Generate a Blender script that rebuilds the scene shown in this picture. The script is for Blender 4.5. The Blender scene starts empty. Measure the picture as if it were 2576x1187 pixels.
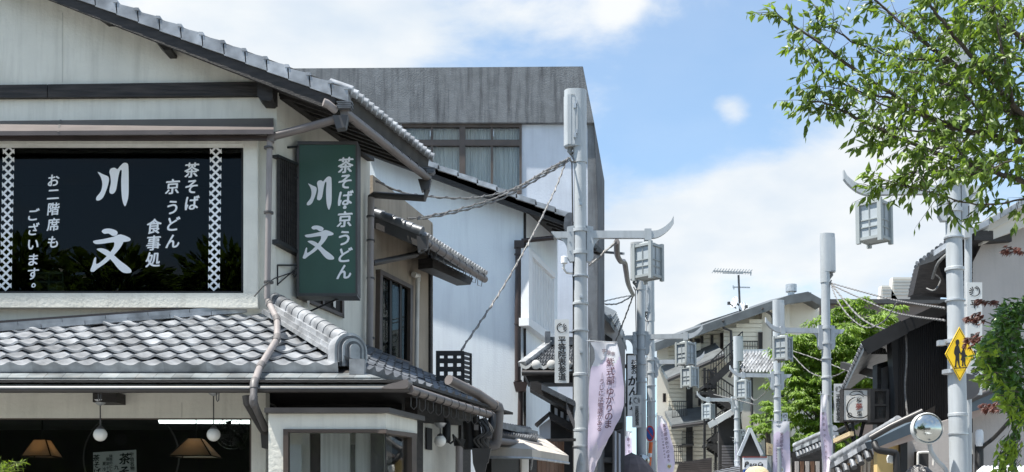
import bpy, bmesh, math, random
from mathutils import Vector as V, Matrix
R = math.radians
random.seed(7)
SC = bpy.context.scene
COL = SC.collection

# ------------------------------------------------------------ camera
F, W, CX, CY, PIT = 2755.0, 2575.0, 1287.5, 1176.5, R(3.1)   # photo measured at 2575 px width
EYE = V((0, 0, 1.45))
cd = bpy.data.cameras.new('camera')
cam = bpy.data.objects.new('camera', cd)
COL.objects.link(cam)
cam.location = EYE
cam.rotation_euler = (math.pi / 2 + PIT, 0, 0)
cd.sensor_width = 36
cd.lens = 36 * F / W
cd.shift_y = (CY - 593.5) / W
cd.clip_end = 3000
SC.camera = cam

# ------------------------------------------------------------ sky, sun, exposure
SUNV = V((-0.40, -0.13, 1.0)).normalized()
EL = math.asin(SUNV.z)
AZ = math.atan2(SUNV.x, SUNV.y)
wd = bpy.data.worlds.new('World')
SC.world = wd
wd.use_nodes = True
nt = wd.node_tree
nt.nodes.clear()
def wn(t, **k):
    n = nt.nodes.new(t)
    for a, b in k.items():
        setattr(n, a, b)
    return n
L = nt.links.new
out = wn('ShaderNodeOutputWorld')
bg = wn('ShaderNodeBackground')
bg.inputs[1].default_value = 0.108
sky = wn('ShaderNodeTexSky', sky_type='NISHITA', sun_disc=False, sun_elevation=EL, sun_rotation=AZ % (2 * math.pi))
sky.air_density = 1.0
sky.dust_density = 0.25
sky.ozone_density = 3.5
tc = wn('ShaderNodeTexCoord')
mp = wn('ShaderNodeMapping')
mp.inputs['Scale'].default_value = (1.0, 1.0, 2.1)
L(tc.outputs['Generated'], mp.inputs[0])
n1 = wn('ShaderNodeTexNoise')
n1.inputs['Scale'].default_value = 4.2
n1.inputs['Detail'].default_value = 9
n1.inputs['Roughness'].default_value = 0.58
n1.inputs['Distortion'].default_value = 0.25
L(mp.outputs[0], n1.inputs['Vector'])
acc = n1.outputs['Fac']
def vdir(x, y):
    d = V(((x - CX) / F, math.cos(PIT), math.sin(PIT))) + V((0, -math.sin(PIT), math.cos(PIT))) * ((CY - y) / F)
    return d.normalized()
def blob(acc, x, y, rad, amt):
    # a cumulus bank or a clear gap, as a soft patch of sky in one direction
    d = wn('ShaderNodeVectorMath', operation='DISTANCE')
    L(tc.outputs['Generated'], d.inputs[0])
    d.inputs[1].default_value = vdir(x, y)
    m = wn('ShaderNodeMapRange', interpolation_type='SMOOTHSTEP')
    m.inputs['From Min'].default_value = 0
    m.inputs['From Max'].default_value = rad
    m.inputs['To Min'].default_value = amt
    m.inputs['To Max'].default_value = 0
    L(d.outputs['Value'], m.inputs['Value'])
    a = wn('ShaderNodeMath', operation='ADD')
    L(acc, a.inputs[0])
    L(m.outputs[0], a.inputs[1])
    return a.outputs[0]
for b in [(2150, 500, .17, .26), (1900, 470, .10, .17), (1680, 540, .10, .15), (1560, 640, .14, .10), (2050, 640, .2, .05), (2300, 380, .12, .10),
          (1760, 300, .16, -.15), (1660, 370, .07, -.16), (1950, 120, .16, -.10), (1480, 100, .14, .08), (1740, 60, .14, .11),
          (1832, 268, .028, .15), (1852, 282, .018, .10), (1815, 262, .016, .08), (500, 60, .24, .24), (850, 60, .14, .10), (1100, 90, .2, .10), (1560, 18, .03, .16), (1690, 790, .055, .22), (1350, 60, .12, .05)]:
    acc = blob(acc, *b)
rp = wn('ShaderNodeValToRGB')
rp.color_ramp.interpolation = 'EASE'
rp.color_ramp.elements[0].position = 0.45
rp.color_ramp.elements[0].color = (.20, .20, .20, 1)
rp.color_ramp.elements[1].position = 0.70
rp.color_ramp.elements[1].color = (1, 1, 1, 1)
L(acc, rp.inputs[0])
mx = wn('ShaderNodeMixRGB')
L(rp.outputs[0], mx.inputs[0])
tint = wn('ShaderNodeMixRGB', blend_type='MULTIPLY')
tint.inputs[0].default_value = 1
tint.inputs[2].default_value = (.74, .83, .80, 1)
L(sky.outputs[0], tint.inputs[1])
L(tint.outputs[0], mx.inputs[1])
n2 = wn('ShaderNodeTexNoise')
n2.inputs['Scale'].default_value = 7.5
n2.inputs['Detail'].default_value = 8
L(mp.outputs[0], n2.inputs['Vector'])
cc = wn('ShaderNodeValToRGB')
cc.color_ramp.elements[0].position = .32
cc.color_ramp.elements[0].color = (2.5, 2.85, 3.25, 1)
cc.color_ramp.elements[1].position = .62
cc.color_ramp.elements[1].color = (3.35, 3.45, 3.5, 1)
L(n2.outputs['Fac'], cc.inputs[0])
L(cc.outputs[0], mx.inputs[2])
L(mx.outputs[0], bg.inputs[0])
L(bg.outputs[0], out.inputs[0])

sd = bpy.data.lights.new('sun', 'SUN')
sd.energy = 3.9
sd.angle = R(0.53)
sd.color = (1, .955, .88)
so = bpy.data.objects.new('sun', sd)
COL.objects.link(so)
so.location = SUNV * 60
so.rotation_euler = (-SUNV).to_track_quat('-Z', 'Y').to_euler()
SC.view_settings.view_transform = 'Standard'
SC.view_settings.look = 'None'
SC.view_settings.gamma = 1
SC.view_settings.exposure = 1.42
SC.cycles.max_bounces = 6
SC.cycles.transparent_max_bounces = 12

# ------------------------------------------------------------ measuring helpers
_f = V((0, math.cos(PIT), math.sin(PIT)))
_u = V((0, -math.sin(PIT), math.cos(PIT)))
def ray(x, y):
    return _f + V(((x - CX) / F, 0, 0)) + _u * ((CY - y) / F)
def P(x, y, Y):                      # the point seen at (x, y) that stands Y metres away
    d = ray(x, y)
    return EYE + d * (Y / d.y)
class Pl:                            # an upright plane; n points away from the street viewer
    def __init__(s, p, u):
        s.p = V(p); s.u = V((u[0], u[1], 0)).normalized()
        n = V((-s.u.y, s.u.x, 0))
        s.n = n if n.y > 0 or (abs(n.y) < 1e-6 and n.x > 0) else -n
        if abs(s.n.dot(s.p - EYE)) > 0 and s.n.dot(s.p - EYE) < 0:
            s.n = -s.n
    def __call__(s, x, y, off=0.0):  # off: metres proud, towards the viewer
        d = ray(x, y)
        p = s.p - s.n * off
        return EYE + d * ((p - EYE).dot(s.n) / d.dot(s.n))
def FR(Y):
    return Pl((0, Y, 0), (1, 0))
def hitpl(x, y, p0, n):
    d = ray(x, y)
    return EYE + d * ((p0 - EYE).dot(n) / d.dot(n))
def lerp(a, b, t):
    return a + (b - a) * t
def smooth(pts, k=4, closed=True):
    n = len(pts); o = []
    for i in range(n if closed else n - 1):
        g = lambda j: V(pts[j % n]) if closed else V(pts[max(0, min(n - 1, j))])
        p0, p1, p2, p3 = g(i - 1), g(i), g(i + 1), g(i + 2)
        for q in range(k):
            t = q / k
            o.append(.5 * ((2 * p1) + (p2 - p0) * t + (2 * p0 - 5 * p1 + 4 * p2 - p3) * t * t + (3 * p1 - p0 - 3 * p2 + p3) * t ** 3))
    if not closed:
        o.append(V(pts[-1]))
    return o

# ------------------------------------------------------------ mesh helpers
class MB:
    def __init__(s):
        s.v = []; s.f = []; s.mi = []
    def add(s, vs, fs, mi=0):
        o = len(s.v)
        s.v += [V(v) for v in vs]
        s.f += [tuple(i + o for i in f) for f in fs]
        s.mi += [mi] * len(fs)
        return s
    def prism(s, pts, vec):
        n = len(pts); vec = V(vec)
        return s.add(list(pts) + [V(p) + vec for p in pts],
                     [tuple(range(n)), tuple(range(2 * n - 1, n - 1, -1))] + [(i, (i + 1) % n, (i + 1) % n + n, i + n) for i in range(n)])
    def slab(s, pl, px, t, off=0.0):             # outline measured in the photo, on plane pl, t metres thick
        return s.prism([pl(x, y, off) for x, y in px], pl.n * t)
    def rect(s, pl, x0, y0, x1, y1, t, off=0.0):
        return s.slab(pl, [(x0, y0), (x1, y0), (x1, y1), (x0, y1)], t, off)
    def deep(s, Y, px, depth):                   # a solid whose flank recedes along the street
        f = [P(x, y, Y) for x, y in px]
        c = min(f, key=lambda p: p.x) if f[0].x > 0 else max(f, key=lambda p: p.x)
        return s.prism(f, (c.x / c.y * depth * 1.02, depth, 0))
    def box(s, c, d, m=None):
        c = V(c); x, y, z = d[0] / 2, d[1] / 2, d[2] / 2
        vs = [V((a, b, e)) for a in (-x, x) for b in (-y, y) for e in (-z, z)]
        if m is not None:
            vs = [m @ v for v in vs]
        return s.add([c + v for v in vs], [(0, 1, 3, 2), (4, 6, 7, 5), (0, 4, 5, 1), (2, 3, 7, 6), (0, 2, 6, 4), (1, 5, 7, 3)])
    def bar(s, p, q, w, h, up=V((0, 0, 1))):
        p = V(p); q = V(q); d = (q - p).normalized()
        a = d.cross(up)
        if a.length < 1e-4:
            a = d.cross(V((0, 1, 0)))
        a.normalize(); b = a.cross(d)
        pts = [p + a * (w / 2 * i) + b * (h / 2 * j) for i, j in ((-1, -1), (1, -1), (1, 1), (-1, 1))]
        return s.prism(pts, q - p)
    def tube(s, pts, r, seg=8, cap=True):
        pts = [V(p) for p in pts]; n = len(pts)
        rs = r if isinstance(r, (list, tuple)) else [r] * n
        vs = []; prev = None
        for i, p in enumerate(pts):
            t = (pts[min(i + 1, n - 1)] - pts[max(i - 1, 0)]).normalized()
            if prev is None:
                a = t.cross(V((0, 0, 1)))
                if a.length < 1e-3:
                    a = t.cross(V((0, 1, 0)))
            else:
                a = prev - t * prev.dot(t)
            a.normalize(); prev = a; b = t.cross(a)
            for k in range(seg):
                an = 2 * math.pi * k / seg
                vs.append(p + (a * math.cos(an) + b * math.sin(an)) * rs[i])
        fs = [(i * seg + k, i * seg + (k + 1) % seg, (i + 1) * seg + (k + 1) % seg, (i + 1) * seg + k) for i in range(n - 1) for k in range(seg)]
        if cap:
            fs += [tuple(range(seg)), tuple((n - 1) * seg + k for k in range(seg))]
        return s.add(vs, fs)
    def lathe(s, c, prof, seg=20, axis='z', m=None):
        c = V(c); vs = []
        for r, h in prof:
            for k in range(seg):
                a = 2 * math.pi * k / seg
                p = V((r * math.cos(a), r * math.sin(a), h)) if axis == 'z' else V((r * math.cos(a), h, r * math.sin(a)))
                vs.append(c + (m @ p if m is not None else p))
        n = len(prof)
        fs = [(i * seg + k, i * seg + (k + 1) % seg, (i + 1) * seg + (k + 1) % seg, (i + 1) * seg + k) for i in range(n - 1) for k in range(seg)]
        if prof[0][0] > 1e-5: fs.append(tuple(range(seg)))
        if prof[-1][0] > 1e-5: fs.append(tuple((n - 1) * seg + k for k in range(seg)))
        return s.add(vs, fs)
    def mesh(s, name, mats, sm=False, org=V((0, 0, 0)), fix=True):
        me = bpy.data.meshes.new(name)
        me.from_pydata([tuple(v - org) for v in s.v], [], s.f)
        for m in (mats if isinstance(mats, (list, tuple)) else [mats]):
            me.materials.append(m)
        if any(s.mi):
            me.polygons.foreach_set('material_index', s.mi)
        if fix:
            bm = bmesh.new(); bm.from_mesh(me)
            bmesh.ops.recalc_face_normals(bm, faces=bm.faces)
            bm.to_mesh(me); bm.free()
        if sm:
            me.polygons.foreach_set('use_smooth', [True] * len(me.polygons))
            me.set_sharp_from_angle(angle=R(38))
        me.update()
        return me
    def build(s, name, mats, parent=None, sm=False, fix=True):
        org = wloc(parent) if parent else V((0, 0, 0))
        o = bpy.data.objects.new(name, s.mesh(name, mats, sm, org, fix))
        COL.objects.link(o)
        if parent: o.parent = parent
        return o
def wloc(o):
    p = V((0, 0, 0))
    while o:
        p = p + o.location; o = o.parent
    return p
def tag(o, label, cat=None, group=None, kind=None):
    o['label'] = label
    if cat: o['category'] = cat
    if group: o['group'] = group
    if kind: o['kind'] = kind
    return o
def thing(name, label, cat, loc=(0, 0, 0), group=None, rz=0):
    o = bpy.data.objects.new(name, None)
    COL.objects.link(o)
    o.empty_display_size = .2
    o.location = V(loc); o.rotation_euler = (0, 0, rz)
    return tag(o, label, cat, group)
def inst(name, me, parent, loc):
    o = bpy.data.objects.new(name, me)
    COL.objects.link(o)
    if parent:
        o.parent = parent
        o.location = V(loc) - wloc(parent)
    else:
        o.location = V(loc)
    return o
def copytree(o, parent=None):
    c = o.copy(); COL.objects.link(c)
    c.parent = parent
    for ch in list(KIDS(o)):
        copytree(ch, c)
    return c
def KIDS(o):
    return [x for x in COL.objects if x.parent is o] if False else list(o.children)

# ------------------------------------------------------------ materials
def pm(name, col, rough=.7, var=.12, scale=4., bump=0., bscale=40., metal=0., spec=.5, streak=0., stain=None, sscale=1.1, each=0., stretch=(1, 1, 1), coat=0.):
    m = bpy.data.materials.new(name); m.use_nodes = True
    t = m.node_tree; N = t.nodes; b = N['Principled BSDF']
    b.inputs['Roughness'].default_value = rough
    b.inputs['Metallic'].default_value = metal
    b.inputs['Specular IOR Level'].default_value = spec
    if coat: b.inputs['Coat Weight'].default_value = coat
    geo = N.new('ShaderNodeNewGeometry')
    mpn = N.new('ShaderNodeMapping'); mpn.inputs['Scale'].default_value = stretch
    t.links.new(geo.outputs['Position'], mpn.inputs[0])
    nz = N.new('ShaderNodeTexNoise'); nz.inputs['Scale'].default_value = scale; nz.inputs['Detail'].default_value = 6
    t.links.new(mpn.outputs[0], nz.inputs['Vector'])
    cr = N.new('ShaderNodeValToRGB')
    c = V(col[:3])
    lo, hi = c * (1 - var * 1.6), c * (1 + var)
    cr.color_ramp.elements[0].position = .3; cr.color_ramp.elements[1].position = .7
    cr.color_ramp.elements[0].color = (*lo, 1); cr.color_ramp.elements[1].color = (*[min(x, .95) for x in hi], 1)
    t.links.new(nz.outputs['Fac'], cr.inputs[0])
    cur = cr.outputs[0]
    if streak or stain:
        sc = stain or tuple(c * .45)
        m2 = N.new('ShaderNodeMapping'); m2.inputs['Scale'].default_value = (7, 7, .55)
        t.links.new(geo.outputs['Position'], m2.inputs[0])
        n2 = N.new('ShaderNodeTexNoise'); n2.inputs['Scale'].default_value = sscale; n2.inputs['Detail'].default_value = 8; n2.inputs['Roughness'].default_value = .65
        t.links.new(m2.outputs[0], n2.inputs['Vector'])
        r2 = N.new('ShaderNodeValToRGB'); r2.color_ramp.elements[0].position = .47; r2.color_ramp.elements[1].position = .72
        r2.color_ramp.elements[1].color = (streak, streak, streak, 1)
        t.links.new(n2.outputs['Fac'], r2.inputs[0])
        mx = N.new('ShaderNodeMixRGB')
        t.links.new(r2.outputs[0], mx.inputs[0]); t.links.new(cur, mx.inputs[1]); mx.inputs[2].default_value = (*sc[:3], 1)
        cur = mx.outputs[0]
    if each:                                    # tone changes from piece to piece
        oi = N.new('ShaderNodeObjectInfo'); mr = N.new('ShaderNodeMapRange'); mr.inputs['To Min'].default_value = 1 - each; mr.inputs['To Max'].default_value = 1 + each
        t.links.new(oi.outputs['Random'], mr.inputs['Value'])
        vm = N.new('ShaderNodeVectorMath'); vm.operation = 'SCALE'
        t.links.new(cur, vm.inputs[0]); t.links.new(mr.outputs[0], vm.inputs['Scale']); cur = vm.outputs[0]
    t.links.new(cur, b.inputs['Base Color'])
    if bump:
        n3 = N.new('ShaderNodeTexNoise'); n3.inputs['Scale'].default_value = bscale; n3.inputs['Detail'].default_value = 4
        t.links.new(mpn.outputs[0], n3.inputs['Vector'])
        bp = N.new('ShaderNodeBump'); bp.inputs['Strength'].default_value = bump; bp.inputs['Distance'].default_value = .02
        t.links.new(n3.outputs['Fac'], bp.inputs['Height']); t.links.new(bp.outputs[0], b.inputs['Normal'])
    return m
def glass(name, tint=(.55, .6, .6), ref=.10, rough=.01, gain=.9):
    m = bpy.data.materials.new(name); m.use_nodes = True
    t = m.node_tree; N = t.nodes; N.remove(N['Principled BSDF'])
    fr = N.new('ShaderNodeFresnel'); fr.inputs[0].default_value = 1.5
    ad = N.new('ShaderNodeMath'); ad.operation = 'MULTIPLY_ADD'; ad.inputs[1].default_value = gain; ad.inputs[2].default_value = ref - .04
    ad.use_clamp = True
    t.links.new(fr.outputs[0], ad.inputs[0])
    tr = N.new('ShaderNodeBsdfTransparent'); tr.inputs[0].default_value = (*tint, 1)
    gl = N.new('ShaderNodeBsdfGlossy'); gl.inputs['Roughness'].default_value = rough
    geo = N.new('ShaderNodeNewGeometry')
    nz = N.new('ShaderNodeTexNoise'); nz.inputs['Scale'].default_value = .9
    t.links.new(geo.outputs['Position'], nz.inputs['Vector'])
    bp = N.new('ShaderNodeBump'); bp.inputs['Strength'].default_value = .03; bp.inputs['Distance'].default_value = .05
    t.links.new(nz.outputs['Fac'], bp.inputs['Height']); t.links.new(bp.outputs[0], gl.inputs['Normal'])
    mx = N.new('ShaderNodeMixShader')
    t.links.new(ad.outputs[0], mx.inputs[0]); t.links.new(tr.outputs[0], mx.inputs[1]); t.links.new(gl.outputs[0], mx.inputs[2])
    t.links.new(mx.outputs[0], N['Material Output'].inputs[0])
    return m
def emit(name, col, st):
    m = bpy.data.materials.new(name); m.use_nodes = True
    b = m.node_tree.nodes['Principled BSDF']
    b.inputs['Base Color'].default_value = (*col, 1)
    b.inputs['Emission Color'].default_value = (*col, 1); b.inputs['Emission Strength'].default_value = st
    return m
def leafmat(name, col, trans=.35, rough=.42, var=.35, scale=3.0):
    m = bpy.data.materials.new(name); m.use_nodes = True
    t = m.node_tree; N = t.nodes; b = N['Principled BSDF']
    geo = N.new('ShaderNodeNewGeometry')
    nz = N.new('ShaderNodeTexNoise'); nz.inputs['Scale'].default_value = scale; nz.inputs['Detail'].default_value = 3
    t.links.new(geo.outputs['Position'], nz.inputs['Vector'])
    ri = N.new('ShaderNodeMath'); ri.operation = 'MULTIPLY_ADD'; ri.inputs[1].default_value = .5; ri.inputs[2].default_value = 0
    t.links.new(geo.outputs['Random Per Island'], ri.inputs[0])
    ad = N.new('ShaderNodeMath'); ad.operation = 'MULTIPLY_ADD'; ad.inputs[1].default_value = .5
    t.links.new(nz.outputs['Fac'], ad.inputs[0]); t.links.new(ri.outputs[0], ad.inputs[2])
    cr = N.new('ShaderNodeValToRGB')
    c = V(col)
    cr.color_ramp.elements[0].position = .2; cr.color_ramp.elements[1].position = .75
    cr.color_ramp.elements[0].color = (*(c * (1 - var)), 1)
    hi = V((c.x * (1 + var * 1.6), c.y * (1 + var * 1.1), c.z * (1 + var * .2)))
    cr.color_ramp.elements[1].color = (*hi, 1)
    t.links.new(ad.outputs[0], cr.inputs[0])
    t.links.new(cr.outputs[0], b.inputs['Base Color'])
    b.inputs['Roughness'].default_value = rough
    b.inputs['Specular IOR Level'].default_value = .5
    tl = N.new('ShaderNodeBsdfTranslucent')
    g = N.new('ShaderNodeMixRGB'); g.blend_type = 'MULTIPLY'; g.inputs[0].default_value = 1; g.inputs[2].default_value = (1.5, 1.5, .7, 1)
    t.links.new(cr.outputs[0], g.inputs[1]); t.links.new(g.outputs[0], tl.inputs[0])
    mx = N.new('ShaderNodeMixShader'); mx.inputs[0].default_value = trans
    t.links.new(b.outputs[0], mx.inputs[1]); t.links.new(tl.outputs[0], mx.inputs[2])
    t.links.new(mx.outputs[0], N['Material Output'].inputs[0])
    return m
M = dict(
    plaster=pm('plaster', (.72, .71, .64), .85, .05, 2.5, .3, 26, streak=.45, stain=(.46, .45, .40)),
    plaster2=pm('plaster_grey', (.58, .57, .52), .85, .07, 2.5, .3, 30, streak=.2),
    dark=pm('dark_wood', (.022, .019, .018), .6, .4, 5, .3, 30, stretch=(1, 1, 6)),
    black=pm('black_paint', (.012, .012, .013), .55, .3, 6),
    beam=pm('weathered_beam', (.03, .025, .023), .6, .6, 3, .5, 12, stretch=(.6, 3, 8)),
    soffit=pm('soffit_board', (.05, .046, .042), .8, .3, 4),
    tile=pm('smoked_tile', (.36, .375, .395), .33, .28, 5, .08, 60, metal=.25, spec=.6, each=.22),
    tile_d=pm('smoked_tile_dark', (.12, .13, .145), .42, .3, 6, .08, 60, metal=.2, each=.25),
    tile_w=pm('mortar_white', (.62, .62, .6), .8, .1, 6),
    slate=pm('slate_plate', (.30, .33, .34), .34, .3, 3.2, .06, 20, metal=.45, stain=(.32, .27, .23), streak=.35, each=.2),
    brown=pm('brown_metal', (.105, .088, .085), .42, .12, 3, metal=.3),
    gut=pm('gutter_vinyl', (.16, .14, .132), .42, .15, 3),
    gutd=pm('gutter_dark', (.055, .052, .052), .4, .15, 3),
    pipe=pm('pipe_mauve', (.265, .24, .235), .5, .1, 3, streak=.2),
    joint=pm('pipe_joint', (.13, .122, .122), .5, .1, 3),
    pipebr=pm('pipe_brown', (.045, .032, .03), .45, .2, 3),
    pipew=pm('pipe_white', (.62, .6, .56), .5, .1, 3, streak=.2),
    green=pm('sign_green', (.035, .088, .064), .42, .08, 2, streak=.1, stain=(.06, .1, .085)),
    signframe=pm('sign_frame', (.06, .055, .053), .4, .1, 4),
    white=pm('white_paint', (.80, .82, .84), .5, .03, 4),
    ink=pm('ink_black', (.012, .012, .014), .6, .05, 4),
    inkp=pm('ink_purple', (.10, .035, .06), .7, .1, 4),
    inkr=pm('ink_red', (.28, .05, .04), .7, .1, 4),
    concrete=pm('rough_concrete', (.175, .186, .198), .95, .10, 5, .45, 38, streak=1.0, stain=(.06, .064, .072), sscale=.9),
    concrete2=pm('grey_render', (.13, .135, .145), .9, .2, 1.5, .4, 18, streak=.6, stain=(.05, .052, .058)),
    bluewall=pm('pale_blue_render', (.58, .62, .69), .85, .07, 1.6, .18, 22, streak=.35, stain=(.4, .43, .5)),
    whitewall=pm('white_blue_render', (.80, .87, .94), .6, .04, 1.2, .22, 40, streak=.3, stain=(.5, .55, .62)),
    tan=pm('tan_render', (.36, .31, .25), .9, .12, 1.2, .2, 30, streak=.5, stain=(.17, .15, .125)),
    winbrown=pm('bronze_frame', (.085, .065, .055), .45, .15, 4),
    curtain=pm('curtain_cloth', (.74, .75, .74), .9, .12, 3, stretch=(9, 9, .3)),
    glassd=glass('window_glass', (.34, .38, .37), .036, gain=.5),
    glassg=glass('shopfront_glass', (.72, .75, .75), .03, gain=.5),
    glassc=glass('clear_glass', (.88, .9, .9), .05, gain=.7),
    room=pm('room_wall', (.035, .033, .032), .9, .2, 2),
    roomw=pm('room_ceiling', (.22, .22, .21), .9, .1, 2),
    lampgrey=pm('lamp_post_paint', (.44, .47, .49), .48, .05, 2.2, .02, 30, metal=.05, streak=.5, stain=(.26, .275, .29)),
    lampgrey2=pm('lantern_paint', (.31, .34, .345), .5, .05, 5),
    lampglass=pm('lantern_pane', (.38, .42, .445), .35, .08, 5),
    steel=pm('galvanised_steel', (.46, .48, .5), .4, .15, 9, metal=.6),
    signwhite=pm('sign_panel', (.60, .62, .62), .5, .04, 4),
    cable=pm('cable_sheath', (.20, .20, .195), .6, .25, 30),
    cabled=pm('cable_black', (.03, .03, .03), .6, .2, 10),
    glob=pm('opal_glass', (.82, .82, .78), .25, .03, 3, spec=.6),
    paper=pm('paper', (.72, .71, .67), .9, .04, 5),
    awning=pm('beige_canvas', (.48, .44, .39), .85, .1, 2, streak=.3),
    plank=pm('cedar_plank', (.16, .085, .05), .7, .35, 4, .2, 20, stretch=(4, 4, .5)),
    beige=pm('beige_siding', (.74, .69, .57), .75, .06, 1, .1, 20, streak=.15),
    beige2=pm('cream_render', (.76, .72, .63), .85, .05, .8, .1, 12),
    roofgrey=pm('far_roof', (.10, .11, .115), .5, .2, 2),
    brownw=pm('brown_panel_wall', (.175, .14, .125), .85, .06, 1),
    pinkw=pm('pink_render', (.50, .40, .36), .85, .05, 1),
    blackwall=pm('black_corrugated', (.014, .015, .018), .45, .2, 1.5),
    stucco=pm('warm_stucco', (.47, .44, .42), .9, .06, 1, .25, 30, streak=.2),
    stucco2=pm('cream_board', (.62, .60, .55), .8, .05, 1),
    yellow=pm('warning_yellow', (.90, .58, .01), .45, .03, 4),
    ochre=pm('ochre_wall', (.60, .44, .19), .85, .06, 1),
    mirror=pm('mirror_face', (.55, .57, .55), .16, .1, 6, metal=1.0),
    orange=pm('orange_post', (.75, .16, .04), .5, .05, 4),
    signblue=pm('sign_blue', (.02, .08, .35), .45, .05, 4),
    signred=pm('sign_red', (.55, .03, .03), .45, .05, 4),
    bark=pm('bark', (.085, .07, .055), .9, .35, 14, .6, 40, stretch=(1, 1, .5)),
    asphalt=pm('asphalt', (.055, .055, .058), .9, .2, 8, .3, 120),
    pave=pm('paving', (.20, .195, .185), .85, .12, 3, .2, 60),
    leaf=leafmat('cherry_leaf', (.108, .185, .038), .42),
    leafc=leafmat('evergreen_leaf', (.06, .14, .03), .3, .28),
    leafy=leafmat('fresh_leaf', (.17, .27, .035), .45, .55),
    leafg=leafmat('maple_leaf', (.12, .22, .03), .42, .5, .45, 1.6),
    leafr=leafmat('red_leaf', (.10, .032, .026), .3, .5),
    skin=pm('skin', (.55, .36, .27), .6, .05, 9),
    hair=pm('hair', (.010, .009, .009), .35, .3, 60, .3, 90),
    cloth=pm('shirt_cloth', (.08, .09, .13), .9, .1, 9),
    umb=pm('umbrella_cloth', (.15, .125, .13), .8, .12, 6),
    straw=pm('straw', (.55, .44, .27), .85, .25, 40, .4, 60),
    bluep=pm('blue_roof', (.28, .40, .50), .45, .1, 2, metal=.3),
    bluedark=pm('blue_grey_board', (.055, .08, .105), .6, .1, 2),
    shade=emit('lamp_shade_lit', (.75, .52, .32), .10),
    bulb=emit('bulb_lit', (1.0, .55, .22), 2.2),
    tubel=emit('tube_light', (.9, 1.0, .95), 2.5),
)

# ------------------------------------------------------------ lettering
_gc = {}
def glyph(ch, bold=0.0):
    k = (ch, bold)
    if k not in _gc:
        cu = bpy.data.curves.new('g', 'FONT'); cu.body = ch; cu.resolution_u = 3; cu.offset = bold
        o = bpy.data.objects.new('g', cu); COL.objects.link(o)
        me = bpy.data.meshes.new_from_object(o.evaluated_get(bpy.context.evaluated_depsgraph_get()))
        _gc[k] = ([(v.co.x, v.co.y) for v in me.vertices], [tuple(p.vertices) for p in me.polygons])
        bpy.data.objects.remove(o); bpy.data.curves.remove(cu); bpy.data.meshes.remove(me)
    return _gc[k]
_b = glyph('国')[0]
_gx = (min(p[0] for p in _b) + max(p[0] for p in _b)) / 2
_gy = (min(p[1] for p in _b) + max(p[1] for p in _b)) / 2
_gs = (max(p[1] for p in _b) - min(p[1] for p in _b)) / .92
def write(mb, chars, mapper, size, bold=.012, wx=1.0, shear=0.0, jit=0.0):
    """chars: [(char, x, y[, size])] in photo px; mapper(x, y) gives the point on the written surface"""
    for it in chars:
        ch, x, y = it[:3]; sz = it[3] if len(it) > 3 else size
        vs, fs = glyph(ch)
        if not vs: continue
        offs = [(0, 0)] if bold < .008 else [(-1, -.5), (1, -.5), (0, .7), (0, 0)]
        for oi, (ox, oy) in enumerate(offs):
         pts = []
         for a, b in vs:
            a = (a - _gx) / _gs + ox * bold; b = (b - _gy) / _gs + oy * bold
            px = x + (a + b * shear) * sz * wx; py = y - b * sz - a * sz * .06 * (1 if shear else 0)
            pts.append(mapper(px, py) + V((0, -.0006 * oi, 0)))
         mb.add(pts, fs)
    return mb
def column(s, x0, y0, x1, y1):
    n = len(s)
    return [(c, lerp(x0, x1, i / max(1, n - 1)), lerp(y0, y1, i / max(1, n - 1))) for i, c in enumerate(s)]
def prow(mb, pts, mapper):
    return mb.add([mapper(x, y) for x, y in pts], [tuple(range(len(pts)))])

# brush-written characters of the shop name, outlined stroke by stroke (u, v in em units)
KAWA = [[(663, 318), (700, 335), (735, 352), (738, 385), (722, 440), (700, 490), (676, 510), (654, 510), (655, 488), (684, 450), (694, 400), (684, 355)],
        [(742, 318), (752, 296), (778, 290), (796, 300), (812, 282), (838, 258), (862, 260), (871, 285), (873, 400), (871, 480), (862, 522), (848, 552), (833, 522), (825, 470), (822, 380), (826, 312), (815, 308), (804, 345), (795, 400), (786, 444), (768, 466), (748, 464), (742, 445), (752, 390), (748, 345)]]
BUN = [[(690, 722), (706, 706), (742, 702), (780, 712), (798, 728), (790, 748), (764, 752), (736, 736), (708, 738)],
       [(634, 786), (700, 774), (770, 758), (818, 742), (880, 766), (880, 786), (830, 794), (760, 796), (690, 806), (646, 806)],
       [(780, 784), (836, 784), (818, 830), (772, 884), (722, 932), (662, 974), (634, 996), (613, 988), (626, 950), (640, 904), (653, 900), (654, 944), (700, 914), (748, 862), (774, 822)],
       [(656, 842), (690, 836), (732, 850), (772, 882), (812, 918), (850, 946), (888, 980), (886, 1002), (838, 1002), (800, 972), (762, 924), (722, 888), (682, 862)]]
def write_each(chars, mapper, size, parent, mat, bold=.03, wx=.95, shear=.10):
    for it in chars:
        write(MB(), [it], mapper, size, bold, wx, shear).build('character', mat, parent, fix=False)
def shopname(parent, mat, mapper, cx1, cy1, cx2, cy2, k):
    # KAWA centre (765,405), BUN centre (750,853) in the tracing; k = photo px per tracing px
    for strokes, (tx, ty), (x, y) in ((KAWA, (765, 405), (cx1, cy1)), (BUN, (750, 853), (cx2, cy2))):
        mb = MB()
        for i, s in enumerate(strokes):
            q = smooth([(a, b, 0) for a, b in s], 3)
            mb.add([mapper(x + (p.x - tx) * k, y + (p.y - ty) * k) - V((0, .0004 * i, 0)) for p in q], [tuple(range(len(q)))])
        mb.build('character', mat, parent, fix=False)

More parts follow.
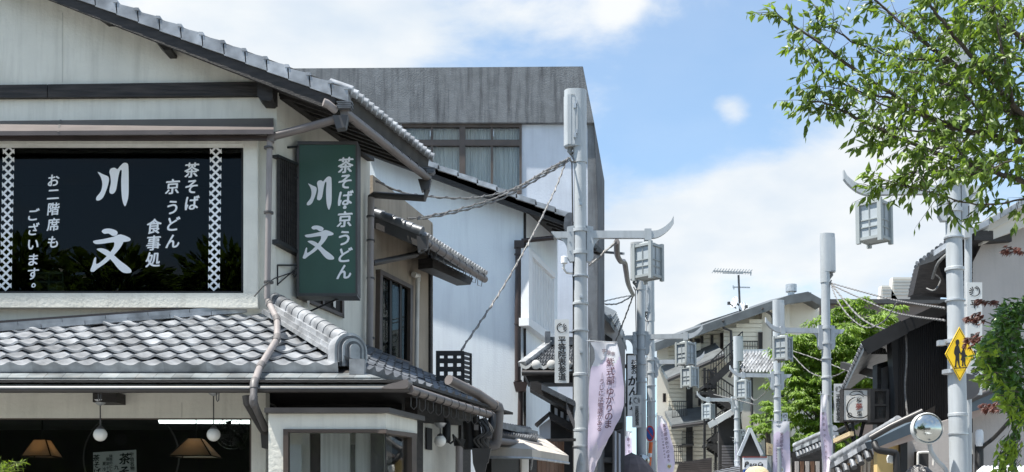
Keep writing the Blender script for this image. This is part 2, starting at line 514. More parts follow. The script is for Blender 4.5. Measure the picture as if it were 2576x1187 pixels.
# ------------------------------------------------------------ roof tiles: one shared mesh per roof, one object per tile
def tile_mesh(name, a, b, mat, h=.05, t=.022, nu=8, lip=0.0, over=.16):
    n = a.cross(b).normalized()
    if n.z < 0: n = -n
    mb = MB(); vs = []
    f = lambda u: h * (.5 + .5 * math.cos(2 * math.pi * u)) ** 1.5
    for j, (v, up) in enumerate(((-.02, t), (1 + over, .002))):
        for i in range(nu + 1):
            u = i / nu
            vs.append(a * (u * 1.03 - .015) + b * v + n * (f(u) + up))
    k = nu + 1
    low = [a * (i / nu * 1.03 - .015) + b * -.02 + n * (f(i / nu) + t - .026 if not lip else -lip) for i in range(k)]
    mb.add(vs + low, [(i, i + 1, k + i + 1, k + i) for i in range(nu)] + [(2 * k + i, 2 * k + i + 1, i + 1, i) for i in range(nu)])
    return mb.mesh(name, mat, True, fix=False)
def tile_roof(parent, O, a, b, nc, nr, mat, h=.05, keep=None, lip=.05, name='roof_tile', nu=8, c0=0, r0=0, t=.022):
    me = tile_mesh(name, a, b, mat, h, t, nu)
    ml = tile_mesh(name, a, b, mat, h, t, nu, lip) if lip else me
    for r in range(r0, nr):
        for c in range(c0, nc):
            if keep and not keep(c + .5, r + .5): continue
            o = inst(name, ml if r == 0 else me, parent, O + a * c + b * r + V((0, 0, random.uniform(-.003, .003))))
            o.rotation_euler = (random.gauss(0, .006), random.gauss(0, .008), random.gauss(0, .006))

# ============================================================ ground
SDV = V((.34, 1, 0))
mb = MB(); mb.add([(-400, -200, 0), (400, -200, 0), (400, 600, 0), (-400, 600, 0)], [(0, 1, 2, 3)])
tag(mb.build('ground', M['pave']), 'pale stone paved ground under the whole street', kind='structure')
mb = MB(); mb.prism([V((-14, 8.4, .004)), V((-.6, 8.4, .004)), V((9.4, 60, .004)), V((3, 60, .004)), V((-14, 12, .004))], (0, 0, .12))
tag(mb.build('pavement', M['pave']), 'raised pavement along the restaurant side of the street', kind='structure')

# ============================================================ restaurant building
RB = thing('restaurant_building', 'two-storey cream plaster noodle restaurant with grey tiled pent roof and big shop window', 'building', (-5, 13.5, 0))
FP = FR(13.5)
Xc = FP(693, 500).x
SP = Pl(FP(693, 500), SDV)
y1 = lambda x: 156 + .377 * (x - 692)          # verge tile crest
y2 = lambda x: 184 + .380 * (x - 692)          # verge tile foot
y3 = lambda x: 222 + .394 * (x - 692)          # barge board foot

mb = MB()
mb.slab(FP, [(-500, 355), (-500, -70), (-250, -165), (160, -8), (693, 205), (693, 355)], .15)
mb.rect(FP, 612, 355, 693, 738, .15)
mb.rect(FP, -500, 355, -60, 738, .15)
mb.rect(FP, -500, 738, 693, 990, .15)
for x in (157,):                                # shadow gap between the two plaster fields
    pass
mb.build('front_wall', M['plaster'], RB)
MB().rect(FP, 155.5, 32, 158, 207, .01, .004).build('plaster_joint', M['plaster2'], RB)
# side wall along the street, with its real thickness
sw = MB()
sidepts = lambda z0, z1, Y0, Y1, off=0: [V((Xc + .34 * (Y - 13.5) + off, Y, z)) for Y, z in ((Y0, z0), (Y1, z0), (Y1, z1), (Y0, z1))]
ztop = FP(693, 222).z
sw.prism(sidepts(2.4, ztop, 13.502, 16.0), (-.15, 0, 0))
sw.build('side_wall', M['plaster'], RB)
MB().prism([V((-9, 15.9, 0)), V((Xc - .25, 15.9, 0)), V((Xc - .25, 15.9, ztop)), V((-6, 15.9, ztop + 1.0)), V((-9, 15.9, ztop))], (0, .1, 0)).build('rear_wall', M['plaster2'], RB)

# main gable roof
YB = 13.15
BP = FR(YB)
mb = MB()
A0, B0, A1, B1 = BP(-250, -160), BP(856, 262), BP(-250, -194), BP(862, 218)
back = SDV * 2.55
mb.add([A0, B0, B1, A1] + [p + back for p in (A0, B0, B1, A1)], [(0, 1, 2, 3), (7, 6, 5, 4), (0, 4, 5, 1), (1, 5, 6, 2), (2, 6, 7, 3), (3, 7, 4, 0)])
lx = A0.x - 4.5
C0, C1 = V((lx, YB, B0.z)), V((lx, YB, B1.z))
mb.add([C0, A0, A1, C1] + [p + back for p in (C0, A0, A1, C1)], [(0, 1, 2, 3), (7, 6, 5, 4), (0, 4, 5, 1), (2, 6, 7, 3), (3, 7, 4, 0)])
mb.build('main_roof', M['soffit'], RB)
MB().slab(BP, [(-250, y2(-250)), (846, y2(846)), (838, y3(838)), (-250, y3(-250))], .05, .03).build('barge_board', M['dark'], RB)
x = -250
while x < 860:
    xe = min(x + 57, 874)
    m = MB().slab(FR(YB - .05), [(x, y1(x) + 3), (xe, y1(xe) - 4), (xe + 2, y2(xe) + 2), (x + 3, y2(x) + 5)], .30)
    m.slab(FR(YB - .058), [(xe - 9, y1(xe - 9) - 4), (xe + 1, y1(xe) - 7), (xe + 2, y1(xe)), (xe - 9, y1(xe - 9) + 3)], .31)
    m.build('verge_tile', M['tile'], RB)
    x += 54
# eave end tiles along the side gutter
for i in range(19):
    p = B1 + SDV * (.06 + i * .135) + V((.03, 0, -.005))
    m = MB(); m.tube([p + V((-.22, 0, .085)), p + V((.06, 0, -.02))], [.05, .055], 10)
    m.build('eave_tile', M['tile'], RB, True)
# side gutter with straps and its end ornament
g0, g1 = BP(858, 283), BP(858, 283) + SDV * 2.45
MB().tube([g0 + V((.04, -.02, 0)), g1 + V((.04, 0, -.02))], .058, 12).build('eave_gutter', M['gut'], RB, True)
for i in range(9):
    p = lerp(g0, g1, (i + .6) / 9.3) + V((.04, 0, 0))
    MB().tube([p, p + SDV * .014], .063, 12).build('gutter_strap', M['gutd'], RB, True)
for p in (g0, g1):
    m = MB()
    for k in range(4):
        m.box(p + V((.05, -.03, .10 - k * .022)), (.19 - .03 * (k % 2), .12, .016))
    m.build('ridge_ornament', M['tile_d'], RB)
m = MB()
for p in (g0, g1):
    m.prism([p + V(q) for q in ((-.10, -.05, -.05), (.09, -.05, -.05), (.06, -.05, -.2), (-.05, -.05, -.22))], (0, .12, 0))
m.build('rain_head', M['gutd'], RB)
MB().tube([g0 + V((-.06, 0, .02)), g0 + V((-.16, -.08, .08)), g0 + V((-.2, -.1, .09))], .05, 10).build('gutter_stub', M['pipe'], RB, True)
# dark rafters and wall plate seen under the side eave
for i in range(9):
    p = B0 + SDV * (.15 + i * .27)
    MB().bar(p + V((-1.0, 0, .30)), p + V((-.05, 0, -.04)), .05, .06).build('rafter', M['dark'], RB)
MB().prism([V((Xc + .34 * (Y - 13.5) + .01, Y, ztop - z)) for Y, z in ((13.55, .12), (15.9, .12), (15.9, -.05), (13.55, -.05))], (.10, 0, 0)).build('wall_plate', M['dark'], RB)
# beam, brackets
m = MB(); m.slab(FP, [(-500, 219), (118, 212), (118, 245), (-500, 248)], .08, .06); m.build('beam', M['beam'], RB)
m = MB(); m.slab(FP, [(120, 212), (652, 205), (652, 240), (120, 245)], .08, .062); m.build('beam', M['beam'], RB)
for pts in ([(647, 203), (686, 203), (686, 247), (680, 253), (657, 252), (647, 240)], [(388, 100), (430, 118), (428, 125), (411, 125)], [(222, 20), (272, 40), (282, 43), (255, 43)]):
    MB().slab(FP, pts, .3, .26).build('purlin_end', M['dark'], RB)
# metal awning hood
m = MB()
pr = lambda x, d: [FP(x, 303 - d, 0), FP(x, 329 - d * .6, .38), FP(x, 340 - d * .5, .38), FP(x, 346 - d, 0)]
a, b = pr(-500, -6), pr(688, 6)
m.add(a + b, [(0, 1, 2, 3), (7, 6, 5, 4), (0, 4, 5, 1), (1, 5, 6, 2), (2, 6, 7, 3)])
m.build('awning_hood', M['brown'], RB)
for x in (431, 150):
    m = MB(); m.add([FP(x, 301, .012), FP(x + 5, 301, .012), FP(x - 6 + 5, 331, .386), FP(x - 6, 331, .386)], [(0, 1, 2, 3)]); m.build('hood_seam', M['gutd'], RB)
MB().rect(FP, -500, 341, 676, 351, .05, .30).build('hood_fascia', M['pipebr'], RB)

# upper shop window
UW = bpy.data.objects.new('window', None); COL.objects.link(UW); UW.parent = RB; UW.location = FP(300, 735) - RB.location
UW['label'] = 'wide dark shop window with white lettering and lattice bands'
m = MB()
m.rect(FP, -96, 343, 648, 362, .14, .12); m.rect(FP, 612, 362, 648, 737, .14, .12)
m.rect(FP, -96, 737, 648, 773, .16, .125); m.rect(FP, -96, 362, -60, 737, .14, .12)
m.build('surround', M['plaster'], RB)
m = MB()
m.rect(FP, -60, 358, 613, 364, .05, -.03); m.rect(FP, -60, 732, 610, 739, .05, -.03); m.rect(FP, 607, 360, 613, 736, .05, -.03); m.rect(FP, -60, 362, -55, 736, .05, -.03)
m.build('sash', M['black'], UW)
MB().rect(FP, -58, 362, 609, 736, .008, -.05).build('pane', M['glassd'], UW)
glm = lambda x, y: FP(x, y, -.044)
def lat(xt, xb):
    m = MB(); pitch = 21.1; n = 17; yt = 370
    for k in range(n + 1):
        yc = yt + k * pitch
        cx = lerp(xt, xb, k / n)
        for sg in (-1, 1):
            a, b = -14.5, 14.5
            if k == 0: a, b = (0, 14.5) if sg > 0 else (-14.5, 0)
            if k == n: a, b = (-14.5, 0) if sg > 0 else (0, 14.5)
            q = []
            for t, w in ((a, -3.6), (b, -3.6), (b, 3.6), (a, 3.6)):
                q.append((cx + t, yc + sg * t * .98 + w))
            m.add([glm(u, v) - V((0, .0006 * (sg + 1), 0)) for u, v in q], [(0, 1, 2, 3)])
    m.build('lattice_band', M['white'], UW, fix=False)
lat(22, 14); lat(543, 537.6)
for s, sz in ((column('茶そば', 482, 428.5, 482, 511), 38), ([('京', 434, 470), ('う', 434, 522), ('ど', 434, 564), ('ん', 434, 607)], 38),
              (column('食事処', 387, 570, 385, 653.5), 38), ([('お', 134, 454.4), ('二', 134, 489), ('階', 134, 526), ('席', 134, 565), ('も', 134, 609)], 32),
              ([('ご', 83, 541), ('ざ', 83, 577.5), ('い', 83, 614.6), ('ま', 83, 653.6), ('す', 83, 689), ('。', 95, 708)], 32)):
    write_each(s, glm, sz, UW, M['white'])
shopname(UW, M['white'], glm, 283.6, 464.5, 278, 630.6, .37077)
# room behind it
def room(name, xl, xr, zf, zc, Y0, Y1, wall, ceil):
    m = MB()
    m.prism([V((xl, Y1, zf)), V((xr, Y1, zf)), V((xr, Y1, zc)), V((xl, Y1, zc))], (0, .05, 0))
    m.prism([V((xr, Y0, zf)), V((xr, Y1, zf)), V((xr, Y1, zc)), V((xr, Y0, zc))], (.05, 0, 0))
    m.prism([V((xl, Y0, zf)), V((xl, Y1, zf)), V((xl, Y1, zc)), V((xl, Y0, zc))], (-.05, 0, 0))
    m.prism([V((xl, Y0, zf)), V((xr, Y0, zf)), V((xr, Y1, zf)), V((xl, Y1, zf))], (0, 0, -.05))
    m.build(name + '_lining', wall, RB)
    MB().prism([V((xl, Y0, zc)), V((xr, Y0, zc)), V((xr, Y1, zc)), V((xl, Y1, zc))], (0, 0, .05)).build(name + '_ceiling', ceil, RB)
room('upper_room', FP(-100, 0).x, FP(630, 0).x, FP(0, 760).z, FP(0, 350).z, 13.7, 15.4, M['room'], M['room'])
m = MB(); pl = FR(13.75)
m.slab(pl, [(86, 684), (158, 683), (160, 733), (84, 734)], .01)
t = tag(m.build('poster', M['signwhite']), 'grey menu poster with food photos behind the upper shop window', 'poster')
for q in ((89, 689, 121, 706), (125, 689, 155, 706), (89, 711, 120, 731), (126, 711, 140, 722), (145, 711, 157, 718), (145, 722, 156, 730)):
    MB().rect(FR(13.744), *q, .002).build('picture', M['brownw'] if q[0] != 125 else M['winbrown'], t)

# green projecting sign
GS = thing('shop_sign', 'tall green box sign with white brush lettering projecting from the cream wall', 'sign', FR(14.0)(825, 740))
GP = FR(13.86)
MB().rect(GP, 751, 363, 895, 737, .28, 0).build('sign_face', M['green'], GS)
m = MB()
m.rect(GP, 748, 355, 899, 363, .3, .012); m.rect(GP, 745, 737, 898, 744, .3, .012); m.rect(GP, 746, 363, 752, 737, .3, .012); m.rect(GP, 894, 363, 899, 737, .3, .012)
m.build('sign_frame', M['signframe'], GS)
gm = lambda x, y: GP(x, y, .006)
shopname(GS, M['white'], gm, 803.6, 486, 800, 610, .284)
write_each([('茶', 869, 416), ('そ', 868, 457), ('ば', 868, 499), ('・', 867, 522, 34), ('京', 867, 552), ('う', 866, 599), ('ど', 866, 642), ('ん', 865, 684)], gm, 40, GS, M['white'], .034)
SM = lambda x, y, off=0: SP(x, y, off)
m = MB()
m.bar(SM(700, 447), GP(750, 447), .02, .02); m.bar(SM(700, 447), SM(700, 487), .02, .02); m.bar(SM(700, 487), GP(748, 449), .012, .012)
m.bar(SM(697, 667), GP(748, 667), .02, .02); m.bar(SM(697, 667), SM(697, 718), .02, .02); m.bar(SM(697, 716), GP(748, 672), .012, .012)
m.bar(SM(722, 371), GP(750, 369), .025, .025)
m.tube([SM(752, 795, .05), GP(862, 746, -.2)], .012, 6)
m.build('bracket', M['black'], GS)
m = MB(); m.tube([SM(640, 745, .1), SM(660, 722, .1), SM(690, 700, .1), GP(735, 685, .02), GP(742, 690, .02), GP(744, 672, .02)], .008, 5)
m.tube([GP(742, 676, .03), GP(736, 690, .03), GP(741, 697, .03), GP(746, 688, .03)], .01, 5)
m.build('sign_cable', M['cabled'], GS)

# side wall fittings: black lattice window, small window, ledge
LW = bpy.data.objects.new('lattice_window', None); COL.objects.link(LW); LW.parent = RB; LW.location = SP(722, 612) - RB.location
SL = lambda x, y, o: SP(x, y, o)
m = MB(); m.slab(SP, [(702, 392), (757, 416), (757, 640), (702, 606)], .04, .03); m.build('backing', M['black'], LW)
for i in range(12):
    x = 703 + i * 4.7
    m = MB(); m.slab(SP, [(x, 391 + (x - 700) * .45), (x + 2, 392 + (x - 700) * .45), (x + 2, 607 + (x - 700) * .55), (x, 606 + (x - 700) * .55)], .04, .08); m.build('slat', M['dark'], LW)
m = MB(); m.slab(SP, [(700, 388), (760, 414), (760, 420), (700, 395)], .09, .09); m.slab(SP, [(700, 601), (760, 634), (760, 644), (700, 612)], .09, .09); m.build('rail', M['black'], LW)
SW = bpy.data.objects.new('side_window', None); COL.objects.link(SW); SW.parent = RB; SW.location = SP(810, 790) - RB.location
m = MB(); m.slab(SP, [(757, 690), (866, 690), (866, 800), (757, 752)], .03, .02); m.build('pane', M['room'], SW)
m = MB(); m.slab(SP, [(754, 742), (866, 790), (866, 798), (754, 750)], .06, .05); m.slab(SP, [(861, 690), (866, 690), (866, 798), (861, 796)], .06, .05); m.slab(SP, [(812, 690), (817, 690), (817, 774), (812, 772)], .06, .045); m.build('sash', M['winbrown'], SW)
for x in (772, 838):
    MB().slab(SP, [(x, 744), (x + 7, 744), (x + 6, 775), (x + 1, 770)], .004, .06).build('paper_charm', M['paper'], SW)
m = MB(); m.slab(SP, [(737, 783), (868, 829), (868, 845), (737, 812)], .12, .12); m.build('ledge', M['plaster2'], RB)
for q in (((880, 565), (898, 575), (898, 620), (880, 640)), ((898, 690), (906, 690), (906, 735), (898, 730))):
    MB().slab(SP, list(q), .02, .02).build('wall_ornament', M['plaster2'], RB)

# pipes of the upper gutter
PT = lambda *a: [P(*q) for q in a]
DP = thing('downpipe', 'mauve downpipe bending from the main roof gutter over the pent roof tiles', 'drainpipe', P(677, 750, 13.3))
MB().tube(PT((850, 298, 13.2), (838, 302, 13.2), (760, 324, 13.22), (686, 343, 13.25)), .05, 12).build('pipe', M['gut'], DP, True)
MB().tube(PT((690, 342, 13.25), (681, 346, 13.25), (678, 356, 13.25)), .058, 12).build('elbow', M['joint'], DP, True)
MB().tube(PT((678, 354, 13.25), (675, 560, 13.25), (672, 752, 13.25)), .037, 12).build('pipe', M['pipe'], DP, True)
pth = PT((673, 752, 13.25), (677, 764, 13.1), (697, 803, 12.62), (697, 852, 12.2), (654, 922, 11.6), (639, 962, 11.08), (637, 1012, 11.0), (667, 1078, 11.6))
for i in range(1, len(pth) - 1):
    MB().tube([pth[i], pth[i + 1]], .037, 12).build('pipe', M['pipe'] if i < 5 else M['joint'], DP, True)
for i in range(1, len(pth) - 1):
    d0 = (pth[i - 1] - pth[i]).normalized(); d1 = (pth[i + 1] - pth[i]).normalized()
    MB().tube([pth[i] + d0 * .07, pth[i] + d0 * .02, pth[i] + d1 * .02, pth[i] + d1 * .07], .043, 12).build('elbow', M['joint'], DP, True)
for y in (372, 535, 710):
    MB().lathe(P(675.5, y, 13.25), [(.06, -.012), (.06, .012)], 12).build('clamp', M['gutd'], DP, True)
D2 = thing('downpipe', 'dark short drainpipe elbowing from the front gutter into a square rain head', 'drainpipe', P(668, 1090, 11.7))
MB().tube(PT((620, 995, 11.15), (622, 1012, 11.15), (655, 1070, 11.6), (668, 1090, 11.7)), .045, 10).build('pipe', M['gutd'], D2, True)
MB().prism([P(655, 1088, 11.66), P(690, 1088, 11.66), P(690, 1120, 11.66), P(680, 1132, 11.66), P(658, 1126, 11.66)], (0, .14, 0)).build('rain_head', M['gutd'], D2)

# ---------------------------------------------------------------- pent roof
YE = 11.7
ze = P(500, 930, YE).z
ta = V((.234, 0, 0)); tb = V((.34 * .23, .23, .1156))
rn = ta.cross(tb).normalized()
EC = V((P(905, 925, YE).x, YE, ze))             # eave corner
WC = V((Xc, 13.5, ze + .905))
hipx = lambda Y: lerp(EC.x, WC.x, (Y - YE) / 1.8)
O = V((EC.x - .234 * 32, YE, ze))
N0 = hitpl(0, 843, O, rn); N1 = hitpl(628, 795, O, rn)
def keepf(c, r):
    p = O + ta * c + tb * r
    yl = lerp(N0.y, N1.y, (p.x - N0.x) / (N1.x - N0.x))
    return p.x < hipx(p.y) - .02 and p.y < yl + .05
tile_roof(RB, O, ta, tb, 40, 8, M['tile'], .038, keepf, .08, t=.055)
sa = SDV * .2216; sb = V((-.193, 0, .0905))
def keeps(c, r):
    p = EC + sa * c + sb * r
    return p.x > hipx(p.y) + .02 and p.x > Xc + .34 * (p.y - 13.5) + .05
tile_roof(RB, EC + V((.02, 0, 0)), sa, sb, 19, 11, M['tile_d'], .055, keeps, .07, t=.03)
m = MB()                                        # boarding under the tiles
dz = V((0, 0, -.03))
m.prism([O + dz, EC + dz, WC + dz, V((O.x, 13.5, WC.z)) + dz], (0, 0, -.06))
far = SDV * 4.2
m.prism([EC + dz, EC + far + dz, V((WC.x, 13.5, WC.z)) + SDV * 2.4 + dz, WC + dz], (0, 0, -.061))
m.build('roof_boarding', M['dark'], RB)
# ridge course against the wall
dN = (N1 - N0); Lr = dN.length; dN.normalize()
ext = 16
for k, (hh, wd_) in enumerate(((.03, .22), (.08, .19))):
    x0 = -1.5 + (.23 if k else 0)
    while x0 < Lr - .05:
        x1 = min(x0 + .49, Lr)
        p, q = N0 + dN * x0, N0 + dN * x1
        MB().bar(p + V((0, .03, hh + .03)), q + V((0, .03, hh + .03)) - dN * .006, wd_, .048).build('ridge_tile', M['tile'], RB)
        x0 = x1
MB().bar(N0 - dN * 1.5 + V((0, .12, .16)), N1 + V((0, .12, .15)), .2, .05).build('wall_flashing', M['brown'], RB)
MB().bar(N0 - dN * 1.5 + V((0, .06, .125)), N1 + V((0, .06, .12)), .2, .03).build('ridge_mortar', M['black'], RB)
# hip ridge
H0 = WC + V((.02, -.06, .02)); H1 = lerp(WC, EC, .90) + V((.0, 0, .02))
hd = (H1 - H0); hl = hd.length; hd.normalize()
hs = V((hd.y, -hd.x, 0)).normalized()
for k, (hh, w_) in enumerate(((.04, .34), (.095, .30), (.15, .26))):
    for j in range(7):
        t0 = hl * (j + (.5 if k % 2 else 0)) / 7.0; t1 = min(hl, t0 + hl / 7.0 - .006)
        MB().bar(H0 + hd * t0 + V((0, 0, hh)), H0 + hd * t1 + V((0, 0, hh)), w_, .05).build('ridge_tile', M['tile'], RB)
for j in range(12):
    t0 = hl * j / 12.0; t1 = t0 + hl / 12.0
    MB().tube([H0 + hd * (t0 + .004) + V((0, 0, .20)), H0 + hd * (t1 + .015) + V((0, 0, .20))], [.088, .098], 14).build('ridge_cap', M['tile'] if j > 1 else M['tile_d'], RB, True)
hf = V((hd.x, hd.y, 0)).normalized()
oc = H1 + V((0, 0, .10))
for k, (r, dd) in enumerate(((.20, .0), (.165, .03), (.13, .05), (.095, .07), (.06, .09))):
    pts = [oc + hs * (r * math.cos(a)) + V((0, 0, .03 + r * .95 * math.sin(a))) for a in [math.pi * i / 12 for i in range(13)]]
    pts = [oc + hs * r + V((0, 0, -.16))] + pts + [oc - hs * r + V((0, 0, -.16))]
    MB().prism([p + hf * (.02 + dd) for p in pts], -hf * (.16 if k == 0 else .02)).build('ridge_end_tile' if k == 0 else 'ridge_end_moulding', M['tile'] if k % 2 == 0 else M['tile_d'], RB)
MB().box(EC + V((-.02, -.02, .02)), (.16, .16, .17)).build('corner_tile', M['tile'], RB)
# flat plates below the tiles
q0 = P(500, 937, 11.74); q1 = P(500, 969, 11.2)
sn = V((1, 0, 0)).cross(q0 - q1).normalized()
SPL = lambda x, y: hitpl(x, y, q0, sn)
for k, (ya, yb) in enumerate(((937, 952.5), (953.5, 969))):
    x = -260 + 11 * k
    while x < 1010:
        l = 46 + random.uniform(-2, 2)
        cr = (912 + (yb - 937) * 2.9, 912 + (ya - 937) * 2.9)
        a_, b_ = min(x, cr[0]), min(x + l - .8, cr[0]); c_, d_ = min(x + l + 13, cr[1]), min(x + 14, cr[1])
        if b_ - a_ > 2:
            lift = V((0, 0, .006 if k == 0 else 0))
            MB().prism([SPL(a_, yb) + lift + V((0, 0, .008)), SPL(b_, yb) + lift + V((0, 0, .008)), SPL(c_, ya) + lift, SPL(d_, ya) + lift], (0, 0, -.012)).build('roof_plate', M['slate'], RB)
        x += l
k0, k1, k2 = SPL(912, 937), SPL(957, 952.5), SPL(1004, 969)
for i in range(10):
    for a_, b_ in ((k0, k1), (k1, k2)):
        f0, f1 = SDV * (i * .235), SDV * (i * .235 + .23)
        MB().prism([a_ + f0, b_ + f0 + V((0, 0, .006)), b_ + f1 + V((0, 0, .006)), a_ + f1], (0, 0, -.012)).build('roof_plate', M['slate'], RB)
MB().prism([SPL(-260, 937) - V((0, 0, .014)), k0 - V((0, 0, .014)), k2 - V((0, 0, .014)), SPL(-260, 969) - V((0, 0, .014))], (0, 0, -.04)).build('plate_boarding', M['dark'], RB)
# front gutter, side gutter, hooks, corner ornament
G0, G1 = P(-300, 979, 11.12), P(1030, 979, 11.12)
m = MB(); m.tube([G0, G1], .037, 14); m.build('front_gutter', M['gutd'], RB, True)
MB().bar(G0 + V((0, -.036, .008)), G1 + V((0, -.036, .008)), .012, .008).build('gutter_lip_highlight', M['steel'], RB)  # pale steel colour paints the highlight line along the gutter lip
m = MB(); m.bar(G0 + V((0, .07, .015)), G1 + V((0, .07, .015)), .05, .05); m.build('eave_fascia', M['gutd'], RB)
GE = G1 + SDV * 2.35
MB().tube([G1, lerp(G1, GE, .5) - V((0, 0, .02)), GE - V((0, 0, .03))], .048, 12).build('side_gutter', M['gut'], RB, True)
for i in range(11):
    p = lerp(G1, GE, (i + .7) / 11.2) - V((0, 0, .02))
    MB().tube([p, p + SDV * .012], .053, 12).build('gutter_strap', M['gutd'], RB, True)
    m = MB(); m.tube([p + V((-.05, 0, -.04)), p + V((-.05, 0, -.14)), p + V((-.02, 0, -.17)), p + V((.01, 0, -.14)), p + V((.01, 0, -.05))], .006, 5); m.build('gutter_hook', M['gutd'], RB)
for x in (250, 547):
    m = MB(); m.tube(PT((x - 3, 986, 11.15), (x - 2, 1006, 11.15), (x, 1010, 11.15), (x + 3, 1006, 11.15), (x + 4, 986, 11.15)), .006, 5); m.build('gutter_hook', M['gutd'], RB)
m = MB(); q = smooth([(962, 974, 0), (975, 966, 0), (995, 962, 0), (1012, 956, 0), (1026, 954, 0), (1026, 968, 0), (1018, 977, 0), (965, 977, 0)], 2)
m.prism([P(p.x, p.y, 11.04) for p in q], (.03, .14, 0)); m.build('corner_ornament', M['gut'], RB)
# soffit
zs = P(1030, 960, 11.1).z
MB().prism([V((-9, 11.16, zs)), V((G1.x - .03, 11.16, zs)), V((G1.x - .03, 11.16, zs)) + SDV * 3.2, V((Xc + .2, 14.4, zs)), V((-9, 14.4, zs))], (0, 0, .03)).build('soffit', M['dark'], RB)

# ---------------------------------------------------------------- ground floor
YG = 11.9
GF = FR(YG)
m = MB(); m.rect(GF, -500, 960, 668, 1051, .2); m.rect(GF, 632, 1051, 668, 1640, .2); m.build('lintel_wall', M['plaster'], RB)
MB().rect(GF, 456, 1012, 458, 1050, .01, .004).build('plaster_joint', M['plaster2'], RB)
MB().rect(FR(11.6), 233, 985, 291, 1011, .3).build('eave_block', M['dark'], RB)
GW = bpy.data.objects.new('window', None); COL.objects.link(GW); GW.parent = RB; GW.location = GF(300, 1060) - RB.location
m = MB(); m.rect(GF, -500, 1050, 634, 1054.5, .08, -.03); m.rect(GF, 628, 1054, 634, 1640, .08, -.03); m.build('sash', M['winbrown'], GW)
MB().rect(GF, -400, 1054, 629, 1640, .008, -.07).build('pane', M['glassg'], GW)
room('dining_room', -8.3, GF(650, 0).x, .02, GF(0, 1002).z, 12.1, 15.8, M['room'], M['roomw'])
def hang_globe(x, y, r, Y, ytop, label):
    t = thing('globe_lamp', label, 'lamp', P(x, y, Y), 'white globe lamps of the restaurant')
    c = P(x, y, Y); rr = r / F * Y
    m = MB(); m.lathe(c, [(rr * math.sin(a), -rr * math.cos(a)) for a in [math.pi * i / 12 for i in range(11)]] + [(rr * .45, rr * .87)], 24); m.build('globe', M['glob'], t, True)
    m = MB(); m.lathe(c + V((0, 0, rr * .84)), [(rr * .55, 0), (rr * .52, rr * .2), (rr * .2, rr * .42), (.008, rr * .5)], 16); m.build('cap', M['gutd'], t, True)
    MB().tube([c + V((0, 0, rr * 1.2)), P(x, ytop, Y)], .007, 6).build('rod', M['gutd'], t)
    MB().lathe(P(x, ytop + 9, Y), [(.012, 0), (.045, .018), (.07, .05), (.075, .06)], 14).build('canopy', M['steel'], t, True)
hang_globe(252, 1093, 17, 11.66, 1011, 'white globe lamp hanging from the dark block under the eave')
hang_globe(537, 1093, 17, 11.66, 987, 'white globe lamp hanging in front of the fan and the tube light')
# inside the dining room
def pendant(x, yt, yb, w0, w1, Y, label):
    t = thing('pendant_lamp', label, 'lamp', P(x, yb, Y), 'lit fabric lamps in the dining room')
    a = P(x, yt, Y); b = P(x, yb, Y); s = Y / F
    m = MB(); vs = []
    for z, w in ((a, w0), (b, w1)):
        for i, j in ((-1, -1), (1, -1), (1, 1), (-1, 1)):
            vs.append(z + V((i * w * s, j * w * s, 0)))
    m.add(vs, [(0, 1, 5, 4), (1, 2, 6, 5), (2, 3, 7, 6), (3, 0, 4, 7)]); m.build('shade', M['shadec'], t)
    m = MB()
    for i in range(4):
        m.bar(vs[i], vs[i + 4], .012, .012); m.bar(vs[4 + i], vs[4 + (i + 1) % 4], .012, .012)
    m.build('shade_frame', M['dark'], t)
    MB().lathe(lerp(a, b, .62), [(.0, -.05), (.035, -.03), (.04, .0), (.02, .05), (.0, .07)], 12).build('bulb', M['bulb'], t, True)
    MB().tube([a, P(x, yt - 80, Y)], .008, 6).build('cord', M['black'], t)
sh = M['shade'].copy(); sh.name = 'lamp_shade_cloth'
tnt = sh.node_tree; bb = tnt.nodes['Principled BSDF']; bb.inputs['Emission Strength'].default_value = 0; bb.inputs['Base Color'].default_value = (.36, .32, .27, 1)
tls = tnt.nodes.new('ShaderNodeBsdfTranslucent'); tls.inputs[0].default_value = (.6, .5, .4, 1)
mxs = tnt.nodes.new('ShaderNodeMixShader'); mxs.inputs[0].default_value = .6
tnt.links.new(bb.outputs[0], mxs.inputs[1]); tnt.links.new(tls.outputs[0], mxs.inputs[2]); tnt.links.new(mxs.outputs[0], tnt.nodes['Material Output'].inputs[0])
M['shadec'] = sh
pendant(106, 1107, 1149, 16, 37, 13.2, 'lit fabric pendant lamp in the dining room, left of the calligraphy sheet')
pendant(493, 1104, 1149, 17, 52, 13.0, 'lit fabric pendant lamp in the dining room, right of the calligraphy sheet')
t = thing('tube_light', 'long white tube light on the dining room ceiling', 'lamp', P(517, 1060, 13.4))
MB().slab(FR(13.4), [(398, 1056), (634, 1056), (634, 1065), (400, 1064)], .04).build('tube', M['tubel'], t)
MB().slab(FR(13.42), [(392, 1050), (640, 1050), (640, 1056), (392, 1056)], .12).build('housing', M['white'], t)
t = thing('wall_fan', 'dark wall fan beside the globe lamp inside the dining room', 'fan', P(590, 1090, 12.9))
c = P(583, 1090, 12.9)
m = MB()
for rr in (.19, .15, .10, .05):
    m.tube([c + V((rr * math.cos(a), -.03 + rr * .1, rr * math.sin(a))) for a in [2 * math.pi * i / 22 for i in range(23)]], .005, 5, False)
for i in range(16):
    a = 2 * math.pi * i / 16
    m.tube([c + V((0, -.05, 0)), c + V((.1 * math.cos(a), -.06, .1 * math.sin(a))), c + V((.19 * math.cos(a), 0, .19 * math.sin(a)))], .003, 4)
m.build('guard', M['gutd'], t)
for i in range(4):
    a = i * math.pi / 2 + .3
    MB().prism([c + V((r * math.cos(a + d), .0, r * math.sin(a + d))) for r, d in ((.03, 0), (.15, -.25), (.16, .2), (.06, .5))], (0, .006, 0)).build('blade', M['joint'], t)
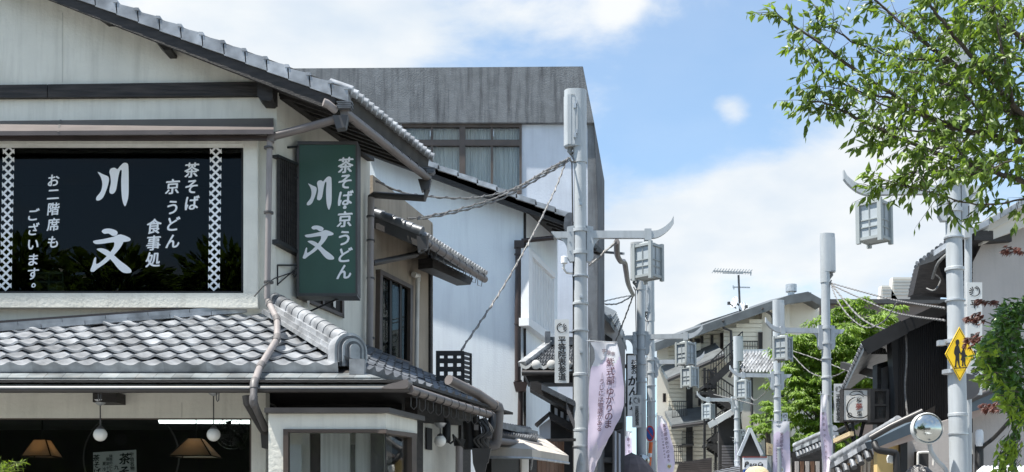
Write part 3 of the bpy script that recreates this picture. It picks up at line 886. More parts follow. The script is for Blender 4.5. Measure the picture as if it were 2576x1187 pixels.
MB().tube([c, c + V((0, .2, 0)), c + V((.06, .3, -.15))], .04, 10).build('motor', M['gutd'], t, True)
t = tag(MB().slab(FR(12.35), [(234, 1138), (342, 1131), (344, 1230), (236, 1232)], .008).build('calligraphy_sheet', M['paper']), 'white paper sheet with black brush calligraphy inside the dining room window', 'sheet')
pmm = lambda x, y: FR(12.35)(x, y, .004)
m = MB(); write(m, [('茶', 314, 1154), ('そ', 312, 1186)], pmm, 29, .03, 1, .1); write(m, column('茶そば', 242, 1152, 244, 1186), pmm, 17, .03, 1, .1)
write(m, column('宇治名物', 331, 1143, 333, 1178), pmm, 11, .02); write(m, column('抹茶のにしん', 279, 1147, 279, 1190), pmm, 8.5, .02); write(m, column('限定十食', 271, 1155, 271, 1188), pmm, 8.5, .02); write(m, column('夏冷', 262, 1166, 262, 1180), pmm, 9, .02); write(m, [('九', 293, 1175)], pmm, 12, .02)
m.build('lettering', M['ink'], t, fix=False)
m = MB(); c = P(330, 1150, 14.2)
m.tube([c + V((.62 * math.cos(a), 0, .62 * math.sin(a))) for a in [2 * math.pi * i / 40 for i in range(41)]], .012, 5, False)
tag(m.build('round_window_ring', M['joint']), 'large thin ring of the round partition opening in the dark dining room', 'ring')

# bay window / display case
BW = bpy.data.objects.new('bay_window', None); COL.objects.link(BW); BW.parent = RB; BW.location = P(820, 1100, 11.02) - RB.location
BWP = FR(11.02)
bR = BWP(970, 1100)
BSP = Pl(bR, SDV)
m = MB()
m.rect(BWP, 675, 1040, 970, 1083, .12); m.rect(BWP, 675, 1083, 714, 1640, .12)
m.slab(BSP, [(970.5, 1039), (1049, 1054), (1049, 1092), (970.5, 1082)], .1)
m.build('plaster_box', M['plaster'], BW)
zt = BWP(800, 1040).z
m = MB(); bB = bR + SDV * .8
m.prism([V((BWP(668, 1040).x, 10.96, zt + .004)), V((bR.x + .04, 10.96, zt + .004)), V((bB.x + .06, bB.y, zt + .004)), V((BWP(668, 1040).x, 11.9, zt + .004))], (0, 0, .05))
m.build('cap_flashing', M['gutd'], BW)
m = MB()
m.rect(BWP, 712, 1079, 973, 1087, .1, .03); m.rect(BWP, 712, 1087, 724, 1640, .1, .03); m.slab(BSP, [(971, 1080), (1049, 1090), (1049, 1102), (971, 1089)], .1, .03)
m.slab(BSP, [(1036, 1095), (1048, 1097), (1048, 1640), (1036, 1640)], .1, .02); m.build('frame', M['winbrown'], BW)
m = MB(); m.rect(BWP, 724, 1086, 970, 1640, .006, -.03); m.slab(BSP, [(972, 1088), (1036, 1096), (1036, 1640), (972, 1640)], .006, -.03); m.build('pane', M['glassc'], BW)
MB().rect(BWP, 968.5, 1086, 971, 1640, .02, 0).build('glass_joint', M['black'], BW)
# what stands inside the bay
for x0, x1, mat, Y in ((727, 758, 'signwhite', 11.35), (760, 778, 'pipew', 11.4), (780, 806, 'brown', 11.5), (806, 880, 'curtain', 11.4), (882, 892, 'joint', 11.35), (894, 930, 'curtain', 11.5), (932, 965, 'joint', 11.45)):
    MB().rect(FR(Y), x0, 1090 if Y > 11.37 else 1118, x1, 1640, .03).build('display_panel', M[mat], BW)
MB().rect(FR(11.75), 700, 1080, 985, 1640, .03).build('back_panel', M['plaster2'], BW)
# recessed wall and post right of the bay, entrance wall along the side
MB().rect(FR(13.1), 660, 940, 1010, 1640, .1).build('recess_wall', M['dark'], RB)
EP = Pl(P(1062, 1100, 12.72), SDV)
m = MB(); m.slab(EP, [(1063, 1000), (1168, 1000), (1168, 1500), (1063, 1620)], .12); m.build('entrance_wall', M['plaster2'], RB)
m = MB(); m.slab(EP, [(1046, 1000), (1064, 1000), (1064, 1620), (1046, 1620)], .14, .03); m.slab(EP, [(1160, 1010), (1184, 1010), (1184, 1500), (1160, 1500)], .14, .04); m.slab(EP, [(1050, 985), (1200, 1035), (1200, 1072), (1050, 1062)], .1, .05); m.build('post', M['dark'], RB)
m = MB(); m.slab(EP, [(1074, 1075), (1087, 1078), (1087, 1132), (1074, 1130)], .02, .03); t = m.build('name_plaque', M['ink'], RB)
hang_globe(1107, 1109, 15, 12.75, 1068, 'small white globe lamp beside the black plaque at the entrance')
t = thing('wall_lantern', 'black tubular wall lantern with looped cable beside the small globe lamp', 'lamp', P(1123, 1100, 13.0))
MB().lathe(P(1123, 1088, 13.0), [(.03, -.12), (.05, -.1), (.05, .1), (.025, .14), (.03, .17)], 14).build('tube', M['black'], t, True)
MB().lathe(P(1123, 1069, 13.0), [(.02, 0), (.035, .01), (.03, .04), (.0, .05)], 12).build('finial', M['steel'], t, True)
MB().tube(PT((1123, 1095, 13.0), (1125, 1110, 12.95), (1133, 1115, 12.95), (1142, 1108, 12.95), (1139, 1094, 12.95), (1152, 1108, 13), (1165, 1126, 13.1)), .014, 6).build('cable', M['cabled'], t, True)
t = thing('vent_pipe', 'grey upright vent pipe with dark cap on the entrance wall', 'drainpipe', P(1154, 1186, 13.1))
MB().tube(PT((1155, 1122, 13.1), (1154, 1300, 13.1)), .045, 12).build('pipe', M['pipe'], t, True)
MB().tube(PT((1156, 1104, 13.1), (1155, 1122, 13.1)), [.075, .065], 12).build('cap', M['black'], t, True)
t = thing('hanging_pot', 'black tapered rain barrel head under the corner of the side gutter', 'barrel', P(1208, 1180, 13.2))
m = MB(); vs = []
for (xa, xb, y) in ((1186, 1235, 1127), (1187, 1233, 1133), (1189, 1228, 1162), (1189, 1224, 1165), (1196, 1220, 1187), (1198, 1216, 1260)):
    a, b = P(xa, y, 13.1), P(xb, y, 13.1); w = (b.x - a.x)
    vs += [a, b, b + V((0, w, 0)), a + V((0, w, 0))]
m.add(vs, [(0, 1, 2, 3)] + [(4 * i + j, 4 * i + (j + 1) % 4, 4 * i + 4 + (j + 1) % 4, 4 * i + 4 + j) for i in range(5) for j in range(4)]); m.build('vessel', M['gutd'], t)
t = thing('pipe_bundle', 'tangle of dark pipes and wires under the end of the side gutter', 'pipes', P(1205, 1120, 13.3))
for pts, r in ((((1195, 1048, 13.2), (1200, 1090, 13.25), (1198, 1130, 13.3)), .05), (((1215, 1052, 13.2), (1222, 1090, 13.2), (1214, 1128, 13.2)), .045), (((1238, 1045, 13.4), (1236, 1075, 13.3), (1222, 1098, 13.3), (1218, 1128, 13.3)), .05), (((1180, 1060, 13.3), (1182, 1130, 13.3)), .08)):
    MB().tube(smooth(PT(*pts), 3, False), r, 10).build('pipe', M['black'], t, True)
for i in range(6):
    a = random.uniform(1190, 1225)
    MB().tube(smooth(PT((a, 1055, 13.1), (a + 20, 1085, 13.05), (a - 6, 1105, 13.05), (a + 8, 1126, 13.1)), 3, False), .012, 5).build('wire', M['cabled'], t)
for x, y in ((1192, 1068), (1225, 1088)):
    MB().rect(FR(13.05), x, y, x + 11, y + 13, .06).build('junction_box', M['joint'], t)
# big grey pipe lying on the side roof
t = thing('overflow_pipe', 'fat grey pipe running along the side roof edge and elbowing down', 'drainpipe', P(1245, 1100, 13.7))
pp = PT((1128, 955, 12.9), (1200, 990, 13.35), (1247, 1022, 13.65))
MB().tube(pp, .062, 14).build('pipe', M['gut'], t, True)
MB().tube(PT((1243, 1019, 13.62), (1252, 1024, 13.68), (1255, 1034, 13.7)), .07, 14).build('elbow', M['joint'], t, True)
MB().tube(PT((1255, 1034, 13.7), (1250, 1108, 13.7)), .062, 14).build('pipe', M['gut'], t, True)
MB().tube(PT((1250, 1106, 13.7), (1246, 1118, 13.7), (1232, 1122, 13.7)), .07, 14).build('elbow', M['joint'], t, True)

# black slatted screen standing on the side roof
t = thing('equipment_screen', 'black slatted box screen standing on the tiled side roof', 'screen', P(1140, 985, 14.9))
SF = FR(14.9); sf0 = SF(1097, 985)
m = MB()
for x in (1097, 1117, 1128, 1149, 1160, 1171.5): pass
for x0, x1 in ((1096, 1106), (1116, 1126), (1139, 1149), (1159, 1168)): m.rect(SF, x0, 884, x1, 990, .03)
m.build('post', M['black'], t)
for y in (882, 901, 922, 944, 966):
    MB().rect(SF, 1096, y, 1167, y + 12, .03, .012).build('slat', M['black'], t)
SSP = Pl(SF(1168, 900), SDV)
for i in range(9):
    y = 884 + i * 11.5
    MB().slab(SSP, [(1168, y), (1186, y + 5), (1186, y + 12), (1168, y + 8)], .02).build('louver', M['black'], t)
MB().slab(SSP, [(1184, 888), (1187, 889), (1187, 1000), (1184, 1000)], .02, .01).build('post', M['black'], t)

# ============================================================ tan house next door
TH = thing('tan_house', 'tan rendered house with tiled eave between the restaurant and the white house', 'house', (-2, 17, 0))
TP = SP
m = MB(); m.slab(TP, [(938, 440), (1087, 560), (1087, 1560), (938, 1600)], .2, -.02); m.build('wall', M['tan'], TH)
m = MB(); m.slab(TP, [(1083, 640), (1088, 642), (1088, 1500), (1083, 1500)], .05, .02); m.build('corner_strip', M['dark'], TH)
MB().prism([TP(1087, 560), TP(1087, 1560), TP(1087, 1560) + V((-3.5, .3, 0)), TP(1087, 560) + V((-3.5, .3, 0))], (0, .15, 0)).build('rear_wall', M['tan'], TH)
e0, e1 = TP(1062, 592, .75), TP(1216, 688, .75)
up = TP.n * 1.7 + V((0, 0, .80))
m = MB(); m.prism([e0, e1, e1 + up, e0 + up], (0, 0, -.11)); m.build('roof', M['soffit'], TH)
for i in range(24):
    p = lerp(e0, e1, (i + .5) / 24)
    MB().tube([p + up * .18 + V((0, 0, .03)), p - up * .04 + V((0, 0, .015))], [.045, .052], 9).build('eave_tile', M['tile'], TH, True)
for i in range(11):
    p = e0 + up * (i / 11); q = e0 + up * ((i + 1.15) / 11)
    MB().tube([p + V((.0, -.02, .05)), q + V((0, -.02, .04))], [.075, .068], 10).build('verge_tile', M['tile_d'], TH, True)
m = MB(); m.prism([e0 + V((0, -.05, -.0)), e0 + up + V((0, -.05, 0)), e0 + up + V((0, -.05, -.2)), e0 + V((0, -.05, -.2))], (0, .05, 0)); m.build('barge_board', M['gutd'], TH)
MB().tube([e0 + V((.02, 0, -.08)), e1 + V((.02, 0, -.1))], .06, 12).build('gutter', M['gut'], TH, True)
for i in range(9):
    p = lerp(e0, e1, (i + .6) / 9.2) + V((.02, 0, -.085))
    MB().tube([p, p + SDV * .012], .066, 10).build('gutter_strap', M['gutd'], TH, True)
    MB().tube([p + V((-.06, 0, -.05)), p + V((-.06, 0, -.15)), p + V((0, 0, -.17)), p + V((.02, 0, -.06))], .006, 4).build('gutter_hook', M['gutd'], TH)
m = MB(); m.slab(TP, [(1088, 648), (1190, 700), (1183, 716), (1088, 674)], .25, .45); m.build('eave_beam', M['dark'], TH)
MB().prism([e0 + V((-.08, -.06, -.02)), e0 + V((.1, -.06, -.02)), e0 + V((.08, -.06, -.2)), e0 + V((-.06, -.06, -.24))], (0, .14, 0)).build('rain_head', M['gutd'], TH)
# its sliding window
TW = bpy.data.objects.new('window', None); COL.objects.link(TW); TW.parent = TH; TW.location = TP(995, 905) - TH.location
m = MB()
m.slab(TP, [(957, 677), (1038, 718), (1038, 728), (957, 688)], .09, .06); m.slab(TP, [(954, 884), (1037, 911), (1037, 923), (954, 896)], .09, .06)
m.slab(TP, [(957, 677), (963, 680), (960, 896), (954, 894)], .09, .055); m.slab(TP, [(1033, 716), (1039, 719), (1037, 922), (1031, 920)], .09, .055); m.build('frame', M['winbrown'], TW)
for a, b in ((962, 985), (985, 1010), (1010, 1033)):
    f = lambda x: (x - 957) * .5
    m = MB(); m.slab(TP, [(a + 2, 684 + f(a)), (b - 2, 684 + f(b)), (b - 2, 886 + f(b) * .66), (a + 2, 886 + f(a) * .66)], .01, .0 + .01 * (a % 2)); m.build('pane', M['glassd'], TW)
    m = MB(); m.slab(TP, [(b - 4, 684 + f(b)), (b + 1, 684 + f(b)), (b, 888 + f(b) * .66), (b - 5, 888 + f(b) * .66)], .018, .018); m.build('stile', M['black'], TW)
m = MB(); m.slab(TP, [(958, 682), (1037, 722), (1037, 915), (958, 890)], .03, -.012); m.build('blind', M['joint'], TW)
t = thing('drainpipe', 'white upright pipe on the tan wall beside the sliding window', 'drainpipe', TP(1048, 945))
MB().tube([TP(1050, 700, .06), TP(1047, 948, .06)], .035, 10).build('pipe', M['pipew'], t, True)
MB().tube([TP(1040, 690, .06), TP(1052, 694, .06), TP(1051, 706, .06)], .045, 10).build('elbow', M['pipew'], t, True)
t = thing('drainpipe', 'mauve downpipe on the corner between the green sign and the tan wall', 'drainpipe', TP(932, 890))
MB().tube([g1 + V((.02, 0, -.2)), g1 + V((0, 0, -.32)), TP(940, 490, .12), TP(932, 497, .1)], .05, 10).build('pipe', M['gutd'], t, True)
MB().tube([TP(933, 497, .1), TP(931, 700, .1), TP(929, 905, .1)], .05, 12).build('pipe', M['pipe'], t, True)
for y in (545, 605, 700, 850): MB().lathe(TP(932, y, .1), [(.062, -.012), (.062, .012)], 12).build('clamp', M['gutd'], t, True)
t = thing('drainpipe', 'black slanting pipe from the tan house rain head to the corner', 'drainpipe', TP(1000, 645, .3))
MB().tube([e0 + V((0, 0, -.2)), TP(1056, 632, .5), TP(1045, 640, .45), TP(938, 662, .1)], .045, 10).build('pipe', M['gutd'], t, True)
# small lower roofs of the tan house
LR = thing('lean_to_roof', 'small dark tiled lean-to roof above the beige awning', 'roof', P(1290, 1090, 16))
o = P(1235, 1092, 15.6); a = (P(1350, 1108, 17.2) - o) / 18; b = (P(1215, 1062, 16.2) - o) / 4
tile_roof(LR, o, a, b, 18, 4, M['tile_d'], .045, None, .05)
m = MB(); m.prism([o, o + a * 18, o + a * 18 + b * 4, o + b * 4], (0, 0, -.06)); m.build('boarding', M['dark'], LR)
MB().tube([o + V((.02, -.05, -.09)), o + a * 18 + V((.05, -.05, -.09))], .05, 10).build('gutter', M['gut'], LR, True)
m = MB(); m.bar(P(1255, 1070, 16), P(1345, 1092, 17.6), .1, .09); m.build('ridge', M['tile_d'], LR)
AW = thing('awning', 'beige canvas awning sagging over the shop front below the lean-to roof', 'awning', P(1330, 1150, 16.5))
m = MB()
p00, p10, p11, p01 = P(1225, 1112, 17.0), P(1245, 1112, 17.2), P(1430, 1150, 18.0), P(1330, 1128, 16.4)
va, vb, vc = P(1228, 1150, 16.1), P(1338, 1152, 16.0), P(1430, 1165, 17.6)
ta_, tb_, tc_ = P(1228, 1122, 16.1), P(1338, 1130, 16.0), P(1430, 1146, 17.6)
bk = V((-.6, 1.2, .55))
m.add([ta_, tb_, tc_, ta_ + bk, tb_ + bk, tc_ + bk, va, vb, vc], [(0, 1, 4, 3), (1, 2, 5, 4), (0, 6, 7, 1), (1, 7, 8, 2)])
m.build('canvas', M['awning'], AW)
m = MB(); m.tube([va, vb, vc], .02, 6); m.tube([vb + V((0, .05, 0)), vb + V((0, 1.2, -.1))], .02, 6); m.build('frame', M['steel'], AW)
SH = thing('wooden_shop_front', 'brown plank shop front with dark doorway under the beige awning', 'shop front', P(1330, 1187, 18.5))
SHP = Pl(P(1236, 1170, 16.6), SDV)
m = MB(); m.slab(SHP, [(1236, 1120), (1312, 1120), (1312, 1500), (1236, 1560)], .1); m.build('doorway', M['black'], SH)
for i in range(8):
    x0 = 1352 + i * 10.5
    MB().slab(SHP, [(x0, 1110), (x0 + 9.9, 1110), (x0 + 9.9, 1480), (x0, 1490)], .05, .02 + .004 * (i % 2)).build('plank', M['plank'], SH)
m = MB(); m.slab(SHP, [(1312, 1115), (1330, 1115), (1330, 1500), (1312, 1500)], .04, .03); m.build('curtain', M['paper'], SH)
m = MB(); m.slab(SHP, [(1333, 1140), (1350, 1140), (1350, 1490), (1333, 1490)], .04, .02); m.build('lattice_panel', M['dark'], SH)

# ============================================================ white house
WH = thing('white_house', 'pale blue-white plaster house with dark gable roof edge behind the cables', 'house', (-1, 21, 0))
WP = FR(21.0)
m = MB(); m.slab(WP, [(900, 350), (1060, 405), (1318, 510), (1318, 1580), (900, 1580)], .2); m.build('gable_wall', M['whitewall'], WH)
WS = Pl(WP(1320, 700), SDV)
m = MB(); m.slab(WS, [(1320, 515), (1402, 540), (1402, 1560), (1320, 1580)], .15); m.build('street_wall', M['whitewall'], WH)
m = MB(); m.rect(WP, 1316.5, 520, 1323, 1580, .06, .03); m.build('corner_strip', M['dark'], WH)
yt = lambda x: 503 + .37 * (x - 1320)
VP_ = FR(20.62)
m = MB(); m.slab(VP_, [(900, yt(900)), (1432, yt(1432)), (1424, yt(1424) + 26), (1318, yt(1318) + 30), (900, yt(900) + 32)], .06); m.build('barge_board', M['dark'], WH)
m = MB(); rA, rB = VP_(900, yt(900) + 3), VP_(1432, yt(1432) + 3); bk = V((.85, 2.5, 0))
m.add([rA, rB, rB + bk, rA + bk] + [p + V((0, 0, -.12)) for p in (rA, rB, rB + bk, rA + bk)], [(0, 1, 2, 3), (7, 6, 5, 4), (1, 5, 6, 2), (0, 4, 5, 1), (2, 6, 7, 3)]); m.build('roof', M['dark'], WH)
x = 905
while x < 1430:
    xe = min(x + 51, 1438)
    MB().slab(FR(20.56), [(x, yt(x) - 7), (xe, yt(xe) - 11), (xe + 2, yt(xe) + 3), (x, yt(x) + 5)], .28).build('verge_tile', M['tile'], WH)
    x += 49
c = VP_(1433, 556)
m = MB(); q = smooth([(1422, 541, 0), (1436, 534, 0), (1442, 545, 0), (1438, 560, 0), (1440, 575, 0), (1424, 580, 0), (1418, 566, 0)], 3)
m.prism([FR(20.5)(p.x, p.y) for p in q], (0, .16, 0)); m.build('verge_end_tile', M['tile_d'], WH)
for i in range(7):                     # rafters under the street eave
    p = rB + bk * ((i + .4) / 7) + V((0, 0, -.13))
    MB().bar(p, p + V((-.7, 0, .26)), .05, .07).build('rafter', M['dark'], WH)
# shuttered window on the street side
SWD = bpy.data.objects.new('shuttered_window', None); COL.objects.link(SWD); SWD.parent = WH; SWD.location = WS(1365, 830) - WH.location
m = MB(); m.slab(WS, [(1338, 640), (1396, 697), (1396, 850), (1338, 806)], .03, .05); m.build('backing', M['whitewall'], SWD)
for i in range(14):
    x = 1340 + i * 4.0; d = (x - 1338) * .95
    MB().slab(WS, [(x, 642 + d), (x + 1.7, 643.5 + d), (x + 1.7, 808 + d * .78), (x, 807 + d * .78)], .03, .075).build('slat', M['white'], SWD)
m = MB()
m.slab(WS, [(1330, 622), (1339, 628), (1339, 816), (1330, 810)], .16, .14); m.slab(WS, [(1330, 622), (1397, 688), (1397, 700), (1330, 636)], .16, .135); m.slab(WS, [(1330, 798), (1397, 846), (1397, 868), (1330, 818)], .2, .16); m.build('frame', M['white'], SWD)
t = thing('drainpipe', 'dark brown downpipe with square rain head on the corner of the white house', 'drainpipe', WP(1302, 1070, .1))
MB().tube(PT((1392, 598, 20.75), (1350, 602, 20.8), (1312, 606, 20.85)), .045, 10).build('pipe', M['pipebr'], t, True)
MB().rect(FR(20.8), 1293, 604, 1318, 622, .12).build('rain_head', M['pipebr'], t)
MB().tube(PT((1304, 618, 20.88), (1302, 800, 20.88), (1302, 962, 20.88)), .06, 12).build('pipe', M['pipebr'], t, True)
m = MB(); m.slab(FR(20.8), [(1291, 960), (1327, 960), (1321, 984), (1297, 984)], .16); m.build('rain_head', M['pipebr'], t)
MB().tube(PT((1310, 984, 20.88), (1308, 1080, 20.88)), .055, 12).build('pipe', M['pipebr'], t, True)
for y in (640, 815, 958, 1070): MB().lathe(P(1303 if y < 980 else 1308, y, 20.88), [(.075, -.012), (.075, .012)], 12).build('clamp', M['pipebr'], t, True)
# entrance roof of the white house
ER = thing('entrance_roof', 'small hipped tiled entrance roof with white round end tiles behind the pole', 'roof', P(1380, 925, 20.4))
E0 = P(1313, 921, 19.9); aa = V(((P(1455, 921, 19.9) - E0).x / 20, 0, 0)); dy = .85
zr = P(1400, 870, 19.9 + dy).z
bb_ = V((.1, dy, zr - E0.z)) / 6
tile_roof(ER, E0, aa, bb_, 20, 6, M['tile_d'], .035, lambda c, r: c > r * 1.35 + .1, .04, nu=6)
m = MB(); tl = E0 + bb_ * 6 + aa * 8; m.prism([E0, E0 + aa * 20, E0 + aa * 20 + bb_ * 6, tl], (0, 0, -.08)); m.build('boarding', M['dark'], ER)
for i in range(6):
    MB().bar(lerp(E0, tl, i / 6) + V((0, 0, .04)), lerp(E0, tl, (i + .97) / 6) + V((0, 0, .04)), .16, .09).build('hip_tile', M['tile'], ER)
for k in range(3):
    for i in range(4):
        p = tl + aa * (3.1 * i + (1.2 if k % 2 else 0)) + V((0, 0, .03 + k * .055))
        MB().bar(p, p + aa * 3.0, .2 - .03 * k, .05).build('ridge_tile', M['tile_d'], ER)
MB().box(tl + V((-.02, 0, .1)), (.1, .24, .32)).build('ridge_end_tile', M['tile_d'], ER)
EF = FR(19.8)
for x in (1348, 1387, 1426):
    c = EF(x, 917); MB().lathe(c, [(.0, -.03), (.06, -.03), (.085, -.015), (.085, .03)], 20, 'y').build('end_disc', M['tile_w'], ER, True)
for x in (1322, 1367, 1406):
    q = smooth([(x - 13, 913, 0), (x, 921, 0), (x + 13, 913, 0), (x + 13, 921, 0), (x, 929, 0), (x - 13, 921, 0)], 2)
    MB().prism([EF(p.x, p.y) for p in q], (0, .03, 0)).build('mortar_crescent', M['tile_w'], ER)
MB().tube([EF(1312, 938), EF(1445, 938)], .05, 10).build('gutter', M['gutd'], ER, True)
m = MB(); m.slab(FR(19.95), [(1316, 932), (1445, 932), (1445, 962), (1330, 962)], .6); m.build('fascia', M['dark'], ER)
PO = thing('porch', 'dark timber porch with sloping eaves below the entrance roof', 'porch', P(1400, 1187, 20.3))
m = MB(); m.slab(FR(19.7), [(1333, 960), (1350, 958), (1445, 1010), (1445, 1042), (1334, 978)], .5); m.build('eave', M['dark'], PO)
for i in range(4):
    x = 1362 + i * 21; MB().slab(FR(19.6), [(x, 966 + (x - 1362) * .5), (x + 20.5, 976 + (x - 1362) * .5), (x + 20.5, 990 + (x - 1362) * .5), (x, 980 + (x - 1362) * .5)], .3).build('verge_tile', M['tile_d'], PO)
m = MB(); m.slab(FR(20.3), [(1385, 985), (1450, 1015), (1450, 1560), (1385, 1560)], .4); m.build('recess', M['black'], PO)
m = MB(); m.slab(FR(19.9), [(1345, 1065), (1380, 1036), (1386, 1040), (1352, 1072)], .3); m.slab(FR(19.9), [(1380, 1034), (1448, 1068), (1448, 1092), (1384, 1052)], .25); m.build('eave_board', M['dark'], PO)
m = MB(); m.slab(FR(20.1), [(1356, 1072), (1384, 1052), (1384, 1560), (1370, 1560)], .1); m.build('side_panel', M['bluewall'], PO)
for i in range(8):
    MB().slab(FR(19.62), [(1424 + i * 2.6, 1012 + i * 6), (1426 + i * 2.6, 1013 + i * 6), (1428 + i * 2.6, 1040 + i * 6), (1426 + i * 2.6, 1040 + i * 6)], .03).build('slat', M['joint'], PO)
for i in range(4):
    x = 1395 + i * 15; MB().slab(FR(20.0), [(x, 1025 + i * 9), (x + 7, 1028 + i * 9), (x + 7, 1046 + i * 9), (x, 1042 + i * 9)], .05).build('gable_gap', M['bluewall'], PO)
MB().bar(P(1330, 1108, 19.5), P(1448, 1106, 19.5), .06, .05).build('rail', M['dark'], PO)

# ============================================================ concrete building behind
CB = thing('concrete_building', 'grey concrete block with stained rough parapet and curtained window band', 'building', (0, 26, 0))
CP = FR(26.0)
m = MB(); m.slab(CP, [(600, 173), (1465, 167), (1494, 308), (600, 308)], .4, .14); m.build('parapet', M['concrete'], CB)
m = MB()
m.rect(CP, 600, 300, 1012, 1560, .3); m.slab(CP, [(1310, 300), (1492, 300), (1502, 530), (1502, 1560), (1310, 1560)], .3); m.rect(CP, 1012, 300, 1310, 314, .3); m.rect(CP, 1012, 485, 1310, 1560, .3)
m.build('front_wall', M['bluewall'], CB)
m = MB(); m.slab(CP, [(1478, 300), (1493.5, 308), (1502.5, 530), (1502.5, 1560), (1480, 1560)], .2, .03); m.build('rough_pilaster', M['concrete'], CB)
fr_ = [(1465.5, 167.5), (1494.5, 310), (1503, 530), (1503, 1560)]
bk_ = [(1466, 168), (1507, 380), (1520, 455), (1520, 1560)]
a = [CP(x, y, .1) for x, y in fr_]; b = [P(x, y, 27.6) for x, y in bk_]
m = MB(); m.add(a + b + [p + V((-1.2, 4, 0)) for p in b], [(0, 1, 5, 4), (1, 2, 6, 5), (2, 3, 7, 6), (4, 5, 9, 8), (5, 6, 10, 9), (6, 7, 11, 10)]); m.build('side_wall', M['concrete2'], CB)
m = MB(); m.prism([CP(600, 173), CP(1465, 168), P(1466, 168, 29), P(600, 173, 29)], (0, 0, -.1)); m.build('roof', M['concrete'], CB)
CW = bpy.data.objects.new('window', None); COL.objects.link(CW); CW.parent = CB; CW.location = CP(1160, 480) - CB.location
m = MB()
m.rect(CP, 1010, 312, 1312, 319, .12, .04); m.rect(CP, 1010, 478, 1312, 487, .12, .04)
for x0, x1 in ((1010, 1015), (1306, 1312), (1155, 1170)): m.rect(CP, x0, 319, x1, 478, .12, .038)
m.rect(CP, 1015, 351, 1155, 366, .12, .036); m.rect(CP, 1170, 351, 1306, 366, .12, .036)
m.build('frame', M['winbrown'], CW)
for x0, x1 in ((1015, 1086), (1086, 1155), (1170, 1237), (1237, 1306)):
    for y0, y1 in ((319, 351), (366, 478)):
        if x1 in (1086, 1237): MB().rect(CP, x1 - 3, y0, x1 + 3, y1, .05, .02).build('stile', M['winbrown'], CW)
        MB().rect(CP, x0, y0, x1, y1, .008, -.02).build('pane', M['glassc'], CW)
    m = MB(); n = 60; vs = []
    for i in range(n + 1):
        x = lerp(x0 - 2, x1 + 2, i / n); w = .011 * math.sin(i * 1.15 + x0) + .008 * math.sin(i * .47 + 2 * x0)
        vs += [P(x, 316, 26.16 + w), P(x, 484, 26.16 + w * 1.2)]
    m.add(vs, [(2 * i, 2 * i + 1, 2 * i + 3, 2 * i + 2) for i in range(n)]); m.build('curtain', M['curtain'], CW, True, False)
MB().rect(FR(26.8), 1000, 300, 1320, 500, .05).build('room_back', M['room'], CW)
for x in (1082, 1241):
    MB().rect(CP, x - 1.2, 329, x + 1.2, 343, .02, .04).build('window_catch', M['steel'], CW)

# ============================================================ lamp posts
ARMZ = P(1459, 591, 19.7).z
proto = thing('street_lamp', 'x', 'street lamp', (0, 0, 0))
LP = M['lampgrey']
MB().tube([(0, 0, 0), (0, 0, 4.2)], [.148, .135], 20).build('pole', LP, proto, True)
MB().tube([(0, 0, 4.2), (0, 0, ARMZ + 1.55)], [.128, .112], 20).build('pole', LP, proto, True)
for z in (3.2, 4.2, 5.5):
    MB().lathe((0, 0, z), [(.142, -.025), (.146, -.02), (.146, .02), (.142, .025)], 20).build('joint_band', LP, proto, True)
zc = ARMZ
cab = bpy.data.objects.new('cabinet', None); COL.objects.link(cab); cab.parent = proto; cab.location = (0, 0, zc + 1.4)
def oblong(xa, xb, hw, n=8):
    pts = []
    for i in range(n + 1):
        a = math.pi / 2 + math.pi * i / n; pts.append((xa + hw + hw * math.cos(a), hw * math.sin(a)))
    for i in range(n + 1):
        a = -math.pi / 2 + math.pi * i / n; pts.append((xb - hw + hw * math.cos(a), hw * math.sin(a)))
    return pts
m = MB(); m.prism([V((x, y, zc + 1.62)) for x, y in oblong(-.285, .125, .13)], (0, 0, 1.06)); m.build('shell', LP, cab, True)
m = MB(); m.prism([V((x, y, zc + 1.33)) for x, y in oblong(-.125, .13, .126)], (0, 0, .3)); m.build('lower_shell', LP, cab, True)
m = MB(); m.prism([V((x, y * 1.03 - .002, zc + 1.64)) for x, y in oblong(-.294, -.1, .13) if x < -.11] + [V((-.10, -.136, zc + 1.64)), V((-.10, .136, zc + 1.64))][::-1], (0, 0, .92)); m.build('door', LP, cab, True)
for z in (1.80, 2.35):
    m = MB(); m.box((-.10, -.14, zc + z), (.045, .03, .09)); m.box((-.075, -.14, zc + z + .07), (.035, .03, .07)); m.build('hinge', M['steel'], cab)
m = MB(); m.tube([(-.055, -.142, zc + 1.82), (-.055, -.142, zc + 2.42)], .008, 6); m.build('door_rod', LP, cab)
m = MB(); m.tube([(-.17, 0, zc + 1.63), (-.19, 0, zc + 1.55), (-.15, -.02, zc + 1.5)], .045, 8); m.tube([(-.2, .03, zc + 1.63), (-.14, 0, zc + 1.45), (-.09, -.09, zc + 1.32), (-.16, -.06, zc + 1.34), (-.2, -.05, zc + 1.42)], .02, 6); m.build('cable_gland', M['cable'], cab, True)
br = bpy.data.objects.new('arm_bracket', None); COL.objects.link(br); br.parent = proto; br.location = (0, 0, zc)
for s in (-1, 1):
    m = MB(); m.prism([V((s * x, -.06, zc + z)) for x, z in ((.115, .16), (.235, .14), (.235, -.42), (.19, -.5), (.115, -.5))], (0, .12, 0)); m.build('plate', LP, br)
    for z in (.05, -.14, -.3): MB().lathe((s * .19, -.062, zc + z), [(0, -.008), (.014, -.008), (.016, .004)], 8, 'y').build('bolt', M['steel'], br)
    q = [V((s * .235, 0, zc - .04))] + [V((s * (.235 + .24 * (1 - math.sin(t))), 0, zc - .04 - .26 * (1 - math.cos(t)))) for t in [math.pi / 2 * i / 8 for i in range(9)]]
    m = MB(); m.prism([p + V((0, -.015, 0)) for p in q], (0, .03, 0)); m.build('gusset', LP, br)
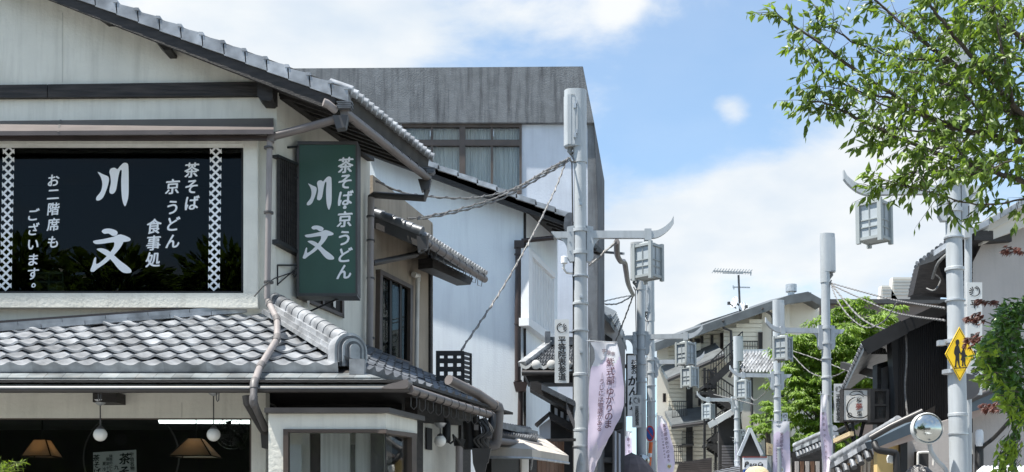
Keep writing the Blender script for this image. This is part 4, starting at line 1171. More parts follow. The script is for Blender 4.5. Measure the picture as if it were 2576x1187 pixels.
for z in (.08, -.33):
    MB().lathe((0, 0, zc + z), [(.13, -.03), (.145, -.03), (.145, .03), (.13, .03)], 20).build('clamp_band', LP, br, True)
m = MB(); cur = []
for i in range(9):
    t = i / 8; cur.append((1.33 + .37 * t, .235 * t ** 1.9))
top = [(.235, .07)] + [(x, z + .07) for x, z in cur[:-1]] + [(1.70, .345)]
bot = [(1.70, .20)] + [(x, z - .065 + .02 * i / 8) for i, (x, z) in list(enumerate(cur))[::-1][1:]] + [(.235, -.065)]
m.prism([V((x, -.045, zc + z)) for x, z in top + bot], (0, .09, 0)); m.build('arm', LP, proto)
m = MB(); m.prism([V((x, -.04, zc + z)) for x, z in ((-.235, .055), (-.53, .055), (-.44, -.06), (-.235, -.06))], (0, .08, 0)); m.build('arm', LP, proto)
ln = bpy.data.objects.new('lantern', None); COL.objects.link(ln); ln.parent = proto; ln.location = (1.23, 0, zc - .5)
LG = M['lampgrey2']
lc = V((1.23, 0, 0)); hd_ = .255; zt_, zb_ = zc - .22, zc - .80
m = MB(); m.box((1.23, 0, zc + .0), (.125, .12, .21)); m.tube([(1.23, 0, zc - .1), (1.23, 0, zc - .22)], .028, 8); m.build('hanger', LP, ln)
cs = [lc + V((hd_ * math.cos(a), hd_ * math.sin(a), 0)) for a in [math.pi / 2 * i + .06 for i in range(4)]]
for c in cs:
    m = MB(); m.box(c + V((0, 0, (zt_ + zb_) / 2)), (.062, .062, .68), Matrix.Rotation(.06 + math.pi / 4, 3, 'Z')); m.build('corner_post', LG, ln)
for i in range(4):
    a, b = cs[i], cs[(i + 1) % 4]
    for z in (zt_, zb_ + .02):
        MB().bar(a + V((0, 0, z)), b + V((0, 0, z)), .035, .045).build('rail', LG, ln)
    ia, ib = lerp(lc, a, .92), lerp(lc, b, .92)
    m = MB(); m.prism([ia + V((0, 0, zb_ + .03)), ib + V((0, 0, zb_ + .03)), ib + V((0, 0, zt_)), ia + V((0, 0, zt_))], (lc - (ia + ib) / 2) * .03); m.build('pane', M['lampglass'], ln)
    m = MB(); mid = lerp(a, b, .5)
    m.bar(lerp(lc, mid, .97) + V((0, 0, zb_ + .03)), lerp(lc, mid, .97) + V((0, 0, zt_)), .016, .016)
    for fz in (.34, .54): m.bar(lerp(lc, lerp(a, b, .1), .97) + V((0, 0, lerp(zb_, zt_, fz))), lerp(lc, lerp(a, b, .9), .97) + V((0, 0, lerp(zb_, zt_, fz))), .016, .016)
    m.build('muntin', LG, ln)
m = MB(); m.lathe((1.23, 0, zt_ + .02), [(.2, 0), (.17, .035), (.12, .04), (.1, .06), (.0, .06)], 6); m.build('cap', LG, ln)
m = MB(); m.prism([c + V((0, 0, zb_ + .012)) for c in cs], (0, 0, .02)); m.build('floor', LG, ln)
for z in (2.6, 3.6, 4.6, 5.6, 7.3):
    m = MB(); m.box((0.0, -.14, z), (.05, .03, .05)); m.lathe((0.0, -.158, z), [(0, -.004), (.014, -.004), (.014, .01)], 8, 'y'); m.build('step_bolt', M['steel'], proto)
m = MB(); m.tube([(-.135, -.03, 1.0), (-.137, -.03, 3.5), (-.128, -.03, zc - .5), (-.15, -.05, zc + 1.35)], .012, 6); m.build('cable_run', M['cabled'], proto, True)
for z in (1.9, 2.15): MB().box((.03, -.141, z), (.09, .012, .16)).build('sticker', M['signwhite'], proto)
for z in (2.9, 5.0, 6.0): MB().lathe((0, 0, z), [(.14, -.012), (.152, -.012), (.152, .012), (.14, .012)], 20).build('strap', M['steel'], proto, True)
POLES = {}
def lamp_at(key, x, y, rz, label, first=False):
    d = ray(x, y); Y = d.y * (ARMZ - EYE.z) / d.z
    o = proto if first else copytree(proto)
    p = P(x, y, Y); o.location = (p.x, p.y, 0); o.rotation_euler = (0, 0, rz)
    o['label'] = label; o['group'] = 'grey lantern street lamps along the street'
    POLES[key] = (p.x, p.y)
lamp_at('L1', 1459, 591, 0, 'pale grey lantern street lamp in front of the white house, cables tied to its cabinet', True)
lamp_at('L2', 1612, 848, -.12, 'pale grey lantern street lamp with the small convex mirror and no-parking sign beside it')
lamp_at('L3', 1637, 911, -.1, 'pale grey lantern street lamp close behind the one with the convex mirror')
lamp_at('R1', 2396, 478, math.pi - .05, 'pale grey lantern street lamp carrying the yellow crossing sign, top hidden by cherry leaves')
lamp_at('R2', 2077, 833, math.pi + .12, 'pale grey lantern street lamp in front of the light green maple, rabbit sign beside it')
lamp_at('R3', 1954, 945, math.pi + .1, 'pale grey lantern street lamp standing before the little blue gable roof')
lamp_at('R4', 1853, 1006, math.pi + .1, 'pale grey lantern street lamp in front of the tiled roof house, right of the stairs')
lamp_at('R5', 1767, 1059, math.pi + .05, 'far pale grey lantern street lamp before the black stair of the beige hotel')
lamp_at('R6', 1776, 1083, math.pi + .05, 'farthest lantern street lamp, mostly hidden behind the next nearer one')
yR1 = POLES['R1'][1]; yL1 = POLES['L1'][1]
t = thing('slim_pole', 'slim pale grey pole standing just right of the crossing sign lamp post', 'pole', (P(2432, 900, yR1 + .7).x, yR1 + .7, 0))
MB().tube([P(2435, 520, yR1 + .7), P(2431, 1640, yR1 + .7)], [.055, .075], 16).build('shaft', LP, t, True)
MB().tube([P(2446, 470, yR1 + .6), P(2444, 553, yR1 + .6)], .10, 16).build('cabinet', LP, t, True)
MB().rect(FR(yR1 + .55), 2426, 540, 2440, 597, .12).build('box', LP, t)
MB().rect(FR(yR1 + .6), 2420, 1043, 2428, 1102, .01, 0).build('sticker', M['signwhite'], t)

# ------------------------------------------------------------ plates on the posts
def emblem(mb, mp_, cx, cy, r, mir=1):
    def arc(a0, a1, r0, w0, w1, sx=0, sy=0):
        n = 14; o_, i_ = [], []
        for k in range(n + 1):
            a = R(lerp(a0, a1, k / n)); w = lerp(w0, w1, k / n) * math.sin(math.pi * (k + .6) / (n + 1.2)) ** .6
            o_.append((cx + mir * (sx + (r0 + w / 2) * math.cos(a)), cy - sy - (r0 + w / 2) * math.sin(a))); i_.append((cx + mir * (sx + (r0 - w / 2) * math.cos(a)), cy - sy - (r0 - w / 2) * math.sin(a)))
        pts = [mp_(*p) for p in o_ + i_[::-1]]; k = n + 1
        mb.add(pts, [(j, j + 1, 2 * k - 2 - j, 2 * k - 1 - j) for j in range(n)])
    arc(100, 330, r * .9, r * .26, r * .1)
    arc(60, 190, r * .42, r * .34, r * .1, -r * .15, r * .15)
    for k in range(5):
        a = R(62 - 24 * k); c0, s0 = math.cos(a), math.sin(a)
        q = [(.28, -.02), (.95, -.05), (1.02, 0), (.95, .05), (.28, .02)]
        prow(mb, [(cx + mir * r * (u * c0 - v * 2 * s0), cy - r * (u * s0 + v * 2 * c0) + r * .12) for u, v in q], mp_)
def street_plate(x0, y0, x1, y1, Y, label, txt='平等院表参道', mir=1):
    t = thing('street_plate', label, 'sign', P((x0 + x1) / 2, y1, Y), 'temple approach plates on the lamp posts')
    pl = FR(Y); w = x1 - x0
    m = MB(); q = [(x0 + 1, y0), (x1 - 1, y0), (x1, y0 + 1), (x1, y1 - 1), (x1 - 1, y1), (x0 + 1, y1), (x0, y1 - 1), (x0, y0 + 1)]
    m.slab(pl, q, .02); m.build('panel', M['signwhite'], t)
    mp_ = lambda x, y: pl(x, y, .004)
    m = MB(); emblem(m, mp_, (x0 + x1) / 2, y0 + w * .58, w * .37, mir)
    h = (y1 - y0)
    write(m, column(txt, (x0 + x1) / 2, y0 + w * 1.45, (x0 + x1) / 2 + .5, y1 - w * .42), mp_, min(w * .58, h / 8.2), .03); m.build('lettering', M['ink'], t, fix=False)
    m = MB()
    for f in (.2, .8):
        a = P((x0 + x1) / 2, lerp(y0, y1, f), Y + .03); m.bar(a, a + V((.25 * mir, .05, 0)), .03, .03)
    m.build('clamp', M['steel'], t)
street_plate(1395, 803, 1431, 963, yL1 - .05, 'pale plate with swirl emblem and black characters, in front of the entrance roof')
street_plate(2432, 710, 2470, 993, yR1 + .5, 'pale plate with swirl emblem half hidden by camellia leaves', mir=-1)
y2_ = POLES['R2'][1]; y3_ = POLES['R3'][1]; y4_ = POLES['R4'][1]
street_plate(2097, 965, 2119, 1062, y2_ - .1, 'pale plate with swirl emblem between the lamp post and the rabbit sign', mir=-1)
street_plate(1967, 1038, 1981, 1090, y3_, 'small pale plate above the flat lavender banner', mir=-1)
street_plate(1861, 1079, 1875, 1134, y4_, 'small pale plate before the dark wall, above the parking sign', mir=-1)
street_plate(1590, 993, 1613, 1075, POLES['L2'][1] - .15, 'grey weathered plate left of the convex mirror post')

# ------------------------------------------------------------ banners
def clothmat(name, col):
    m = pm(name, col, .85, .04, 5)
    t = m.node_tree; N = t.nodes; b = N['Principled BSDF']
    tl = N.new('ShaderNodeBsdfTranslucent'); tl.inputs[0].default_value = (*[min(1, c * 1.1) for c in col], 1)
    mx = N.new('ShaderNodeMixShader'); mx.inputs[0].default_value = .4
    t.links.new(b.outputs[0], mx.inputs[1]); t.links.new(tl.outputs[0], mx.inputs[2]); t.links.new(mx.outputs[0], N['Material Output'].inputs[0])
    return m
BLAV = clothmat('banner_lavender', (.74, .65, .80)); BWHT = clothmat('banner_white', (.78, .78, .82)); BPNK = clothmat('banner_pink', (.82, .74, .82))
def banner(rows, Y, label, cols=(), amp=.06, split=.16, ph=0.0, tail=1.1, rod=True):
    t = thing('banner', label, 'banner', P(rows[-1][1], rows[-1][0], Y), 'lavender banners on the lamp posts')
    ys = [r[0] for r in rows]
    def edge(y, k):
        for i in range(len(rows) - 1):
            if y <= rows[i + 1][0] or i == len(rows) - 2:
                f = (y - rows[i][0]) / (rows[i + 1][0] - rows[i][0]); f = max(0, min(1, f)); f = f * f * (3 - 2 * f) * .5 + f * .5
                return lerp(rows[i][k], rows[i + 1][k], f)
    H = ys[-1] - ys[0]
    def depth(s, v):
        return amp * (math.sin(3.1 * s + 5 * v + ph) * .8 + .45 * math.sin(7.3 * s - 9 * v + 2 * ph) + .25 * math.sin(13 * v + 4 * s)) * (.35 + s * .9)
    def surf(x, y, off=0):
        l, r = edge(y, 1), edge(y, 2); s = (x - l) / max(1, r - l); v = (y - ys[0]) / H
        return P(x, y, Y + depth(s, v) - off)
    ny, nx = 44, 12; m = MB(); vs = []
    for j in range(ny + 1):
        y = lerp(ys[0], ys[-1], j / ny); l, r = edge(y, 1), edge(y, 2)
        for i in range(nx + 1):
            sag = (1 - j / ny) * 0
            vs.append(surf(lerp(l, r, i / nx), y))
    o = m.add(vs, [(j * (nx + 1) + i, j * (nx + 1) + i + 1, (j + 1) * (nx + 1) + i + 1, (j + 1) * (nx + 1) + i) for j in range(ny) for i in range(nx)])
    m.mi = []
    for j in range(ny):
        for i in range(nx):
            f = j / ny - (.03 * math.sin(i * .9 + ph) - .02 * i / nx)
            m.mi.append(1 if f < split else (2 if f > tail else 0))
    m.build('cloth', [BLAV, BWHT, BPNK], t, True, False)
    m = MB()
    for it in cols:
        write(m, it[0], lambda x, y: surf(x, y, .012), it[1], .010 if len(it) < 3 else it[2], .95, .06)
    if cols: m.build('lettering', M['inkp'], t, fix=False)
    if rod:
        m = MB(); m.tube([P(rows[0][1] - 9, rows[0][0] - 3, Y), P(rows[0][2] + 3, rows[0][0] + 1, Y)], .01, 6); m.tube([P(rows[0][1] - 2, rows[0][0] - 8, Y + .02), P(rows[-1][1] - 2, rows[-1][0], Y + .02)], .012, 6); m.build('rod', M['steel'], t)
    return t, surf
banner([(860, 1484, 1551), (880, 1495, 1557), (902, 1496, 1561), (930, 1485, 1565), (975, 1481, 1569), (1017, 1480, 1569), (1045, 1480, 1562), (1080, 1479, 1544), (1110, 1478, 1527), (1140, 1478, 1513), (1165, 1480, 1501), (1195, 1482, 1490)], yL1 - .15,
       'large lavender banner twisting beside the nearest left lamp post',
       [([('紫', 1534, 911), ('式', 1535, 934), ('部', 1535, 957), ('ゆ', 1534, 985), ('か', 1533, 1006), ('り', 1532, 1027), ('の', 1531, 1047), ('ま', 1529, 1067)], 22), (column('｜うじには物語がある', 1514, 945, 1507, 1078), 14.5), ([('宇', 1519, 883), ('治', 1530, 886), ('市', 1541, 890)], 12), ], .07, .15, .4, .78)
yL3 = POLES['L3'][1]
t, sf_ = banner([(1046, 1654, 1664), (1062, 1654, 1676), (1090, 1653, 1684), (1130, 1653, 1694), (1165, 1653, 1697), (1195, 1653, 1692)], yL3 - .1, 'lavender banner with crane roundel beside the second left lamp post',
       [(column('紫式部ゆかりのまち', 1671, 1070, 1682, 1158), 9.6), (column('うじには物語がある', 1664, 1088, 1672, 1150), 5)], .06, .14, 1.0)
m = MB(); prow(m, [(1683 + 7 * math.cos(a), 1172 + 7.5 * math.sin(a)) for a in [2 * math.pi * i / 20 for i in range(20)]], lambda x, y: sf_(x, y, .014)); m.build('roundel', M['white'], t, fix=False)
m = MB(); prow(m, [(1683 + 4.5 * math.cos(a), 1173 + (3 if i % 3 else 6) * math.sin(a)) for i, a in enumerate([2 * math.pi * i / 14 for i in range(14)])], lambda x, y: sf_(x, y, .02)); m.build('roundel_mark', M['ochre'], t, fix=False)
t, sf_ = banner([(1060, 1944, 1985), (1100, 1945, 1986), (1150, 1944, 1987), (1200, 1944, 1987)], y3_ - .12, 'flat lavender banner hanging straight in front of the blue gable roof',
       [(column('紫式部ゆかりのまち', 1966, 1092, 1964, 1168), 9, .006), (column('うじには物語がある', 1954, 1108, 1953, 1160), 5, .004)], .05, .2, 2.2)
m = MB(); prow(m, [(1963 + 9 * math.cos(a), 1182 + 9 * math.sin(a)) for a in [2 * math.pi * i / 20 for i in range(20)]], lambda x, y: sf_(x, y, .014)); m.build('roundel', M['white'], t, fix=False)
m = MB(); prow(m, [(1963 + 6 * math.cos(a), 1182 + (3 if i % 3 else 7) * math.sin(a)) for i, a in enumerate([2 * math.pi * i / 14 for i in range(14)])], lambda x, y: sf_(x, y, .02)); m.build('roundel_mark', M['ochre'], t, fix=False)
banner([(992, 2066, 2081), (1030, 2063, 2078), (1080, 2062, 2082), (1115, 2064, 2093), (1145, 2067, 2091), (1170, 2069, 2086), (1195, 2071, 2082)], y2_ - .25, 'narrow lavender banner blown edge-on beside the post near the rabbit sign',
       [(column('紫式部ゆかりのまち', 2070, 1040, 2078, 1150), 7.5, .004)], .06, .24, 3.0, .8)
banner([(1110, 1851, 1855), (1130, 1850, 1862), (1155, 1849, 1870), (1180, 1849, 1871), (1200, 1852, 1868)], y4_ - .1, 'lavender banner widening downwards left of the parking sign', [(column('式部のまち', 1856, 1140, 1860, 1175), 6, .004)], .06, .14, 4.0, .85)
yR5 = POLES['R5'][1]
banner([(1133, 1759, 1772), (1165, 1759, 1773), (1200, 1759, 1772)], yR5 - .1, 'far lavender banner at the foot of the stair building', [(column('紫式部の', 1766, 1155, 1766, 1185), 6, .004)], .05, .2, 5.0)
banner([(1085, 1570, 1588), (1120, 1571, 1589), (1160, 1571, 1592), (1195, 1572, 1592)], yL3 + 4, 'small lavender banner behind the grey umbrella', [(column('部ゆか', 1580, 1105, 1582, 1135), 7)], .05, .14, 6.0)

# ------------------------------------------------------------ cables
def cable(label, runs, r=.016, twist=.03, grp='bundled overhead cables', mat='cable', cat='cable'):
    t = None
    for i, pts in enumerate(runs):
        path = smooth(PT(*pts), 10, False)
        if t is None:
            t = thing('overhead_cable', label, cat, path[0], grp)
        MB().tube(path, r, 6).build('strand', M[mat], t, True)
        if twist:
            ln_ = [0]
            for k in range(1, len(path)): ln_.append(ln_[-1] + (path[k] - path[k - 1]).length)
            tot = ln_[-1]; n = int(tot / .045); hel = []; j = 0
            for k in range(n + 1):
                d = tot * k / n
                while j < len(path) - 2 and ln_[j + 1] < d: j += 1
                f = (d - ln_[j]) / max(1e-6, ln_[j + 1] - ln_[j]); p = lerp(path[j], path[j + 1], f)
                dr = (path[j + 1] - path[j]).normalized(); sd_ = dr.cross(V((0, 0, 1))).normalized(); u_ = sd_.cross(dr)
                a = d * 2 * math.pi / .32
                hel.append(p + (sd_ * math.cos(a) + u_ * math.sin(a)) * twist)
            MB().tube(hel, r * .62, 5).build('lashing', M['joint'], t, True)
    return t
cable('upper cable bundle sagging from the street lamp cabinet to the restaurant eave', [((1434, 396, 19.6), (1380, 424, 19.0), (1290, 475, 18.1), (1200, 496, 17.3), (1120, 497, 16.7), (1020, 486, 16.1), (945, 455, 15.7))], .013, .019)
cable('lower cable bundle running from the street lamp cabinet to the tan house roof', [((1434, 398, 19.6), (1360, 440, 18.9), (1260, 492, 18.1), (1150, 527, 17.3), (1065, 545, 16.8), (1025, 549, 16.6)), ((1432, 404, 19.55), (1360, 446, 18.9), (1260, 500, 18.1), (1150, 533, 17.3), (1050, 552, 16.7))], .012, .018)
cable('steep single cable dropping from the street lamp to the black roof screen', [((1422, 408, 19.5), (1395, 478, 18.7), (1340, 590, 17.6), (1260, 730, 16.4), (1160, 880, 15.0))], .013, .017)
t = cable('thick corrugated conduit hanging from the lamp arm to the next post', [((1551, 607, 19.65), (1552, 640, 20.3), (1560, 656, 21.0), (1570, 660, 21.6), (1574, 680, 22.5), (1580, 715, 25), (1592, 742, 29))], .055, 0, mat='gut')
cable('short grey cable from the lamp bracket up to its arm', [((1482, 668, 19.6), (1508, 645, 19.62), (1530, 625, 19.63), (1549, 607, 19.65))], .02, .02)
cable('thin cable from the second lamp cabinet to the concrete building', [((1594, 742, 29.6), (1560, 748, 29), (1520, 757, 28))], .012, .015)
cable('loose lower cable looping from the second lamp cabinet to the far house', [((1592, 744, 29.8), (1575, 790, 30.5), (1540, 880, 31.5)), ((1590, 744, 29.8), (1555, 763, 29.3), (1522, 765, 28.5))], .018, .018)
cable('pair of cables crossing from the maple lamp post to the crossing sign post', [((2090, 712, y2_), (2160, 732, 27), (2260, 757, 23), (2376, 775, yR1)), ((2090, 716, y2_), (2150, 744, 27), (2250, 786, 23), (2376, 806, yR1))], .013, .016)
cable('deeply sagging cable looping under the lantern near the black building', [((2090, 716, y2_), (2106, 756, 28), (2140, 800, 26.5), (2180, 824, 25), (2225, 806, 23.5), (2255, 760, 22.5))], .013, .016)
cable('thick cable falling from the maple lamp post to the black gable', [((2090, 714, y2_), (2120, 752, 28), (2160, 796, 26.5), (2200, 820, 25.5), (2250, 832, 24.5))], .018, .018)
cable('dark cable hanging down the black corrugated wall below the lantern', [((2277, 836, 22.4), (2280, 900, 22.3), (2276, 980, 22.3), (2284, 1060, 22.2))], .02, .014, mat='cable')
cable('two cables stretched behind the maple lamp post at its waist', [((1986, 880, 34), (2060, 905, 33), (2150, 940, 31), (2210, 955, 29)), ((1986, 885, 34), (2040, 938, 33), (2100, 945, 31), (2170, 900, 29))], .014, .016)
cable('cable slack between the two lamp posts by the tiled roof house', [((1875, 955, y4_), (1892, 1004, 42), (1915, 996, 40), (1945, 960, y3_)), ((1795, 992, 50), (1850, 1005, 45), (1900, 1018, 42))], .018, .018)
cable('cable from the far lamp post sagging across the stair', [((1782, 1012, yR5), (1800, 1060, 50), (1830, 1095, 47), (1850, 1102, y4_))], .018, .018)
t = thing('security_camera', 'small white dome camera on a pipe beside the nearest left lamp post', 'camera', P(1419, 660, yL1))
MB().lathe(P(1419, 655, yL1 - .05), [(.0, -.06), (.05, -.06), (.062, -.05), (.06, .06), (.05, .07), (0, .07)], 14).build('dome', M['white'], t, True)
MB().tube(PT((1419, 663, yL1 - .05), (1417, 675, yL1 - .05), (1425, 686, yL1 - .05), (1445, 688, yL1)), .022, 8).build('pipe', M['pipew'], t, True)
t = thing('street_mic_box', 'small steel strut sticking out of the concrete side wall', 'bracket', P(1545, 637, 27))
m = MB(); m.bar(P(1520, 634, 27.3), P(1568, 638, 26.6), .06, .06); m.build('strut', M['steel'], t)

# ============================================================ houses and shops further along the left side
HB = thing('weathered_house', 'weathered grey house with shingled roof edge just behind the concrete building', 'house', P(1545, 1100, 32))
m = MB(); m.deep(32, [(1500, 800), (1536, 790), (1572, 875), (1572, 1560), (1500, 1560)], 3.0); m.build('wall', M['stucco'], HB)
r0, r1, r2, r3 = P(1505, 765, 31.2), P(1538, 795, 31.2), P(1577, 868, 33.5), P(1545, 778, 36)
m = MB(); m.add([P(1500, 765, 31.4), P(1536, 806, 31.4), P(1576, 872, 33.8), P(1548, 782, 35.5), P(1500, 758, 36)], [(0, 1, 2, 3, 4)])
m.v += [v - V((0, 0, .15)) for v in list(m.v)]; m.f += [(9, 8, 7, 6, 5), (0, 5, 6, 1), (1, 6, 7, 2)]; m.mi += [0] * 4
m.build('roof', M['roofgrey'], HB)
for i in range(12):
    f = i / 12; a = lerp(P(1537, 802, 31.35), P(1575, 868, 33.7), f); b = lerp(P(1549, 786, 34.5), P(1574, 850, 35.4), f)
    MB().bar(a, b, .04, .05).build('shingle_batten', M['stucco2'] if i % 3 else M['roofgrey'], HB)
m = MB(); m.slab(FR(31.9), [(1522, 840), (1540, 852), (1540, 930), (1522, 930)], .05); m.build('window', M['room'], HB)
DS = thing('dark_shop', 'row of dark shop fronts behind the twisting lavender banner', 'shop', P(1530, 1187, 28))
m = MB(); m.deep(28, [(1430, 900), (1522, 930), (1570, 1000), (1570, 1560), (1430, 1560)], 3.0); m.build('wall', M['concrete2'], DS)
m = MB(); m.slab(FR(27.7), [(1478, 1090), (1560, 1085), (1562, 1560), (1478, 1560)], .2); m.build('opening', M['black'], DS)
m = MB(); m.slab(FR(27.4), [(1475, 1072), (1566, 1062), (1566, 1076), (1475, 1090)], .4); m.build('fascia', M['dark'], DS)
m = MB(); m.slab(FR(27.3), [(1478, 1150), (1550, 1150), (1550, 1164), (1478, 1160)], .5); m.build('shelf', M['gutd'], DS)
for i in range(4):
    MB().slab(FR(27.2), [(1541 + i * 5, 1080 + i * 3), (1545.6 + i * 5, 1082 + i * 3), (1545 + i * 5.4, 1300), (1540 + i * 5.4, 1300)], .03 + .02 * (i % 2)).build('door_curtain', M['bluewall'] if i % 2 else M['joint'], DS)
t = thing('tea_shop_sign', 'tall pale tea shop sign with black characters left of the mirror post', 'sign', P(1598, 1045, 33))
TS = FR(33)
m = MB(); m.rect(TS, 1577, 892, 1604, 1046, .12); m.build('panel', M['white'], t)
m = MB(); m.rect(TS, 1575, 889, 1606, 893, .14, .02); m.rect(TS, 1575, 893, 1578, 1046, .14, .02); m.rect(TS, 1560, 916, 1576, 925, .1); m.rect(TS, 1560, 1014, 1576, 1022, .1); m.build('frame', M['dark'], t)
write(MB(), [('お', 1593, 910, 13), ('茶', 1594, 924, 14), ('の', 1594, 936, 12), ('か', 1592, 958, 26), ('ん', 1593, 984, 24), ('ば', 1593, 1008, 22), ('や', 1593, 1030, 20)], lambda x, y: TS(x, y, .006), 14, .04, 1, .08).build('lettering', M['ink'], t, fix=False)
t = thing('narrow_sign', 'narrow white rounded sign with tiny characters behind the tea shop sign', 'sign', P(1569, 1105, 34.5))
MB().slab(FR(34.5), [(1564, 958), (1573, 956), (1575, 1000), (1575, 1096), (1564, 1098)], .1).build('panel', M['signwhite'], t)
write(MB(), column('抹茶処', 1569, 966, 1569, 985), lambda x, y: FR(34.5)(x, y, .006), 8, .02).build('lettering', M['ink'], t, fix=False)
t = thing('parasol', 'grey ribbed parasol open over the street stall', 'parasol', P(1592, 1187, 30))
c = P(1588, 1138, 30); n = 14
m = MB(); vs = [c]
for k, (r, z) in enumerate(((.3, -.14), (.5, -.34), (.68, -.62))):
    for i in range(n): a = 2 * math.pi * i / n; vs.append(c + V((r * math.cos(a), r * math.sin(a), z)))
m.add(vs, [(0, 1 + i, 1 + (i + 1) % n) for i in range(n)] + [(1 + k * n + i, 1 + (k + 1) * n + i, 1 + (k + 1) * n + (i + 1) % n, 1 + k * n + (i + 1) % n) for k in range(2) for i in range(n)]); m.build('canopy', M['umb'], t)
MB().tube([c, V((c.x, c.y, .02))], .02, 8).build('pole', M['steel'], t)
def convex_mirror(x, y, r, Y, label, pole=None):
    t = thing('convex_mirror', label, 'mirror', P(x, y + r, Y))
    c = P(x, y, Y); rr = r / F * Y
    m = MB(); m.lathe(c, [(rr * math.sin(a) , -rr * .75 * math.cos(a) + rr * .62) for a in [R(48) * i / 10 / .75 for i in range(11)]], 32, 'y'); m.v = [c + V(((v - c).x / .9, (v - c).y, (v - c).z / .9)) for v in m.v]
    m.build('mirror', M['mirror'], t, True)
    mr = max((v - c).x for v in m.v)
    m = MB(); m.lathe(c, [(mr * .96, .1), (mr, .04), (mr * 1.06, .08), (mr * 1.06, .14), (mr * .5, .2), (0.001, .22)], 32, 'y'); m.build('rim', M['signwhite'], t, True)
    if pole: MB().tube(smooth(PT(*pole), 4, False), .035, 10).build('bracket', M['lampgrey'], t, True)
convex_mirror(1619, 1157, 15.5, POLES['L2'][1] - .35, 'small round convex mirror strapped to the lamp post above the orange post')
t = thing('no_parking_sign', 'round blue no-parking sign with red rim between two lamp posts', 'sign', P(1632, 1120, 33))
c = P(1634, 1090, 33); rr = 20 / F * 33
cq = [c + V((rr * .55 * math.cos(a), 0, rr * math.sin(a))) for a in [2 * math.pi * i / 28 for i in range(28)]]
MB().prism(cq, (.02, .03, 0)).build('rim', M['signred'], t)
MB().prism([lerp(c, p, .8) - V((0, .01, 0)) for p in cq], (0, .01, 0)).build('face', M['signblue'], t)
m = MB(); m.bar(c + V((-.08, -.014, .12)), c + V((.08, -.014, -.12)), .03, .006, V((0, 1, 0))); m.build('slash', M['signred'], t)
t = thing('marker_post', 'orange reflective marker post behind the mirror lamp post', 'post', P(1634, 1187, 32))
MB().tube(PT((1637, 1112, 33), (1631, 1187, 33), (1630, 1400, 33)), .06, 12).build('post', M['orange'], t, True)
MB().tube(PT((1634.6, 1140, 33), (1633.6, 1150, 33)), .063, 12).build('band', M['white'], t, True)

# ============================================================ beige hotel with stair
HT = thing('beige_hotel', 'beige hotel with long sloping roof, clapboard walls and many small windows', 'hotel', P(1830, 1187, 54))
HP = FR(54)
def courses(pl, poly_fn, y0, y1, dy, mat, parent, t=.05):
    y = y0
    while y < y1:
        xs = poly_fn(y)
        if xs and xs[1] - xs[0] > 2:
            MB().slab(pl, [(xs[0], y), (xs[1], y), (xs[1], y + dy - 1.3), (xs[0], y + dy - 1.3)], t).build('clapboard', mat, parent)
        y += dy
rl = lambda x: 868 - .338 * (x - 1652)          # eave/verge line
m = MB(); m.deep(54.1, [(1652, 875), (1660, 868), (1985, 760), (2060, 755), (2060, 1560), (1652, 1560)], 6); m.build('core_wall', M['beige2'], HT)
inv = lambda y: 1652 + (868 - y) / .338
courses(HP, lambda y: (max(1681, inv(y) + 6), 1818) if inv(y) < 1818 else None, 800, 1187, 10.5, M['beige'], HT)
HQ = FR(53.2)
courses(HQ, lambda y: (max(1820, inv(y) + 40), 1916), 770, 905, 11, M['beige'], HT)
MB().slab(FR(54.2), [(1652, 878), (1681, 872), (1681, 1560), (1652, 1560)], .05, .16).build('side_panel', M['beige2'], HT)
m = MB(); m.slab(FR(53.6), [(1916, 782), (1986, 756), (1986, 1000), (1916, 1000)], .4); m.build('bay_wall', M['beige2'], HT)
# roofs
def roofstrip(pts_top, Y0, back, th, mat, name, parent):
    m = MB(); f = [P(x, y, Y0) for x, y in pts_top]; n = len(f)
    bk = [p + V(back) for p in f]; lo = [p - V((0, 0, th)) for p in f]; lb = [p - V((0, 0, th)) for p in bk]
    m.add(f + bk + lo + lb, [(i, i + 1, n + i + 1, n + i) for i in range(n - 1)] + [(i, 2 * n + i, 2 * n + i + 1, i + 1) for i in range(n - 1)] + [(2 * n + i, 3 * n + i, 3 * n + i + 1, 2 * n + i + 1) for i in range(n - 1)] + [(0, n, 3 * n, 2 * n), (n - 1, 2 * n - 1, 4 * n - 1, 3 * n - 1)])
    return m.build(name, mat, parent)
roofstrip([(1648, 862), (1800, 806), (1880, 778), (1985, 742), (2040, 735)], 52.6, (0, 4, .6), .42, M['roofgrey'], 'roof', HT)
roofstrip([(1762, 812), (1855, 782), (1872, 788)], 54.5, (0, 3, .3), .35, M['roofgrey'], 'roof', HT)
roofstrip([(1985, 742), (2032, 733), (2066, 752)], 53.0, (0, 5, .2), .35, M['roofgrey'], 'roof', HT)
for (xa, ya, xb, yb) in ((1680, 950, 1822, 888), (1690, 1068, 1790, 1055)):
    roofstrip([(xa, ya), (xb, yb)], 51.5, (0, 2.4, .9), .22, M['roofgrey'], 'pent_roof', HT)
    MB().tube([P(xa - 2, ya + 6, 51.4), P(xb, yb + 6, 51.4)], .07, 8).build('gutter', M['gutd'], HT, True)
